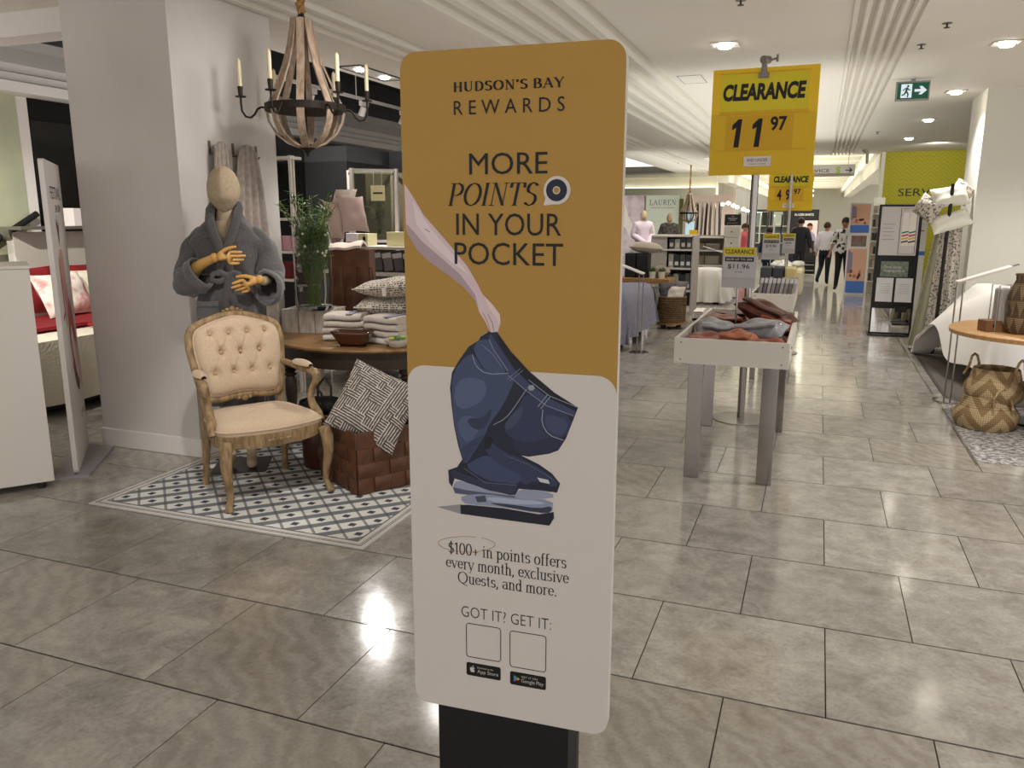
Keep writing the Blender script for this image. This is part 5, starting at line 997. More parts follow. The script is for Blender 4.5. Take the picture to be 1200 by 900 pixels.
for k in range(26):
    a = R.uniform(0, 6.28); r_ = R.uniform(.05, .18); h = R.uniform(.15, .65); sm.tube([(0, 0, .05), (r_*.5*cos(a), r_*.5*sin(a), h), (r_*cos(a), r_*sin(a), h*.9)], .003, 4)
    for q in range(5): leafq(lf, (r_*cos(a)*q/5, r_*sin(a)*q/5, h*(.4+.13*q)), (R.uniform(-1, 1), R.uniform(-1, 1), R.uniform(-.5, .5)), (0, 0, 1), .07, .012)
obj('stems', sm, stemm, pl)['kind'] = 'stuff'; obj('leaves', lf, leafm, pl)['kind'] = 'stuff'; obj('pot', MB().lathe([(.05, 0), (.07, .08), (.06, .08), (.001, .07)], 16), wf, pl, True)
# track lights in the slot and fixture beside it
tk = T('track_rail', 'white lighting track running through the dark ceiling slot', 'light rail', (-6.3, 5.5, 3.25)); obj('rail', MB().bb((-.02, 0, -.02), (.02, 12, .02)), wf, tk)
for j in range(6): obj('drop_rod', MB().tube([(0, .5+j*2.2, .02), (0, .5+j*2.2, .749)], .008, 6), wf, tk)
lens = M('lamp_lens', (255, 244, 225), emit=14)
for i, yy in enumerate((8.3, 9.3, 10.6, 11.8, 13.4)):
    s_ = T('track_spotlight', 'white track spotlight on the rail in the dark slot, %s from the column' % ('first', 'second', 'third', 'fourth', 'fifth')[i], 'spotlight', (-6.3, yy, 3.225), 0, 'track spotlights in the slot')
    obj('driver', MB().bb((-.03, -.09, -.07), (.03, .09, 0)), wf, s_, bevel=.004); hd_ = obj('head', MB().lathe([(.001, -.0), (.045, 0), (.05, -.13), (.044, -.13), (.04, -.11), (.001, -.11)], 18), wf, s_, True, loc=(0, 0, -.08), rot=(0, radians(25), 0)); obj('lens', MB().lathe([(.001, -.115), (.04, -.115), (.04, -.118), (.001, -.118)], 18), lens, hd_)
    spot(-6.3+.1, yy, 3.0, 40, 70, .6, WARM, (-5.0, yy+.3, 1.0))
# ------------------------------------------------------------------ clearance bins in the aisle
binw = M('bin_white', (214, 208, 198), .45); steel = M('brushed_steel', (160, 154, 150), .13, .97, bump=.01, bscale=30); screwm = M('screw', (120, 112, 104), .4, .8)
def bin_(name, label, loc, w, d, zt, h, legs):
    b = T(name, label, 'display bin', loc)
    obj('front_panel', MB().bb((0, 0, zt-h), (w, .02, zt)), binw, b, bevel=.0015); obj('back_panel', MB().bb((0, d-.02, zt-h), (w, d, zt)), binw, b)
    for x in (0, w-.02): obj('side_panel', MB().bb((x, .0201, zt-h), (x+.02, d-.0201, zt)), binw, b, bevel=.0015)
    obj('floor_panel', MB().bb((.02, .02, zt-h+.005), (w-.02, d-.02, zt-h+.025)), binw, b)
    for x in (.04, w-.04):
        for z in (zt-.025, zt-h+.025): obj('screw', MB().tube([(x, -.001, z), (x, .001, z)], .005, 10), screwm, b)
    for x, y, lw in legs: obj('leg', MB().bb((x, y, 0), (x+lw, y+.045, zt-h-.0005)), steel, b, bevel=.003)
    return b
bin_('clearance_bin', 'nearest white clearance bin on steel slab legs holding rust and grey bags', (-.765, 4.77, 0), .655, 1.68, .893, .152, [(.075, .11, .09), (.51, .11, .09), (.0, 1.42, .09), (.52, 1.42, .09)])
bin_('clearance_bin', 'second white clearance bin further down the aisle full of wrapped grey bedding', (-.585, 8.15, 0), .40, 1.6, .87, .18, [(.03, .05, .05), (.33, .05, .05), (.03, 1.45, .05), (.33, 1.45, .05)])
rust = M('rust_fabric', (150, 80, 58), .5, c2=(120, 58, 42), scale=18, bump=.3, bscale=40, coat=.3); brn = M('brown_leatherette', (92, 50, 36), .4, c2=(66, 34, 26), scale=14, bump=.3, bscale=50); gry = M('grey_wrapped', (158, 160, 164), .35, c2=(122, 124, 130), scale=16, bump=.5, bscale=40, coat=.4); pale = M('pale_rust', (176, 112, 86), .5, c2=(150, 86, 62), scale=14, bump=.3)
bagd = [('rust_bag', 'rust folded bag at the front left of the near bin', rust, (-.60, 4.98, .83), .26, .34, .12, (6, 4, 8)), ('rust_bag', 'pale rust folded bag at the front middle of the near bin', pale, (-.42, 4.97, .855), .22, .30, .13, (4, 3, -6)), ('rust_bag', 'rust folded bag at the front right of the near bin', rust, (-.22, 4.96, .825), .22, .28, .11, (4, 5, -3)),
        ('grey_bag', 'crinkled grey bag in the left middle of the near bin', gry, (-.58, 5.32, .86), .28, .34, .15, (8, 6, 12)), ('grey_bag', 'crinkled grey bag in the right middle of the near bin', gry, (-.32, 5.28, .875), .34, .32, .16, (6, -8, -8)),
        ('rust_bag', 'rust bag behind the grey ones on the left of the near bin', rust, (-.58, 5.72, .86), .3, .36, .14, (0, 3, 5)), ('rust_bag', 'rust bag far back left in the near bin', brn, (-.56, 6.15, .85), .3, .4, .13, (0, 0, -5)), ('brown_bag', 'brown bag leaning high at the back right of the near bin', brn, (-.30, 5.74, .955), .36, .34, .12, (0, 20, -20)), ('brown_bag', 'brown bag with a rust flap under the leaning one in the near bin', rust, (-.24, 5.70, .88), .24, .4, .12, (0, 10, 0)), ('brown_bag', 'dark brown bag furthest back in the near bin', brn, (-.26, 6.2, .86), .26, .38, .13, (0, 5, 3))]
for i, (nm, lb, mt, loc, w_, h_, t_, r) in enumerate(bagd):
    p = T(nm, lb, 'bag', loc, 0, 'bags in the near clearance bin'); p.rotation_euler = tuple(radians(a) for a in r)
    obj('body', pillow(w_, h_, t_, 18, 18, .03, i, .016), mt, p, True)
    obj('flap', MB().sheet(lambda u, v: (-w_*.4+w_*.8*u, -h_*.42+h_*.3*v, t_*.42+.008*sin(pi*v)+.004*sin(u*9)), 10, 6, .012), mt, p, True)
fl_ = MB()
o = T('bin_filling', 'folded grey and rust fabric layer covering the bottom of the near bin', 'fabric', (0, 0, 0)); obj('layer', MB().sheet(lambda u, v: (-.738+.6*u, 4.80+1.61*v, .80+.015*sin(14*u+3*v)+.012*sin(23*v)), 20, 40, .05), rust, o, True)
def card_sign(name, label, loc, w, z0, z1, strip, price, pole_z, y=0, txt=True):
    s_ = T(name, label, 'price card', loc)
    obj('pole', MB().tube([(w/2, .006, pole_z), (w/2, .006, z0)], .006, 8), steel, s_, True)
    obj('acrylic_base', MB().bb((-.006, 0, z0), (w+.006, .006, z1)), M('grey_acrylic', (172, 168, 168), .2), s_)
    h = z1-z0
    obj('yellow_strip', MB().bb((0, -.002, z1-h*.2), (w, -.0001, z1)), M('card_yellow', (206, 190, 20), .5), s_); obj('grey_card', MB().bb((0, -.002, z0+h*.25), (w, -.0001, z1-h*.2-.001)), M('card_grey', (184, 182, 184), .5), s_); obj('black_strip', MB().bb((.01, -.003, z1-h*.35), (w-.01, -.0021, z1-h*.24)), ink, s_)
    if txt:
        text('CLEARANCE', .01, w-.01, z1-h*.16, z1-h*.05, M('dark_red_ink', (70, 20, 20), .6), s_, -.0025, .02); text('SAVE UP TO 50%', .018, w-.018, z1-h*.32, z1-h*.27, M('badge_white'), s_, -.0035, .01); text(price, .03, w-.035, z0+h*.46, z0+h*.59, ink, s_, -.0025, .008); text('or less', w*.38, w*.62, z0+h*.38, z0+h*.42, ink, s_, -.0025)
    return s_
card_sign('price_card', 'yellow topped clearance price card standing in the near bin', (-.588, 5.55, 0), .205, 1.135, 1.402, .2, '$11.96', .80)
# clearance pole signs
yel = M('sign_yellow', (226, 186, 18), .45); yel2 = M('sign_yellow_green', (206, 190, 24), .45); yel3 = M('sign_amber', (214, 168, 14), .45)
def pole_sign(name, label, loc, w, z0, z1, price, cents, base_r, pole_x, rz=0, polem=steel, clip=True):
    s_ = T(name, label, 'sign', loc, rz); h = z1-z0
    py_ = .034 if clip else -.03; obj('pole', MB().tube([(pole_x, py_, .012), (pole_x, py_, z0+h*.96 if clip else z1+.06)], .029 if clip else .016, 10), polem, s_, True)
    obj('base', MB().lathe([(.001, 0), (base_r, 0), (base_r, .008), (base_r*.9, .014), (.03, .016), (.001, .016)], 40, (pole_x, .02, 0)), M('base_grey', (150, 146, 140), .3, .6), s_, True)
    obj('board', MB().bb((0, -.012, z0), (w, 0, z1)), yel, s_, bevel=.002)
    x0, x1 = w*.09, w*.91; P1 = MB().bb((x0, -.014, z0+h*.60), (x1, -.0121, z0+h*.95)); obj('header_panel', P1, yel2, s_); obj('number_panel', MB().bb((x0+w*.06, -.0135, z0+h*.24), (x1-w*.12, -.0121, z0+h*.56)), yel3, s_)
    for z in (.575, .235, .955, .595): obj('ridge', MB().bb((x0-.01, -.018, z0+h*z), (x1+.01, -.0121, z0+h*z+.006)), yel3, s_)
    text('CLEARANCE', w*.105, w*.885, z0+h*.70, z0+h*.86, ink, s_, -.0145, .05, .12)
    n = len(price)
    for dg, xa, xb in ((price[0], .20, .305), (price[1], .395, .50)):
        if dg == '1':
            W1 = (xb-xa)*w; X1 = xa*w; Z1 = z0+h*.265; H1 = h*.265
            obj('numeral_one', MB().prism([(X1+a*W1, Z1+b*H1) for a, b in ((.30, 0), (.78, 0), (1.0, 1), (.66, 1), (.12, .80), (.10, .62), (.48, .70))], -.0146, -.0136, up), ink, s_)
        else: text(dg, xa*w, xb*w, z0+h*.265, z0+h*.53, ink, s_, -.0145, .03)
    text(cents, w*.575, w*.73, z0+h*.41, z0+h*.545, ink, s_, -.0145, .03)
    obj('label_plate', MB().bb((w*.34, -.016, z0+h*.08), (w*.60, -.0121, z0+h*.175)), M('label_white'), s_, bevel=.001); text('AND UNDER', w*.37, w*.57, z0+h*.125, z0+h*.155, ink, s_, -.0165); text('prices as marked', w*.39, w*.55, z0+h*.095, z0+h*.112, ink, s_, -.0165)
    if clip:
        c = MB().bb((w*.435, -.03, z1-.075), (w*.535, .03, z1-.04)).bb((w*.46, -.032, z1-.07), (w*.51, .01, z1+.06)); c.lathe([(.001, -.02), (.035, -.02), (.035, .02), (.001, .02)], 14, (0, 0, 0)).tf(Matrix.Identity(4))
        cm = MB().bb((w*.435, -.03, z1-.075), (w*.535, .03, z1-.04)).bb((w*.46, -.032, z1-.07), (w*.51, .01, z1+.05)); obj('clip', cm, M('clip_grey', (130, 124, 120), .4, .5), s_, bevel=.004)
        obj('clip_screw', MB().tube([(w*.47, -.035, z1+.05), (w*.52, .02, z1+.055)], .028, 12).tube([(w*.52, 0, z1+.045), (w*.60, 0, z1+.06)], .008, 6).tube([(w*.60, 0, z1+.035), (w*.60, 0, z1+.085)], .009, 6), M('clip_grey'), s_, True)
    return s_
pole_sign('clearance_sign', 'large yellow clearance sign marked eleven ninety-seven on a steel pole', (-.835, 6.50, 0), .755, 1.91, 2.675, '11', '97', .215, .345, radians(-1.5))
pole_sign('clearance_sign', 'smaller looking yellow clearance sign marked forty-nine ninety-seven further back', (-.595, 10.0, 0), .49, 1.67, 2.12, '49', '97', .2, .25, 0, M('pole_white', (206, 202, 196), .4), False)
# bin two contents
for i in range(9):
    x = -.55+i*.039; p = T('bedding_pack', 'wrapped grey bedding pack in the second bin, '+('leftmost in the front row', 'second from the left', 'third from the left', 'fourth from the left', 'in the very middle of the row', 'fourth from the right', 'third from the right', 'second from the right', 'rightmost in the front row')[i], 'bedding pack', (x, 8.19, .72), 0, 'grey packs in the second bin')
    p.rotation_euler = (radians(-6), radians(9), 0); obj('wrap', MB().bb((0, 0, 0), (.033, .26, .30+.008*(i % 3))), [M('pk_taupe', (132, 124, 120), .3), M('pk_grey', (152, 146, 142), .25), M('pk_dark', (100, 96, 96), .3)][(i*2) % 3], p, bevel=.006)
    obj('glare_top', MB().bb((.001, -.001, .255), (.032, .05, .302)), M('pale_strip'), p)  # pale top strip stands in for glare on the wrapping
for i, (x, y, c_, lb) in enumerate(((-.54, 8.62, (74, 74, 80), 'charcoal folded towels behind the grey packs, left, in the second bin'), (-.42, 8.62, (66, 66, 72), 'charcoal folded towels behind the grey packs, middle, in the second bin'), (-.30, 8.60, (202, 186, 130), 'cream wrapped blanket at the right behind the grey packs in the second bin'))):
    p = T('folded_towels', lb, 'towels', (x, y, .735)); obj('stack', MB().bb((0, 0, 0), (.11, .3, .36)), M('ftw%d' % i, c_, .8), p, bevel=.015)
    obj('fold_line', MB().bb((-.001, -.001, .17), (.111, .301, .18)), M('fold_dark', (40, 38, 38), .9), p)
card_sign('price_card', 'price card on the left at the back of the second bin', (-.56, 9.1, 0), .17, 1.15, 1.42, .2, '$19.96', .85)
card_sign('price_card', 'price card partly hidden at the right of the second bin', (-.375, 9.5, 0), .125, 1.20, 1.42, .2, '$24.96', .85)
b3 = T('far_bin', 'third bin in the aisle with cream wrapped goods under a curved rim', 'display bin', (-.62, 11.2, 0)); obj('tub', MB().bb((0, 0, .58), (.46, 1.0, .93)), M('cream_tub', (196, 186, 156), .5), b3, bevel=.05); obj('stand', MB().bb((.1, .1, 0), (.36, .9, .579)), binw, b3)
gw = MB(); R = random.Random(2)
for i in range(26): gw.ell((.07+.32*R.random(), .1+.8*R.random(), .945+.03*R.random()), (.07, .07, .035), 8, 6)
obj('wrapped_goods', gw, M('shiny_wrap', (206, 204, 196), .2), b3, True)['kind'] = 'stuff'

# ------------------------------------------------------------------ left of the aisle: bed with throw, plank table, basket
denim = M('blue_grey_throw', (146, 146, 158), .9, c2=(122, 124, 140), scale=16, stretch=(6, 6, 1), bump=.4, bscale=50)
tb2 = T('throw_bed', 'low bed covered by a crinkled blue grey throw behind the main sign', 'bed', (-2.12, 9.55, 0))
obj('mattress', MB().bb((-1.2, .06, .2), (-.06, 1.45, .66)), M('label_white'), tb2, bevel=.04); obj('legs', MB().bb((-1.1, .2, 0), (-1.0, .3, .2)).bb((-.2, .2, 0), (-.1, .3, .2)).bb((-.2, 1.3, 0), (-.1, 1.4, .2)), black, tb2)
def drape(x0, x1, y0, y1, zt, outs, seed=0, n=60, rip=.03):
    # outs = (left out, left z), (right..), (front..), (back..)
    def f(u, v):
        a = u*1.6-.3; b = v*1.6-.3; x = x0+(x1-x0)*min(1, max(0, a)); y = y0+(y1-y0)*min(1, max(0, b)); z = zt
        for t_, (o_, zb), ax, sg in ((max(0, -a)/.3, outs[0], 0, -1), (max(0, a-1)/.3, outs[1], 0, 1), (max(0, -b)/.3, outs[2], 1, -1), (max(0, b-1)/.3, outs[3], 1, 1)):
            if t_ > 0:
                k = t_; other = v if ax == 0 else u; w_ = rip*k*sin(other*24+seed)+rip*.6*k*sin(other*41+seed*2)
                if ax == 0: x += sg*(o_*k**1.0+w_+.05*min(1, k*4))
                else: y += sg*(o_*k+w_+.05*min(1, k*4))
                z = min(z, zt-(zt-zb)*(k**1.1))
        z += .012*sin(7*u+seed)*sin(9*v)*(z == zt)
        return (x, y, z)
    return MB().sheet(f, n, n, .02)
obj('throw', drape(-1.2, -.05, .0, 1.50, .69, ((.05, .3), (.07, .16), (.10, .08), (.04, .4)), 2).tf(Matrix.Identity(4)), denim, tb2, True)
def slab_sign(name, label, loc, rz, w, z, cardm):
    s_ = T(name, label, 'sign', loc, rz)
    for x in (-.025, .025): obj('rod', MB().tube([(x, 0, .01), (x, 0, z-.01)], .007, 8), steel, s_, True)
    obj('foot', MB().lathe([(.001, 0), (.12, 0), (.12, .008), (.001, .01)], 24), steel, s_, True)
    obj('slanted_card', MB().box((w*.5, 0, 0), (w, .15, .016)).tf(Matrix.Translation((-.03, 0, z)) @ Matrix.Rotation(radians(-20), 4, 'Y')), cardm, s_, bevel=.004); obj('card_lip', MB().box((w+.02, .0, 0), (.07, .05, .010)).tf(Matrix.Translation((-.03, 0, z)) @ Matrix.Rotation(radians(-20), 4, 'Y')), M('clip_grey'), s_); return s_
slab_sign('floor_card_stand', 'slim twin-rod stand with slanted white card in front of the blue grey throw', (-1.93, 9.42, 0), radians(180), .30, .94, M('label_white'))
pt = T('plank_table', 'thick brown wooden plank table behind the blue grey throw', 'table', (-2.9, 11.95, 0)); obj('plank_top', MB().bb((-.4, 0, .62), (.87, .5, .695)), M('oak_plank', (170, 128, 78), .5, c2=(140, 100, 56), scale=8, stretch=(1, 6, 6)), pt, bevel=.01)
for x in (-.3, .7): obj('leg', MB().bb((x, .1, 0), (x+.06, .4, .619)), black, pt)
for i, (x, y, w_, h_, lb) in enumerate(((-2.74, 12.1, .17, .36, 'black box on the plank table, left one'), (-2.56, 12.1, .18, .36, 'black box on the plank table, right one under the fur cushion'))):
    p = T('black_box', lb, 'box', (x, y, .6955)); obj('carton', MB().bb((0, 0, 0), (w_-.008, .25, h_)), M('box_black', (24, 22, 22), .45), p, bevel=.004); obj('lid_edge', MB().bb((-.002, -.002, h_-.03), (w_-.006, .252, h_-.024)), M('box_edge', (70, 66, 64), .4), p)
for i, (x, y, z, c_, lb, w_) in enumerate(((-2.45, 12.25, 1.14, (176, 164, 146), 'taupe faux fur cushion lying on the black boxes', .52), (-2.23, 12.32, .775+.01, (168, 154, 138), 'smaller taupe cushion standing behind the potted plants', .3))):
    p = T('fur_cushion', lb, 'cushion', (x, y, z)); p.rotation_euler = (0, radians(4), radians(10)); obj('cover', pillow(w_, .3, .16, 12, 12, .06, i), M('fur%d' % i, c_, .95, bump=1, bscale=60, sheen=.4), p, True)
for i, (x, lb) in enumerate(((-2.30, 'small white pot with a green plant, left one on the plank table'), (-2.16, 'small white pot with a green plant, right one at the end of the plank table'))):
    p = T('potted_plant', lb, 'plant', (x, 12.03, .6955), 0, 'potted plants on the plank table'); obj('pot', MB().lathe([(.001, 0), (.045, 0), (.052, .10), (.046, .10), (.04, .09), (.001, .09)], 18), M('stone_white'), p, True)
    lf = MB(); R = random.Random(i)
    for q in range(60): leafq(lf, (R.uniform(-.03, .03), R.uniform(-.03, .03), .09), (R.uniform(-1, 1), R.uniform(-1, 1), R.uniform(.5, 2)), (0, 0, 1), R.uniform(.05, .10), .009)
    obj('leaves', lf, leafm, p)['kind'] = 'stuff'
wick = M('wicker', (122, 96, 60), .7, c2=(88, 66, 38), scale=30)
def wicker_basket(name, label, loc, r, h, n=26, m=12):
    b = T(name, label, 'basket', loc); mb = MB()
    for j in range(m):
        z = .10+(h-.10)*(j+.5)/m; mb.tube([((r+.007*(1 if (k+j) % 2 else -1))*cos(2*pi*k/(2*n)), (r+.007*(1 if (k+j) % 2 else -1))*sin(2*pi*k/(2*n)), z) for k in range(2*n)], (h-.1)/m*.42, 5, closed=True, cap=False, up=(0, 0, 1))
    obj('weave', mb, wick, b, True)['kind'] = 'stuff'
    st = MB()
    for k in range(n): a = 2*pi*(k+.25)/n; st.tube([(r*cos(a), r*sin(a), .1), (r*cos(a), r*sin(a), h)], .006, 4)
    obj('stakes', st, wick, b)['kind'] = 'stuff'
    obj('rim', MB().tube([(r*1.02*cos(2*pi*k/32), r*1.02*sin(2*pi*k/32), h) for k in range(32)], .016, 6, closed=True, up=(0, 0, 1)), wick, b, True); obj('base', MB().lathe([(.001, .07), (r*1.05, .07), (r*1.05, .098), (.001, .1)], 28), M('oak_plank'), b)
    for k in range(4): a = pi/4+pi/2*k; obj('castor', MB().tube([(r*.8*cos(a)-.012, r*.8*sin(a), .035), (r*.8*cos(a)+.012, r*.8*sin(a), .035)], .033, 12), black, b, True)
    return b
wicker_basket('wicker_basket', 'round brown wicker basket on castors filled with grey cushions by the aisle', (-1.94, 11.72, 0), .195, .46)
for i, (x, y, z, c_, lb, rx, rz) in enumerate(((-2.00, 11.76, .53, (78, 76, 80), 'charcoal cushion standing at the left in the wicker basket', 70, 20), (-1.89, 11.70, .50, (196, 188, 178), 'pale patterned cushion at the front of the wicker basket', 60, -10), (-1.85, 11.80, .56, (112, 106, 104), 'grey cushion at the right in the wicker basket', 75, -30))):
    p = T('cushion', lb, 'cushion', (x, y, z)); p.rotation_euler = (Matrix.Rotation(radians(rz), 3, 'Z') @ Matrix.Rotation(radians(rx), 3, 'X')).to_euler(); obj('cover', pillow(.26, .26, .11, 12, 12, .06, i), M('wcu%d' % i, c_, .9, bump=.2), p, True)
ff = T('floor_linens', 'low stack of white linens on a trolley beside the wicker basket', 'linens', (-1.72, 12.3, 0)); obj('trolley', MB().bb((0, 0, .05), (.16, .5, .08)), black, ff); obj('castors', MB().tube([(.02, .05, .02), (.14, .05, .02)], .02, 8).tube([(.02, .4, .02), (.14, .4, .02)], .02, 8), black, ff); obj('stack', folds(MB(), .15, .45, 4, .03, 2, .08, .25, .081), M('white_linen'), ff, True)
cl = T('hanging_blankets', 'grey green blankets draped over a rail between the throw and the wicker basket', 'blanket', (-2.16, 11.55, 0))
for k in range(3): obj('blanket', MB().sheet(lambda u, v: (-.12+k*.055+.05*sin(pi*min(1, v*1.2)), -.1+.3*u, .60-.42*v+.02*sin(8*u+k)), 8, 12, .018), M('hb%d' % k, ((126, 130, 122), (158, 158, 148), (110, 112, 108))[k], .9, bump=.3), cl, True)
obj('rail', MB().tube([(-.14, .05, .60), (.06, .05, .60)], .012, 6).tube([(-.14, .05, 0), (-.14, .05, .6)], .012, 6), steel, cl)
# shelf units
def shelf_unit(name, label, loc, w, d, zs, zt, panel, post=False):
    s_ = T(name, label, 'shelf', loc)
    for x in ((0, w-.02)): obj('side_panel' if not post else 'post', MB().bb((x, 0, 0), (x+.02, d if not post else .03, zt)), panel, s_)
    obj('back', MB().bb((.02, d-.02, .1), (w-.02, d, zt)), M('shelf_back', (150, 144, 134), .8), s_)
    for z in zs: obj('shelf_board', MB().bb((.021, -.03, z), (w-.021, d-.02, z+.025)), wf, s_)
    return s_
shelf_unit('bookcase', 'white shelf unit with grey side panel holding dark bedding packs', (-2.56, 13.2, 0), .68, .7, (.40, .76, 1.06, 1.28), 1.305, M('panel_grey', (176, 168, 160), .6))
pn = obj('end_panel', MB().bb((0, -.01, 0), (.26, .012, 1.30)), M('panel_grey'), [o for o in bpy.data.objects if o.name == 'bookcase'][0])
R = random.Random(5)
for z, h in ((.786, .24), (1.086, .19), (.426, .28)):
    for k in range(4):
        w_ = .085; p = T('bedding_pack', 'dark wrapped pack, %s shelf of the white bookcase, %s from its left' % ({.786: 'middle', 1.086: 'top', .426: 'lowest'}[z], ('first', 'second', 'third', 'fourth')[k]), 'bedding pack', (-2.28+k*.094, 13.24, z), 0, 'packs on the white bookcase')
        obj('wrap', MB().bb((0, 0, 0), (w_, .3, h-R.uniform(0, .03))), M('bp%d' % (k+int(z*10) % 2*4), ((60, 66, 68), (92, 98, 98), (74, 78, 84), (178, 180, 170))[(k+int(z*10)) % 4], .35), p, bevel=.006); obj('label', MB().bb((.015, -.002, .04), (w_-.015, -.0001, .10)), M('label_white'), p)
shelf_unit('wire_shelf', 'far white shelf rack behind the draped white table', (-2.42, 16.6, 0), .66, .5, (.62, .92, 1.18), 1.23, steel, True)
for z, h in ((.646, .17), (.946, .12)):
    for k in range(2): p = T('storage_carton', 'beige carton on the far white rack, %s board, %s one' % ('lower' if z < .8 else 'upper', ('left', 'right')[k]), 'carton', (-2.45+k*.29, 16.92, z), 0, 'cartons on the far rack'); obj('carton', MB().bb((0, 0, 0), (.27, .3, h)), M('bc%d' % k, ((196, 184, 170), (222, 214, 196))[k], .7), p, bevel=.004)
bl_ = [o for o in bpy.data.objects if o.name == 'wire_shelf'][0]; obj('brace_arm', MB().tube([(.25, -.03, 1.02), (.64, -.03, .90)], .014, 6), wf, bl_)

dt = T('draped_table', 'table under a floor length white cloth in the middle distance', 'table', (-2.0, 15.7, 0)); obj('cloth', drape(-.28, .26, -.35, .45, .62, ((.12, .20), (.16, .06), (.10, .04), (.06, .1)), 4, rip=.05), M('white_linen'), dt, True); obj('table', MB().bb((-.26, -.2, .54), (.28, .4, .57)).bb((-.2, -.1, 0), (-.15, -.05, .54)).bb((.2, .3, 0), (.25, .35, .54)).bb((.2, -.1, 0), (.25, -.05, .54)).bb((-.2, .3, 0), (-.15, .35, .54)), black, dt)
dw = T('drawer_tower', 'white drawer tower with small black knobs behind the near price card', 'drawers', (-1.78, 16.6, 0)); obj('carcass', MB().bb((0, 0, .02), (.30, .4, 1.43)), cp_, dw, bevel=.004)
for i in range(6): dd = obj('drawer', MB().bb((.015, -.012, .08+i*.225), (.285, 0, .08+i*.225+.21)), cp_, dw, bevel=.003); obj('knob', MB().ell((.15, -.025, .08+i*.225+.105), (.014, .014, .014), 8, 6), black, dd, True)
bc_ = T('black_card', 'small black sign standing on top of the white drawer tower', 'sign', (-1.79, 16.7, 1.431)); obj('card', MB().bb((0, 0, 0), (.31, .02, .215)), M('card_black', (20, 24, 22), .5), bc_)
text('THE', .13, .18, .165, .182, M('badge_white'), bc_, -.001); text('BEDDING', .07, .24, .125, .150, M('badge_white'), bc_, -.001); text('SHOP', .10, .21, .09, .115, M('badge_white'), bc_, -.001); text('ask for details here', .05, .26, .04, .055, M('badge_white'), bc_, -.001)
yb = T('yellow_card', 'small yellow card on the far rack under the small chandelier', 'card', (-2.37, 17.0, 1.2094)); obj('card', MB().bb((-.15, 0, 0), (.02, .02, .12)), yel, yb); obj('foot', MB().bb((-.12, -.03, -.004), (0, .06, -.0002)), wf, yb)

# ------------------------------------------------------------------ fashion department far left
fw_ = T('lauren_panel', 'pale mint wall panel with the LAUREN lettering far across the store', 'sign', (-6.75, 33.35, 0)); obj('panel', MB().bb((0, 0, 0), (1.38, .1, 2.5)), M('mint_panel', (222, 232, 216), .7), fw_)
serif('LAUREN', .16, 1.22, 2.06, 2.27, M('slate_ink', (96, 106, 120), .6), fw_, -.005, thick=.14, thin=.05, track=.12); text('RALPH LAUREN', .22, 1.15, 1.93, 1.98, M('slate_ink'), fw_, -.005)
mu = T('mural_panel', 'pink and white horse mural panel left of the mint lettering wall', 'mural', (-8.0, 33.3, 0)); obj('panel', MB().bb((0, 0, 0), (1.2, .1, 2.5)), M('mural_print', (226, 212, 218), .7, c2=(150, 140, 140), scale=2.2, contrast=(.45, .75)), mu)
obj('horse_head_print', MB().poly([(x, -.004, z) for x, z in csm([(.1, 1.9), (.3, 2.15), (.45, 2.0), (.55, 1.6), (.9, 1.0), (.85, .7), (.6, .8), (.4, 1.2), (.2, 1.3)], 1)]), M('horse_print', (244, 236, 228), .7), mu)
ol = T('olive_drape', 'olive green hanging drape between the mint panel and the far rails', 'curtain', (-5.36, 33.2, 0)); obj('drape', MB().sheet(lambda u, v: (.16*u, -.02*sin(u*14), .0+2.3*v), 10, 4, .02), M('olive_cloth', (112, 110, 62), .8), ol, True)
pkp = T('pink_panel', 'pale pink lit wall panel behind the small chandelier', 'panel', (-5.0, 33.3, 0)); obj('panel', MB().bb((0, 0, 0), (1.75, .08, 2.5)), M('pink_panel', (232, 212, 204), .7), pkp)
R = random.Random(11)
def clothes_rail(name, label, loc, w, z, cols, rz=0, L=.75):
    s_ = T(name, label, 'clothes rail', loc, rz); obj('rail', MB().tube([(0, 0, 0), (0, 0, z), (w, 0, z), (w, 0, 0)], .014, 6), steel, s_, True)
    n = len(cols)
    for k, c_ in enumerate(cols): obj('garment', MB().sheet(lambda u, v: (.05+(w-.1)*k/max(1, n-1)+.015*sin(3*v+k)+.01*sin(9*u), -.2+.4*u*(1-.25*(1-v)) + .05*(1-v), z-.02-L*v-.08*abs(2*u-1)*(1-v)**3), 6, 6, .03), M('garm_%d_%d_%d' % c_, c_, .8), s_, True)
    return s_
clothes_rail('clothes_rail', 'tall dark clothes rail in the far fashion area under the small chandelier', (-3.75, 26.5, 0), .8, 2.05, [(50, 44, 42), (160, 150, 140), (30, 28, 30), (120, 110, 100), (200, 190, 180), (40, 36, 34)], L=1.2)
clothes_rail('clothes_rail', 'lower clothes rail of dark garments beyond the pole of the large sign', (-2.6, 28.5, 0), 1.0, 1.75, [(24, 26, 28), (60, 62, 60), (22, 22, 24), (190, 186, 176), (40, 42, 40)], L=1.0)
clothes_rail('clothes_rail', 'rail of white and black garments left of the person in the suit', (-1.6, 30.5, 0), 1.1, 1.7, [(210, 206, 200), (26, 24, 26), (200, 150, 150), (32, 34, 36), (180, 176, 170)], L=1.0)
lb_ = T('light_blue_panel', 'pale blue backlit panel beside the far clothes rail', 'panel', (-3.95, 25.8, 0)); obj('panel', MB().bb((0, 0, .8), (.26, .05, 1.75)), M('sky_panel', (186, 216, 232), .5, emit=.5), lb_); obj('stand', MB().bb((.11, .02, 0), (.15, .04, .80)), steel, lb_)
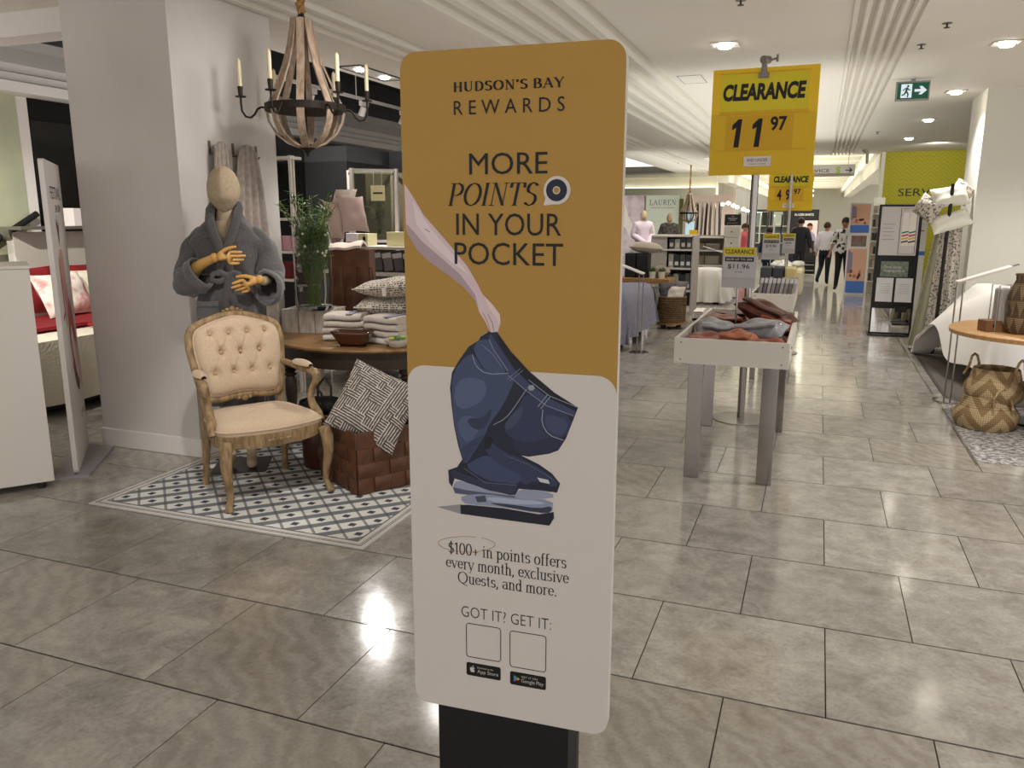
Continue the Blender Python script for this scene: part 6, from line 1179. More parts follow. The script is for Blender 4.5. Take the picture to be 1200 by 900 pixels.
dwall = T('dark_fixture_wall', 'long dark shelving fixture with hanging goods in the far hall', 'shelf', (-2.8, 36, 0)); obj('body', MB().bb((0, 0, 0), (2.2, .5, 1.9)), M('fixture_dark', (52, 56, 54), .7, c2=(96, 110, 100), scale=4), dwall)
for i in range(5): obj('bay', MB().bb((.08+i*.43, -.02, 1.25), (.44+i*.43, -.001, 1.8)), M('bay%d' % i, ((122, 150, 146), (40, 44, 40), (190, 200, 190), (60, 50, 44), (150, 170, 160))[i], .5), dwall)
for z in (.5, .9, 1.2): obj('shelf_board', MB().bb((.05, -.1, z), (2.15, -.001, z+.03)), wf, dwall)
# rows of bare bright bulbs on the far ceiling
bulb = M('bulb_glow', (255, 248, 225), emit=16)
for i in range(12):
    s_ = T('ceiling_spot', 'bright round ceiling lamp in the row over the far left hall, %s along' % ('first', 'second', 'third', 'fourth', 'fifth', 'sixth', 'seventh', 'eighth', 'ninth', 'tenth', 'eleventh', 'last')[i], 'ceiling light', ((-2.85, 27.4, 2.03), (-2.68, 27.4, 1.95), (-2.90, 31, 1.94), (-3.1, 28, 2.0), (-2.36, 27.4, 1.84), (-2.53, 31, 1.81), (-.28, 21.5, 2.40), (-.30, 23.6, 2.40), (-.34, 27.4, 2.40), (-.40, 33.5, 2.40), (-.52, 43, 2.40), (-1.2, 40, 2.2))[i], 0, 'round lamps of the far hall'); obj('lamp', MB().ell((0, 0, 0), (.07, .07, .05), 10, 8), bulb, s_, True); obj('stem', MB().tube([(0, 0, .04), (0, 0, 3.449-s_.location.z)], .004, 6), M('bracket_grey', (170, 160, 146), .5), s_)
# ------------------------------------------------------------------ far centre: portrait stand, poster, kiosk
ms = T('portrait_stand', 'black display stand with a man portrait print behind the person in the dark suit', 'sign', (-.81, 24.2, 0)); obj('panel', MB().bb((0, 0, .02), (.76, .10, 1.80)), M('stand_board', (34, 32, 32), .5), ms)
for i in range(5): obj('step', MB().bb((.0, -.30+.05*i, .04+.075*i), (.72, -.01, .075+.075*i)), M('step%d' % (i % 2), ((30, 30, 30), (120, 118, 114))[i % 2], .5), ms)
text('BLAZER SHIRTS', .12, .62, 1.63, 1.69, M('badge_white'), ms, -.003, .03); obj('print', MB().bb((.34, -.004, .95), (.74, -.0005, 1.50)), M('portrait_ground', (222, 206, 200), .6), ms)
obj('portrait', MB().poly([(.54+.075*cos(a), -.006, 1.31+.11*sin(a)) for a in [2*pi*i/20 for i in range(20)]]), M('portrait_skin', (170, 110, 84), .6), ms); obj('portrait_hair', MB().poly([(.54+.078*cos(a), -.007, 1.35+.085*sin(a)) for a in [pi*i/12 for i in range(13)]]), M('hair_dark', (34, 26, 22), .7), ms)
obj('portrait_shirt', MB().poly([(.40, -.0055, .96), (.72, -.0055, .96), (.68, -.0055, 1.12), (.58, -.0055, 1.21), (.50, -.0055, 1.21), (.42, -.0055, 1.12)]), M('portrait_shirt', (150, 140, 168), .6), ms)
po = T('poster_stand', 'tall white framed poster with beach pictures at the right side of the far aisle', 'poster', (.555, 18.3, 0)); obj('frame', MB().bb((0, 0, 0), (.42, .05, 1.885)), M('poster_white', (230, 228, 224), .5), po, bevel=.006)
pcs = [('top_picture', .03, .39, 1.28, 1.85), ('middle_picture', .07, .36, 1.0, 1.22), ('bottom_picture', .03, .39, .04, .95)]
for nm, x0, x1, z0, z1 in pcs:
    pa = obj(nm, MB().bb((x0, -.006, z0), (x1, -.0005, z1)), M('pic_sand', (226, 178, 148), .5) if nm != 'middle_picture' else M('pic_mid', (120, 128, 118), .5, c2=(150, 80, 70), scale=7), po)
    if nm != 'middle_picture':
        h = z1-z0; obj('sea_print', MB().bb((x0, -.0075, z0), (x1, -.0062, z0+h*.27)), M('pic_blue', (78, 124, 206), .5), pa); obj('rock_print', MB().prism([(x0, z0+h*.45), (x0+.05, z0+h*.44), (x0+.10, z0+h*.6), (x0+.09, z0+h*.9), (x0, z0+h*.98)], -.0075, -.0062, up), M('pic_rock', (150, 134, 160), .5), pa)
        R = random.Random(len(nm))
        for q in range(9): a, b = x0+.03+R.random()*.28, z0+h*(.28+.25*R.random()); obj('bather_print', MB().bb((a, -.0085, b), (a+.03+.03*R.random(), -.0077, b+h*.07)), M('bath%d' % (q % 3), ((120, 62, 44), (232, 200, 176), (200, 120, 84))[q % 3], .5), pa)
ks = T('service_kiosk', 'black framed information board with mirror foot in front of the lime wall', 'sign', (.735, 12.1, 0)); kb = M('kiosk_black', (16, 16, 16), .4)
obj('frame', MB().bb((0, 0, 0), (.53, .06, 1.765)), kb, ks, bevel=.004); obj('foot', MB().bb((-.02, -.15, 0), (.55, .2, .02)), kb, ks)
tp = obj('top_poster', MB().bb((.03, -.004, 1.09), (.49, -.0005, 1.735)), M('poster_grey', (190, 184, 182), .4), ks)
for i in range(5): obj('fine_print', MB().bb((.06, -.0055, 1.50-i*.05), (.21-.03*(i % 2), -.0042, 1.506-i*.05)), M('print_grey', (120, 114, 112), .6), tp)
obj('picture_border', MB().tube([(.27, -.006, 1.11), (.27, -.006, 1.71), (.47, -.006, 1.71), (.47, -.006, 1.11)], .004, 4, closed=True, cap=False), kb, tp)
for x in (.30, .385):
    ct_ = obj('coat_print', MB().poly([(x, -.006, 1.66), (x+.07, -.006, 1.66), (x+.085, -.006, 1.22), (x-.005, -.006, 1.22)]), M('coat_white', (214, 206, 196), .5), tp)
    for q, c_ in enumerate(((40, 110, 110), (170, 50, 50), (200, 160, 60), (40, 40, 44))): obj('coat_stripe', MB().poly([(x-.002, -.007, 1.40-q*.042), (x+.08, -.007, 1.42-q*.042), (x+.08, -.007, 1.40-q*.042), (x-.002, -.007, 1.38-q*.042)]), M('stripe%d' % q, c_, .5), ct_)
gp = obj('green_plaque', MB().bb((.08, -.006, .80), (.42, -.0005, 1.01)), M('plaque_green', (84, 96, 82), .5, c2=(120, 130, 116), scale=20), ks); text('Thank you for\nshopping with us', .12, .38, .86, .95, M('badge_white'), gp, -.007)
for x in (.045, .285): pp = obj('paper_notice', MB().bb((x, -.005, .46), (x+.21, -.0005, .785)), M('paper', (206, 204, 206), .5), ks); [obj('fine_print', MB().bb((x+.04, -.006, .70-i*.03), (x+.17, -.0051, .704-i*.03)), M('print_grey'), pp) for i in range(5)]
obj('mirror', MB().bb((.02, -.004, .035), (.50, -.0005, .37)), M('mirror', (235, 235, 232), .02, 1), ks)
obj('camera_stub', MB().bb((.30, -.08, .33), (.44, -.005, .40)).tube([(.37, -.05, .33), (.37, -.05, .24)], .02, 8), kb, ks)
# ------------------------------------------------------------------ right side: hanging duvet, bed, table, baskets
ptn = M('botanical_print', (206, 198, 186), .9, c2=(104, 100, 96), scale=42, contrast=(.52, .58), bump=.2); ptn2 = M('olive_lining', (150, 146, 124), .9)
dstand = T('duvet_stand', 'black display stand with a botanical duvet hanging to the floor', 'stand', (1.38, 10.75, 0)); obj('pole', MB().tube([(-.02, -.19, .012), (0, -.19, 1.97)], .02, 8), M('stand_black'), dstand, True); obj('base', MB().bb((-.25, -.2, 0), (.2, .15, .012)), M('stand_black'), dstand)
obj('cross_bar', MB().tube([(-.28, -.09, 1.60), (.18, -.09, 1.62)], .014, 8), M('stand_black'), dstand, True)
du = T('hanging_duvet', 'botanical patterned duvet cover with olive lining hanging from the black stand', 'duvet', (1.38, 10.75, 0))
obj('left_panel', MB().sheet(lambda u, v: (-.08-.02*u-.20*v*(1-u)-.0*u+(.16*u), -.02+.03*sin(5*u*pi)*(.4+v), 1.62-(1.56)*v), 24, 20, .015), ptn2, du, True)
obj('right_panel', MB().sheet(lambda u, v: (-.06+.22*u+.10*(u-.6)*v, -.06+.035*sin(4.5*u*pi+1)*(.4+v), 1.62-(1.50+.06*u)*v), 30, 20, .015), ptn, du, True)
for i, (x, y, z, w_, h_, c_, lb, rx, ry_, rz) in enumerate(((1.37, 10.62, 1.83, .40, .26, None, 'off white pillow, topmost on the black duvet stand', 62, -8, 6), (1.40, 10.60, 1.55, .44, .24, None, 'off white pillow under the topmost one on the black duvet stand', 50, -18, 8), (1.16, 10.66, 1.70, .26, .36, 1, 'botanical pillow at the left of the black duvet stand', 60, -60, -20), (1.50, 10.72, 1.88, .26, .26, 1, 'botanical pillow corner at the top right of the black duvet stand', 60, 40, 10))):
    p = T('pillow', lb, 'pillow', (x, y, z), 0, 'pillows on the duvet stand'); p.rotation_euler = (Matrix.Rotation(radians(rz), 3, 'Z') @ Matrix.Rotation(radians(ry_), 3, 'Y') @ Matrix.Rotation(radians(rx), 3, 'X')).to_euler(); obj('cover', pillow(w_, h_, .16, 14, 14, .08, i), ptn if c_ else M('pillow_cream', (232, 230, 216), .85), p, True)
for i, c_ in enumerate(((180, 60, 66), (60, 120, 116), (210, 206, 200), (36, 34, 40), (60, 130, 90), (200, 70, 80), (190, 190, 186))):
    p = T('striped_towel', 'bright folded towel seen between the duvet and the white column, %s from the top' % ('first', 'second', 'third', 'fourth', 'fifth', 'sixth', 'seventh')[i], 'towels', (1.72, 14.2, .86-i*.125), 0, 'bright towels behind the duvet'); obj('fold', MB().bb((0, 0, 0), (.22, .3, .10)), M('brt%d' % i, c_, .8), p, bevel=.03)
shf = T('towel_rack', 'dark rack holding bright folded towels behind the duvet stand', 'shelf', (1.68, 14.15, 0)); obj('back', MB().bb((0, .36, 0), (.30, .40, 1.1)), black, shf)
for i in range(8): obj('shelf_board', MB().bb((0, 0, .095+.125*i), (.30, .359, .108+.125*i)), black, shf)
be = T('white_bed', 'bed with a billowing white duvet on a black metal frame beside the white column', 'bed', (1.55, 8.25, 0)); wd = M('duvet_white', (234, 230, 224), .85, bump=.15, bscale=8)
obj('mattress', MB().bb((.05, .1, .40), (2.2, 1.75, .74)), M('white_linen'), be, bevel=.06)
R = random.Random(9); ph = [R.uniform(0, 6) for _ in range(8)]
def duv(u, v):
    X = -.40+2.7*u; Yv = -.24+2.24*v; top = .86; z = top+.025*sin(3*X+ph[0])*sin(4*Yv+ph[1])+.018*sin(8*X+ph[2]+3*Yv)
    dl = max(0, .10-X)/.60; df = max(0, .02-Yv)/.26; db = max(0, Yv-1.8)/.2
    x, y = X, Yv
    if dl > 0: z -= (.80-.30*exp(-((Yv-1.0)/.28)**2))*dl**1.15-.02*sin(10*Yv+ph[3])*dl; x += .015*sin(9*Yv)*dl; x -= .02*dl
    if df > 0: z -= (.66-.12*min(1, max(0, X-.3)/.8)+.05*sin(5*X+1))*df**.9*(1-.8*min(1, dl)); y = .02-.10*df-.028*sin(11*X+ph[4])*df+.012*sin(23*X)*df
    if db > 0: z -= .4*db
    x += .40*dl*(1-max(0, min(1, Yv/1.3)))
    return (x, y+(.35*dl if Yv > .6 else .45*dl*max(0, Yv)), max(.035, z))
obj('duvet', MB().sheet(duv, 70, 60, .03), wd, be, True)
obj('frame', MB().bb((.15, .05, .30), (2.2, .10, .35)).bb((.15, 1.7, .30), (2.2, 1.75, .35)).bb((.15, .05, .30), (.2, 1.75, .35)), M('frame_black', (28, 26, 25), .5), be)
for x, y in ((.05, 1.0), (.9, .08), (2.1, .08), (2.1, 1.7)): obj('leg', MB().tube([(x, y, 0), (x, y, .40)], .02, 10), M('frame_black'), be, True)
slab_sign('floor_card_stand', 'slim twin-rod stand with slanted white card beside the billowing white duvet', (1.17, 7.86, 0), radians(0), .42, 1.05, M('label_white'))
ow = M('oak_table', (200, 158, 104), .45, c2=(176, 132, 80), scale=7, stretch=(1, 8, 1), bump=.05)
rt_ = T('oak_table', 'round pale oak table on a metal pedestal at the right edge', 'table', (1.73, 7.18, 0)); obj('tabletop', MB().lathe([(.001, .70), (.66, .70), (.70, .705), (.705, .735), (.695, .745), (.001, .745)], 72), ow, rt_, True)
obj('pedestal', MB().tube([(0, 0, .03), (0, 0, .699)], .04, 14), M('frame_black'), rt_, True); obj('top_bracket', MB().bb((-.45, -.03, .665), (.45, .03, .699)).bb((-.03, -.45, .665), (.03, .45, .699)), M('frame_black'), rt_); obj('foot', MB().lathe([(.001, .004), (.20, .004), (.19, .02), (.001, .03)], 36), M('frame_black'), rt_, True)
g_ = T('wire_frame_pack', 'grey wrapped pillow pack in a thin metal frame on the oak table', 'pack', (1.34, 7.02, .7455), radians(10)); obj('pack', MB().bb((-.045, -.06, .06), (.045, .06, .33)), M('pack_silver', (176, 170, 164), .35), g_, bevel=.02); obj('wire_frame', MB().tube([(-.055, -.07, .002), (-.055, -.07, .35), (.075, -.07, .35), (.075, -.07, .002)], .005, 6).tube([(-.055, .07, .002), (-.055, .07, .35), (.075, .07, .35), (.075, .07, .002)], .005, 6), steel, g_, True); obj('wire_base', MB().bb((-.055, -.07, .0), (.075, .07, .05)), M('carved_wood', (130, 92, 58), .6), g_)
wb = T('wooden_box', 'small brown wooden box with a hole, on the oak table', 'box', (1.235, 6.92, .7455), radians(20)); obj('case', MB().bb((0, 0, 0), (.12, .12, .085)), M('carved_wood'), wb, bevel=.004); obj('hole', MB().tube([(.06, -.002, .045), (.06, .001, .045)], .012, 12), black, wb)
gm_ = M('geometric_weave', (122, 98, 72), .85, bump=.5, bscale=90); t = NT(gm_); x, y, z, vv = t.xyz()
a_ = t.math('ARCTAN2', y, x); tri = t.math('PINGPONG', t.math('MULTIPLY', a_, 1.6), .5); zz = t.math('FRACT', t.math('MULTIPLY', z, 8)); k_ = t.math('GREATER_THAN', zz, t.math('MULTIPLY', tri, 2)); rw = t.math('GREATER_THAN', t.math('FRACT', t.math('MULTIPLY', z, 90)), .35)
t.l(t.mix(t.math('MULTIPLY', rw, .6), (60, 46, 34), t.mix(k_, (112, 90, 68), (176, 152, 116))), t.b.inputs['Base Color'])
vs_ = T('woven_vase', 'tall brown geometric woven vase on the oak table at the right edge', 'vase', (1.45, 6.90, .7455)); obj('body', MB().lathe([(.001, 0), (.07, 0), (.10, .05), (.105, .11), (.085, .17), (.10, .22), (.105, .28), (.085, .34), (.06, .40), (.065, .44), (.06, .44), (.05, .40), (.001, .38)], 32), gm_, vs_, True)
obj('rim', MB().tube([(.063*cos(2*pi*k/24), .063*sin(2*pi*k/24), .44) for k in range(24)], .007, 6, closed=True, up=(0, 0, 1)), wick, vs_, True)
# seagrass baskets
sg = M('seagrass', (172, 148, 104), .85, bump=.0); t = NT(sg); x, y, z, vv = t.xyz(); a_ = t.math('ARCTAN2', y, x)
st_ = t.math('FRACT', t.math('MULTIPLY', a_, 14)); br = t.math('FRACT', t.math('MULTIPLY', z, 55)); z8 = t.math('FRACT', t.math('MULTIPLY', z, 8.5)); tri = t.math('MULTIPLY', t.math('PINGPONG', t.math('MULTIPLY', a_, .8), .5), 2); band = t.math('GREATER_THAN', t.math('PINGPONG', t.math('ADD', t.math('MULTIPLY', z, 6.5), tri), .5), .25)
c = t.mix(band, (150, 124, 86), (190, 168, 128)); c = t.mix(t.math('MULTIPLY', t.math('GREATER_THAN', st_, .75), .45), c, (70, 54, 34)); t.l(c, t.b.inputs['Base Color'])
bp = t.n('Bump'); bp.inputs['Strength'].default_value = .6; bp.inputs['Distance'].default_value = .006; t.l(t.math('MULTIPLY', t.math('PINGPONG', st_, .5), t.math('PINGPONG', br, .5)), bp.inputs['Height']); t.l(bp.outputs[0], t.b.inputs['Normal'])
def sgb(name, label, loc, r, h, rz):
    b = T(name, label, 'basket', loc, rz); n = int(h/.016)
    prof = []
    for i in range(n*3+1): tt = i/(n*3); rad = r*(.86+.14*sin(pi*min(1, tt*1.5))-.12*max(0, tt-.6)/.4); prof.append((rad+.004*abs(sin(pi*i/3)), h*tt))
    g = obj('body', MB().lathe([(.001, .002)]+prof, 48), sg, b, True); g.data.polygons  # open top
    bm = bmesh.new(); bm.from_mesh(g.data); top = [f for f in bm.faces if len(f.verts) > 6 and f.calc_center_median().z > h*.9]; bmesh.ops.delete(bm, geom=top, context='FACES'); bm.to_mesh(g.data); bm.free(); sd = g.modifiers.new('s', 'SOLIDIFY'); sd.thickness = .01; sd.offset = -1
    for s_ in (-1, 1):
        hb_ = [(s_*r*.80, -.07, h*.72), (s_*r*.84, -.065, h*1.0), (s_*r*.86, -.035, h*1.28), (s_*r*.86, .0, h*1.34), (s_*r*.86, .035, h*1.28), (s_*r*.84, .065, h*1.0), (s_*r*.80, .07, h*.72)]
        obj('handle', MB().tube([(s_*r*1.0 if i in (0, 6) else p[0], p[1], p[2]) for i, p in enumerate(hb_)], .010, 8), sg, b, True)
    return b
sgb('seagrass_basket', 'lower of two stacked seagrass baskets on the patterned mat', (1.31, 6.95, .004), .225, .25, radians(-70))
sgb('seagrass_basket', 'upper seagrass basket nested in another on the patterned mat', (1.35, 6.97, .215), .21, .25, radians(-40))
b3_ = T('brown_basket', 'dark brown ribbed basket under the oak table at the right edge', 'basket', (1.77, 6.76, .005)); mb = MB()
for j in range(16): mb.tube([((.2+.01*sin(j*.5))*cos(2*pi*k/36), (.2+.01*sin(j*.5))*sin(2*pi*k/36), .015+j*.027) for k in range(36)], .014, 6, closed=True, up=(0, 0, 1))
obj('coils', mb, M('rattan_brown', (132, 88, 52), .6), b3_, True); obj('inner', MB().lathe([(.001, .0), (.19, .0), (.19, .40), (.001, .36)], 28), black, b3_)
mat_ = M('mosaic_mat_print', (186, 182, 176), .8, c2=(112, 108, 108), scale=26, contrast=(.46, .52), stretch=(1, 1.6, 1))
pm_ = T('patterned_mat', 'grey and white mottled mat under the seagrass baskets', 'rug', (1.095, 5.88, .0008)); obj('mat', MB().bb((0, 0, 0), (1.5, 1.9, .003)), mat_, pm_)
dm = T('dark_mat', 'large dark grey mat under the billowing white bed', 'rug', (1.16, 7.79, .0008)); obj('mat', MB().bb((0, 0, 0), (2.6, 2.75, .006)), M('dark_mat', (92, 86, 80), .85, bump=.2), dm); obj('edge', MB().bb((.0, .0, .0061), (.03, 2.75, .008)), M('dark_mat_edge', (70, 66, 62), .9), dm)
# shelving right of the poster
rs = T('cosmetics_shelf', 'bright white shelving with small dark goods right of the beach poster', 'shelf', (1.02, 18.6, 0)); obj('back', MB().bb((0, .3, 0), (.22, .34, 2.0)), cream, rs)
for i in range(6): obj('shelf_board', MB().bb((0, 0, .25+.28*i), (.22, .299, .275+.28*i)), wf, rs); [obj('goods', MB().bb((.01+k*.052, .05, .2755+.28*i), (.05+k*.052, .2, .43+.28*i)), M('gd%d' % ((i+k) % 4), ((60, 50, 46), (150, 140, 130), (190, 170, 150), (40, 60, 50))[(i+k) % 4], .5), rs) for k in range(4)]
bps = T('blue_white_poster', 'blue and white poster strip between kiosk and hanging duvet', 'poster', (1.50, 15.6, 0)); obj('panel', MB().bb((0, 0, 0), (.22, .03, 1.55)), M('poster_white'), bps); obj('blue_band', MB().bb((0, -.004, .95), (.22, -.0005, 1.02)), M('pic_blue'), bps); obj('red_print', MB().bb((.03, -.004, 1.36), (.18, -.0005, 1.38)), M('pic_red', (190, 70, 70), .5), bps)

# ------------------------------------------------------------------ mannequins and people far away
def figure(name, label, loc, rz, H, pose, cols, cat='person', group=None, head='hair', sub=2, scl=1.0):
    """one continuous skinned body; clothes are thin shells grown from it"""
    t_ = T(name, label, cat, loc, rz, group); s = H/1.75*scl
    J = [((0, 0, .98), (.145, .105)), ((0, 0, 1.12), (.13, .10)), ((0, .01, 1.28), (.155, .11)), ((0, .01, 1.42), (.15, .10)), ((0, 0, 1.50), .06), ((0, -.01, 1.56), .055), ((0, -.015, 1.61), (.095, .108)), ((0, -.012, 1.67), (.088, .10))]
    E_ = [(i, i+1) for i in range(7)]; v_ = [j[0] for j in J]; r_ = [j[1] for j in J]
    def br(st, pts):
        k = st
        for p, r in pts: v_.append(p); r_.append(r); E_.append((k, len(v_)-1)); k = len(v_)-1
    for sd, (kx, ky, kz), (ax, ay, az) in ((-1, *pose['L']), (1, *pose['R'])):
        br(0, [((sd*.09, 0, .90), .095), ((kx, ky, kz), .06), ((ax, ay, az+.06), .038), ((ax, ay-.05, az+.02), .036), ((ax, ay-.13, az), .028)])
    for sd, el, wr in ((-1, *pose['AL']), (1, *pose['AR'])):
        d = (V(wr)-V(el)).normalized(); br(3, [((sd*.165, .01, 1.42), .062), (el, .045), (wr, .028), (tuple(V(wr)+d*.05), .032), (tuple(V(wr)+d*.10), .022)])
        for q in range(4): k0 = len(v_)-1 if q == 0 else k0; o_ = Vector_off(d, q); br(k0, [(tuple(V(wr)+d*.13+o_), .010), (tuple(V(wr)+d*.175+o_*1.2), .008)])
    me = skin_mesh([tuple(c*s for c in p) for p in v_], E_, [tuple(c*s for c in r) if isinstance(r, tuple) else r*s for r in r_], 0, sub)
    o = link('body', me, cols['skin'], t_)
    bm0 = bmesh.new(); bm0.from_mesh(me); bm0.normal_update()
    def shell(nm, test, mat, off):
        bm = bm0.copy(); dele = [f for f in bm.faces if not test(f.calc_center_median()/s)]; bmesh.ops.delete(bm, geom=dele, context='FACES')
        if not bm.verts: bm.free(); return
        for v in bm.verts: v.co += v.normal*off*s
        m = bpy.data.meshes.new(nm); bm.to_mesh(m); bm.free(); m.shade_smooth(); link(nm, m, mat, t_)
    hem = cols.get('hem', .96)
    armr = lambda c: abs(c.x) > .20 and c.z < 1.5
    if 'trousers' in cols: shell('trousers', lambda c: c.z < hem+.02 and c.z > .10 and not armr(c), cols['trousers'], .012)
    if 'shoes' in cols: shell('shoes', lambda c: c.z < .11, cols['shoes'], .008)
    cuff = cols.get('cuff', .86)
    if 'top' in cols: shell('top', lambda c: (c.z > hem and c.z < 1.50 and (not armr(c) or c.z > cuff)) or (armr(c) and c.z > cuff), cols['top'], cols.get('off', .022))
    bm0.free()
    if head == 'none': obj('head', MB().ell((0, -.015*s, 1.655*s), (.078*s, .095*s, .125*s), 18, 12), cols['skin'], t_, True)
    if head == 'hair':
        hm_ = MB().grid(lambda u, v: (lambda a, b: (.098*sin(b)*cos(a), .006+.118*sin(b)*sin(a), 1.665+.118*cos(b)))(2*pi*u, pi*.0+pi*.55*v+.35*v*max(0, sin(2*pi*u))), 20, 8, True); g = obj('hair', MB().add([tuple(c*s for c in p) for p in hm_.v], hm_.f), cols['hair'], t_, True)
        fc = MB(); [fc.ell((sx*.03*s, -.115*s, 1.655*s), (.009*s, .006*s, .006*s), 6, 5) for sx in (-1, 1)]; obj('eyes', fc, M('eye_dark', (30, 24, 22), .3), t_, True)
        obj('nose', MB().tube([(0, -.112*s, 1.66*s), (0, -.132*s, 1.62*s), (0, -.115*s, 1.605*s)], [.006*s, .012*s, .008*s], 6), cols['skin'], t_, True); obj('mouth', MB().tube([(-.022*s, -.110*s, 1.575*s), (0, -.116*s, 1.573*s), (.022*s, -.110*s, 1.575*s)], .005*s, 5), M('lips', (150, 90, 80), .5), t_, True)
        for sx in (-1, 1): obj('ear', MB().ell((sx*.088*s, .0, 1.64*s), (.01*s, .02*s, .032*s), 8, 6), cols['skin'], t_, True)
    return t_
def Vector_off(d, q):
    sd = d.cross(V((0, 1, 0.2)));  sd = sd.normalized() if sd.length > .01 else V((1, 0, 0)); return sd*(q-1.5)*.017
skin1 = M('skin_light', (206, 160, 134), .6); skin2 = M('skin_tan', (166, 116, 88), .6); hair1 = M('hair_dark'); hair2 = M('hair_brown', (70, 50, 36), .8)
stand = dict(L=((-.09, -.01, .52), (-.09, .02, .06)), R=((.09, -.01, .52), (.10, .03, .06)), AL=((-.24, .03, 1.16), (-.25, -.03, .93)), AR=((.24, .03, 1.16), (.25, -.03, .93)))
walk = dict(L=((-.09, .02, .52), (-.10, .05, .06)), R=((.10, -.10, .54), (.13, .26, .12)), AL=((-.25, .06, 1.17), (-.27, .02, .95)), AR=((.25, .04, 1.17), (.27, -.10, .96)))
walk2 = dict(L=((-.08, -.10, .53), (-.09, -.15, .06)), R=((.09, .05, .52), (.10, .18, .08)), AL=((-.25, .02, 1.17), (-.28, -.12, .95)), AR=((.25, .05, 1.17), (.27, .06, .94)))
figure('person', 'person in a white shirt and navy trousers walking away down the aisle', (.16, 20.6, 0), radians(170), 1.46, walk, dict(skin=skin1, top=M('shirt_white', (232, 226, 232), .7), trousers=M('navy_trousers', (26, 32, 48), .8), shoes=M('brown_shoes', (46, 32, 26), .5), hair=hair2, hem=1.0, cuff=.95, off=.034))
figure('person', 'person in a dark grey suit walking away in front of the portrait stand', (-.45, 21.6, 0), radians(175), 1.56, walk2, dict(skin=skin1, top=M('suit_grey', (44, 46, 52), .8), trousers=M('suit_grey'), shoes=M('shoe_black', (18, 18, 18), .4), hair=hair1, hem=.84, cuff=.95, off=.034))
figure('person', 'person in a black and white leaf print shirt walking towards us beside the beach poster', (.52, 19.3, 0), radians(-12), 1.57, walk2, dict(skin=skin2, top=M('leaf_shirt', (222, 218, 210), .8, c2=(44, 42, 42), scale=14, contrast=(.52, .56)), trousers=M('black_trousers', (20, 20, 24), .8), shoes=M('shoe_black'), hair=hair1, hem=.92, cuff=1.12, off=.034))
figure('person', 'person in a coral pink top standing beyond the drawer tower', (-1.72, 20.8, 0), radians(60), 1.42, stand, dict(skin=skin1, top=M('coral_top', (218, 104, 112), .8), trousers=M('coral_top'), shoes=M('shoe_black'), hair=hair2, hem=.9, cuff=1.0, off=.04))
figure('person', 'person in a navy coat with pink sleeves between the two clearance poles', (-1.12, 20.4, 0), radians(200), 1.34, stand, dict(skin=skin1, top=M('navy_coat', (26, 34, 58), .8), trousers=M('navy_coat'), shoes=M('shoe_black'), hair=hair1, hem=.7, cuff=1.0, off=.04))
mskin = M('mannequin_sand', (212, 186, 150), .7)
figure('mannequin', 'far headless-faced mannequin in a pale pink blouse left of the mint panel', (-4.05, 19.8, 0), radians(25), 1.72, dict(stand, AL=((-.24, .02, 1.17), (-.10, -.2, 1.05)), AR=((.24, .02, 1.17), (.12, -.2, 1.0))), dict(skin=mskin, top=M('pale_blouse', (230, 214, 222), .7), trousers=M('pale_blouse'), hem=.95, cuff=1.0, off=.04), 'mannequin', head='none')
figure('mannequin', 'far small mannequin in a dark patterned scarf top behind the bookcase', (-3.62, 21.0, 0), radians(10), 1.66, stand, dict(skin=mskin, top=M('scarf_top', (120, 116, 108), .8, c2=(60, 58, 56), scale=20), trousers=M('scarf_top'), hem=.95, off=.04), 'mannequin', head='none')
# ------------------------------------------------------------------ ceiling fixtures and hanging signs
fxm = M('fixture_chrome', (190, 186, 180), .3, .6)
names = ['nearest to the large clearance sign over the aisle', 'upper right corner of the picture, nearest of the right row', 'second of the right row by the white column', 'third of the right row', 'fourth of the right row, last before the lime wall']
for i, (x, y, e) in enumerate(LAMPS):
    if i >= 5: continue
    lb = 'recessed square downlight, '+names[i]
    if x < -4.6: z = 3.0
    s_ = T('downlight', lb, 'ceiling light', (x, y, 2.9995), 0, 'recessed downlights'); q = .11
    fr_ = MB(); [fr_.bb(a, b) for a, b in (((-q, -q, -.006), (q, -q+.018, 0)), ((-q, q-.018, -.006), (q, q, 0)), ((-q, -q+.018, -.006), (-q+.018, q-.018, 0)), ((q-.018, -q+.018, -.006), (q, q-.018, 0)))]
    obj('frame', fr_, fxm, s_); obj('pan', MB().bb((-q+.018, -q+.018, -.003), (q-.018, q-.018, -.0005)), M('pan_white', (200, 196, 188), .5), s_)
    obj('lamp', MB().lathe([(.001, -.035), (.05, -.030), (.068, -.004), (.001, -.0035)], 20), M('lamp_glow', (255, 246, 228), emit=30), s_, True)
dl = T('double_downlight', 'long recessed two-lamp fixture by the edge of the dark ceiling slot', 'ceiling light', (-4.30, 7.42, 2.9995), radians(90))
obj('frame', MB().bb((-.45, -.13, -.008), (.45, -.11, 0)).bb((-.45, .11, -.008), (.45, .13, 0)).bb((-.45, -.11, -.008), (-.43, .11, 0)).bb((.43, -.11, -.008), (.45, .11, 0)), M('fixture_black', (40, 38, 36), .5), dl); obj('pan', MB().bb((-.43, -.11, -.004), (.43, .11, -.0005)), M('pan_white'), dl)
for x in (-.24, .24): obj('lamp', MB().lathe([(.001, -.025), (.04, -.02), (.052, -.006), (.001, -.005)], 20, (x, 0, 0)), M('lamp_glow'), dl, True)
ex = T('exit_sign', 'green running-man exit sign hanging from the ceiling', 'exit sign', (.648, 9.62, 2.79), radians(2)); ex.scale = (.82, .82, .82); obj('housing', MB().bb((-.02, 0, -.01), (.37, .05, .225)), M('exit_grey', (150, 150, 146), .5), ex); obj('hanger', MB().bb((.15, .015, .225), (.2, .035, .255)), M('exit_grey'), ex)
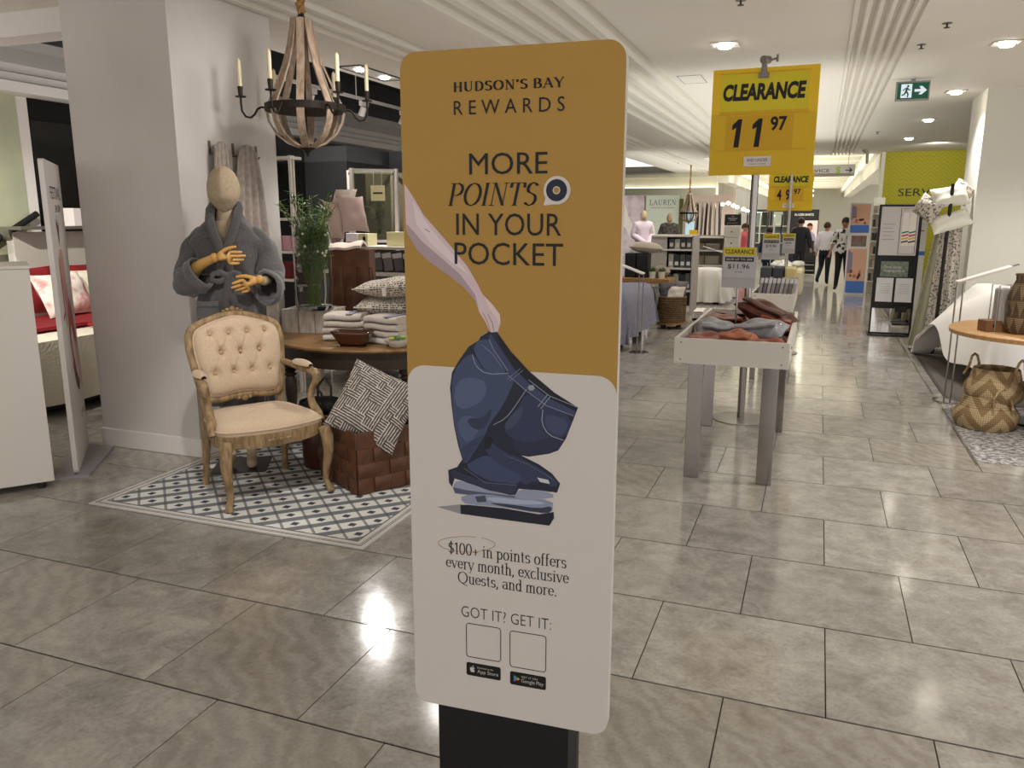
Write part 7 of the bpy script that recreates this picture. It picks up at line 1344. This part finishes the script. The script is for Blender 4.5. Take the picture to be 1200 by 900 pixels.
obj('green_face', MB().bb((0, -.004, .01), (.355, -.0005, .205)), M('exit_green', (8, 92, 66), .4, emit=.12), ex); ew = M('exit_white', (214, 226, 240), .4, emit=.55)
obj('door_symbol', MB().bb((.04, -.006, .025), (.165, -.0042, .19)), ew, ex); gk = M('exit_green')
mb = MB().ell((.118, -.0075, .165), (.014, .001, .014), 10, 6)
for a, b, r in (((.112, .15), (.098, .10), .013), ((.108, .145), (.078, .13), .007), ((.078, .13), (.06, .11), .006), ((.11, .14), (.135, .115), .007), ((.135, .115), (.15, .125), .006), ((.10, .10), (.125, .07), .010), ((.125, .07), (.12, .03), .008), ((.096, .10), (.08, .065), .010), ((.08, .065), (.05, .058), .008)): mb.tube([(a[0], -.0075, a[1]), (b[0], -.0075, b[1])], r, 6, flat=.12, up=(0, -1, 0))
obj('running_man', mb, gk, ex); obj('arrow', MB().prism([(.195, .095), (.27, .095), (.245, .06), (.28, .06), (.335, .11), (.28, .16), (.245, .16), (.27, .125), (.195, .125)], -.006, -.0042, up), ew, ex)
ss = T('service_sign', 'hanging grey service sign with dollar symbol and arrow over the aisle', 'sign', (-.42, 15.6, 2.30)); obj('board', MB().bb((0, 0, 0), (.915, .06, .20)), M('sign_grey', (184, 178, 170), .5), ss, bevel=.006)
text('SERVICE', .06, .50, .07, .125, ink, ss, -.002); text('$', .60, .68, .035, .165, M('dollar_green', (140, 170, 50), .5), ss, -.002, .02); obj('arrow', MB().prism([(.76, .092), (.84, .092), (.815, .06), (.835, .06), (.875, .10), (.835, .14), (.815, .14), (.84, .108), (.76, .108)], -.004, -.0003, up), ink, ss)
for x in (.1, .8): obj('hanger', MB().tube([(x, .03, .2), (x, .03, .699)], .004, 6), steel, ss)
pj = T('ceiling_bracket', 'pale curved bracket hanging from the ceiling near the service sign', 'bracket', (.82, 19, 2.7)); obj('stem', MB().tube([(0, 0, 0), (0, 0, .2), (-.08, 0, .298)], [.03, .035, .05], 10), M('bracket_grey', (170, 160, 146), .5), pj, True)
for i, (x, y) in enumerate(((.765, 7.04), (.674, 7.81), (.783, 15.3), (-.60, 5.85), (-3.2, 8.4), (-3.6, 21.8), (-3.4, 12))):
    s_ = T('sprinkler', 'small ceiling sprinkler head, '+('nearest right of the grooved band', 'second right of the grooved band', 'far right of the grooved band', 'at the top edge above the main aisle', 'over the table area left of the main sign', 'far left beyond the grooved strip', 'left between the grooved strips')[i], 'sprinkler', (x, y, 2.9995), 0, 'ceiling sprinklers'); obj('rose', MB().lathe([(.001, -.004), (.035, -.004), (.035, 0), (.001, 0)], 16), M('sprinkler_grey', (120, 112, 104), .5), s_); obj('head', MB().tube([(0, 0, -.004), (0, 0, -.03)], .007, 6).lathe([(.001, -.03), (.022, -.03), (.022, -.034), (.001, -.034)], 10), M('sprinkler_dark', (50, 46, 44), .5), s_)
hp = T('ceiling_hatch', 'thin rectangular access hatch outline in the ceiling left of the clearance sign', 'hatch', (-1.36, 8.9, 2.9985)); obj('outline', MB().tube([(-.12, -.25, 0), (.12, -.25, 0), (.12, .25, 0), (-.12, .25, 0)], .003, 4, closed=True, cap=False), M('hatch_line', (110, 100, 92), .8), hp); obj('panel', MB().bb((-.118, -.248, -.0005), (.118, .248, .0005)), ceilm, hp)
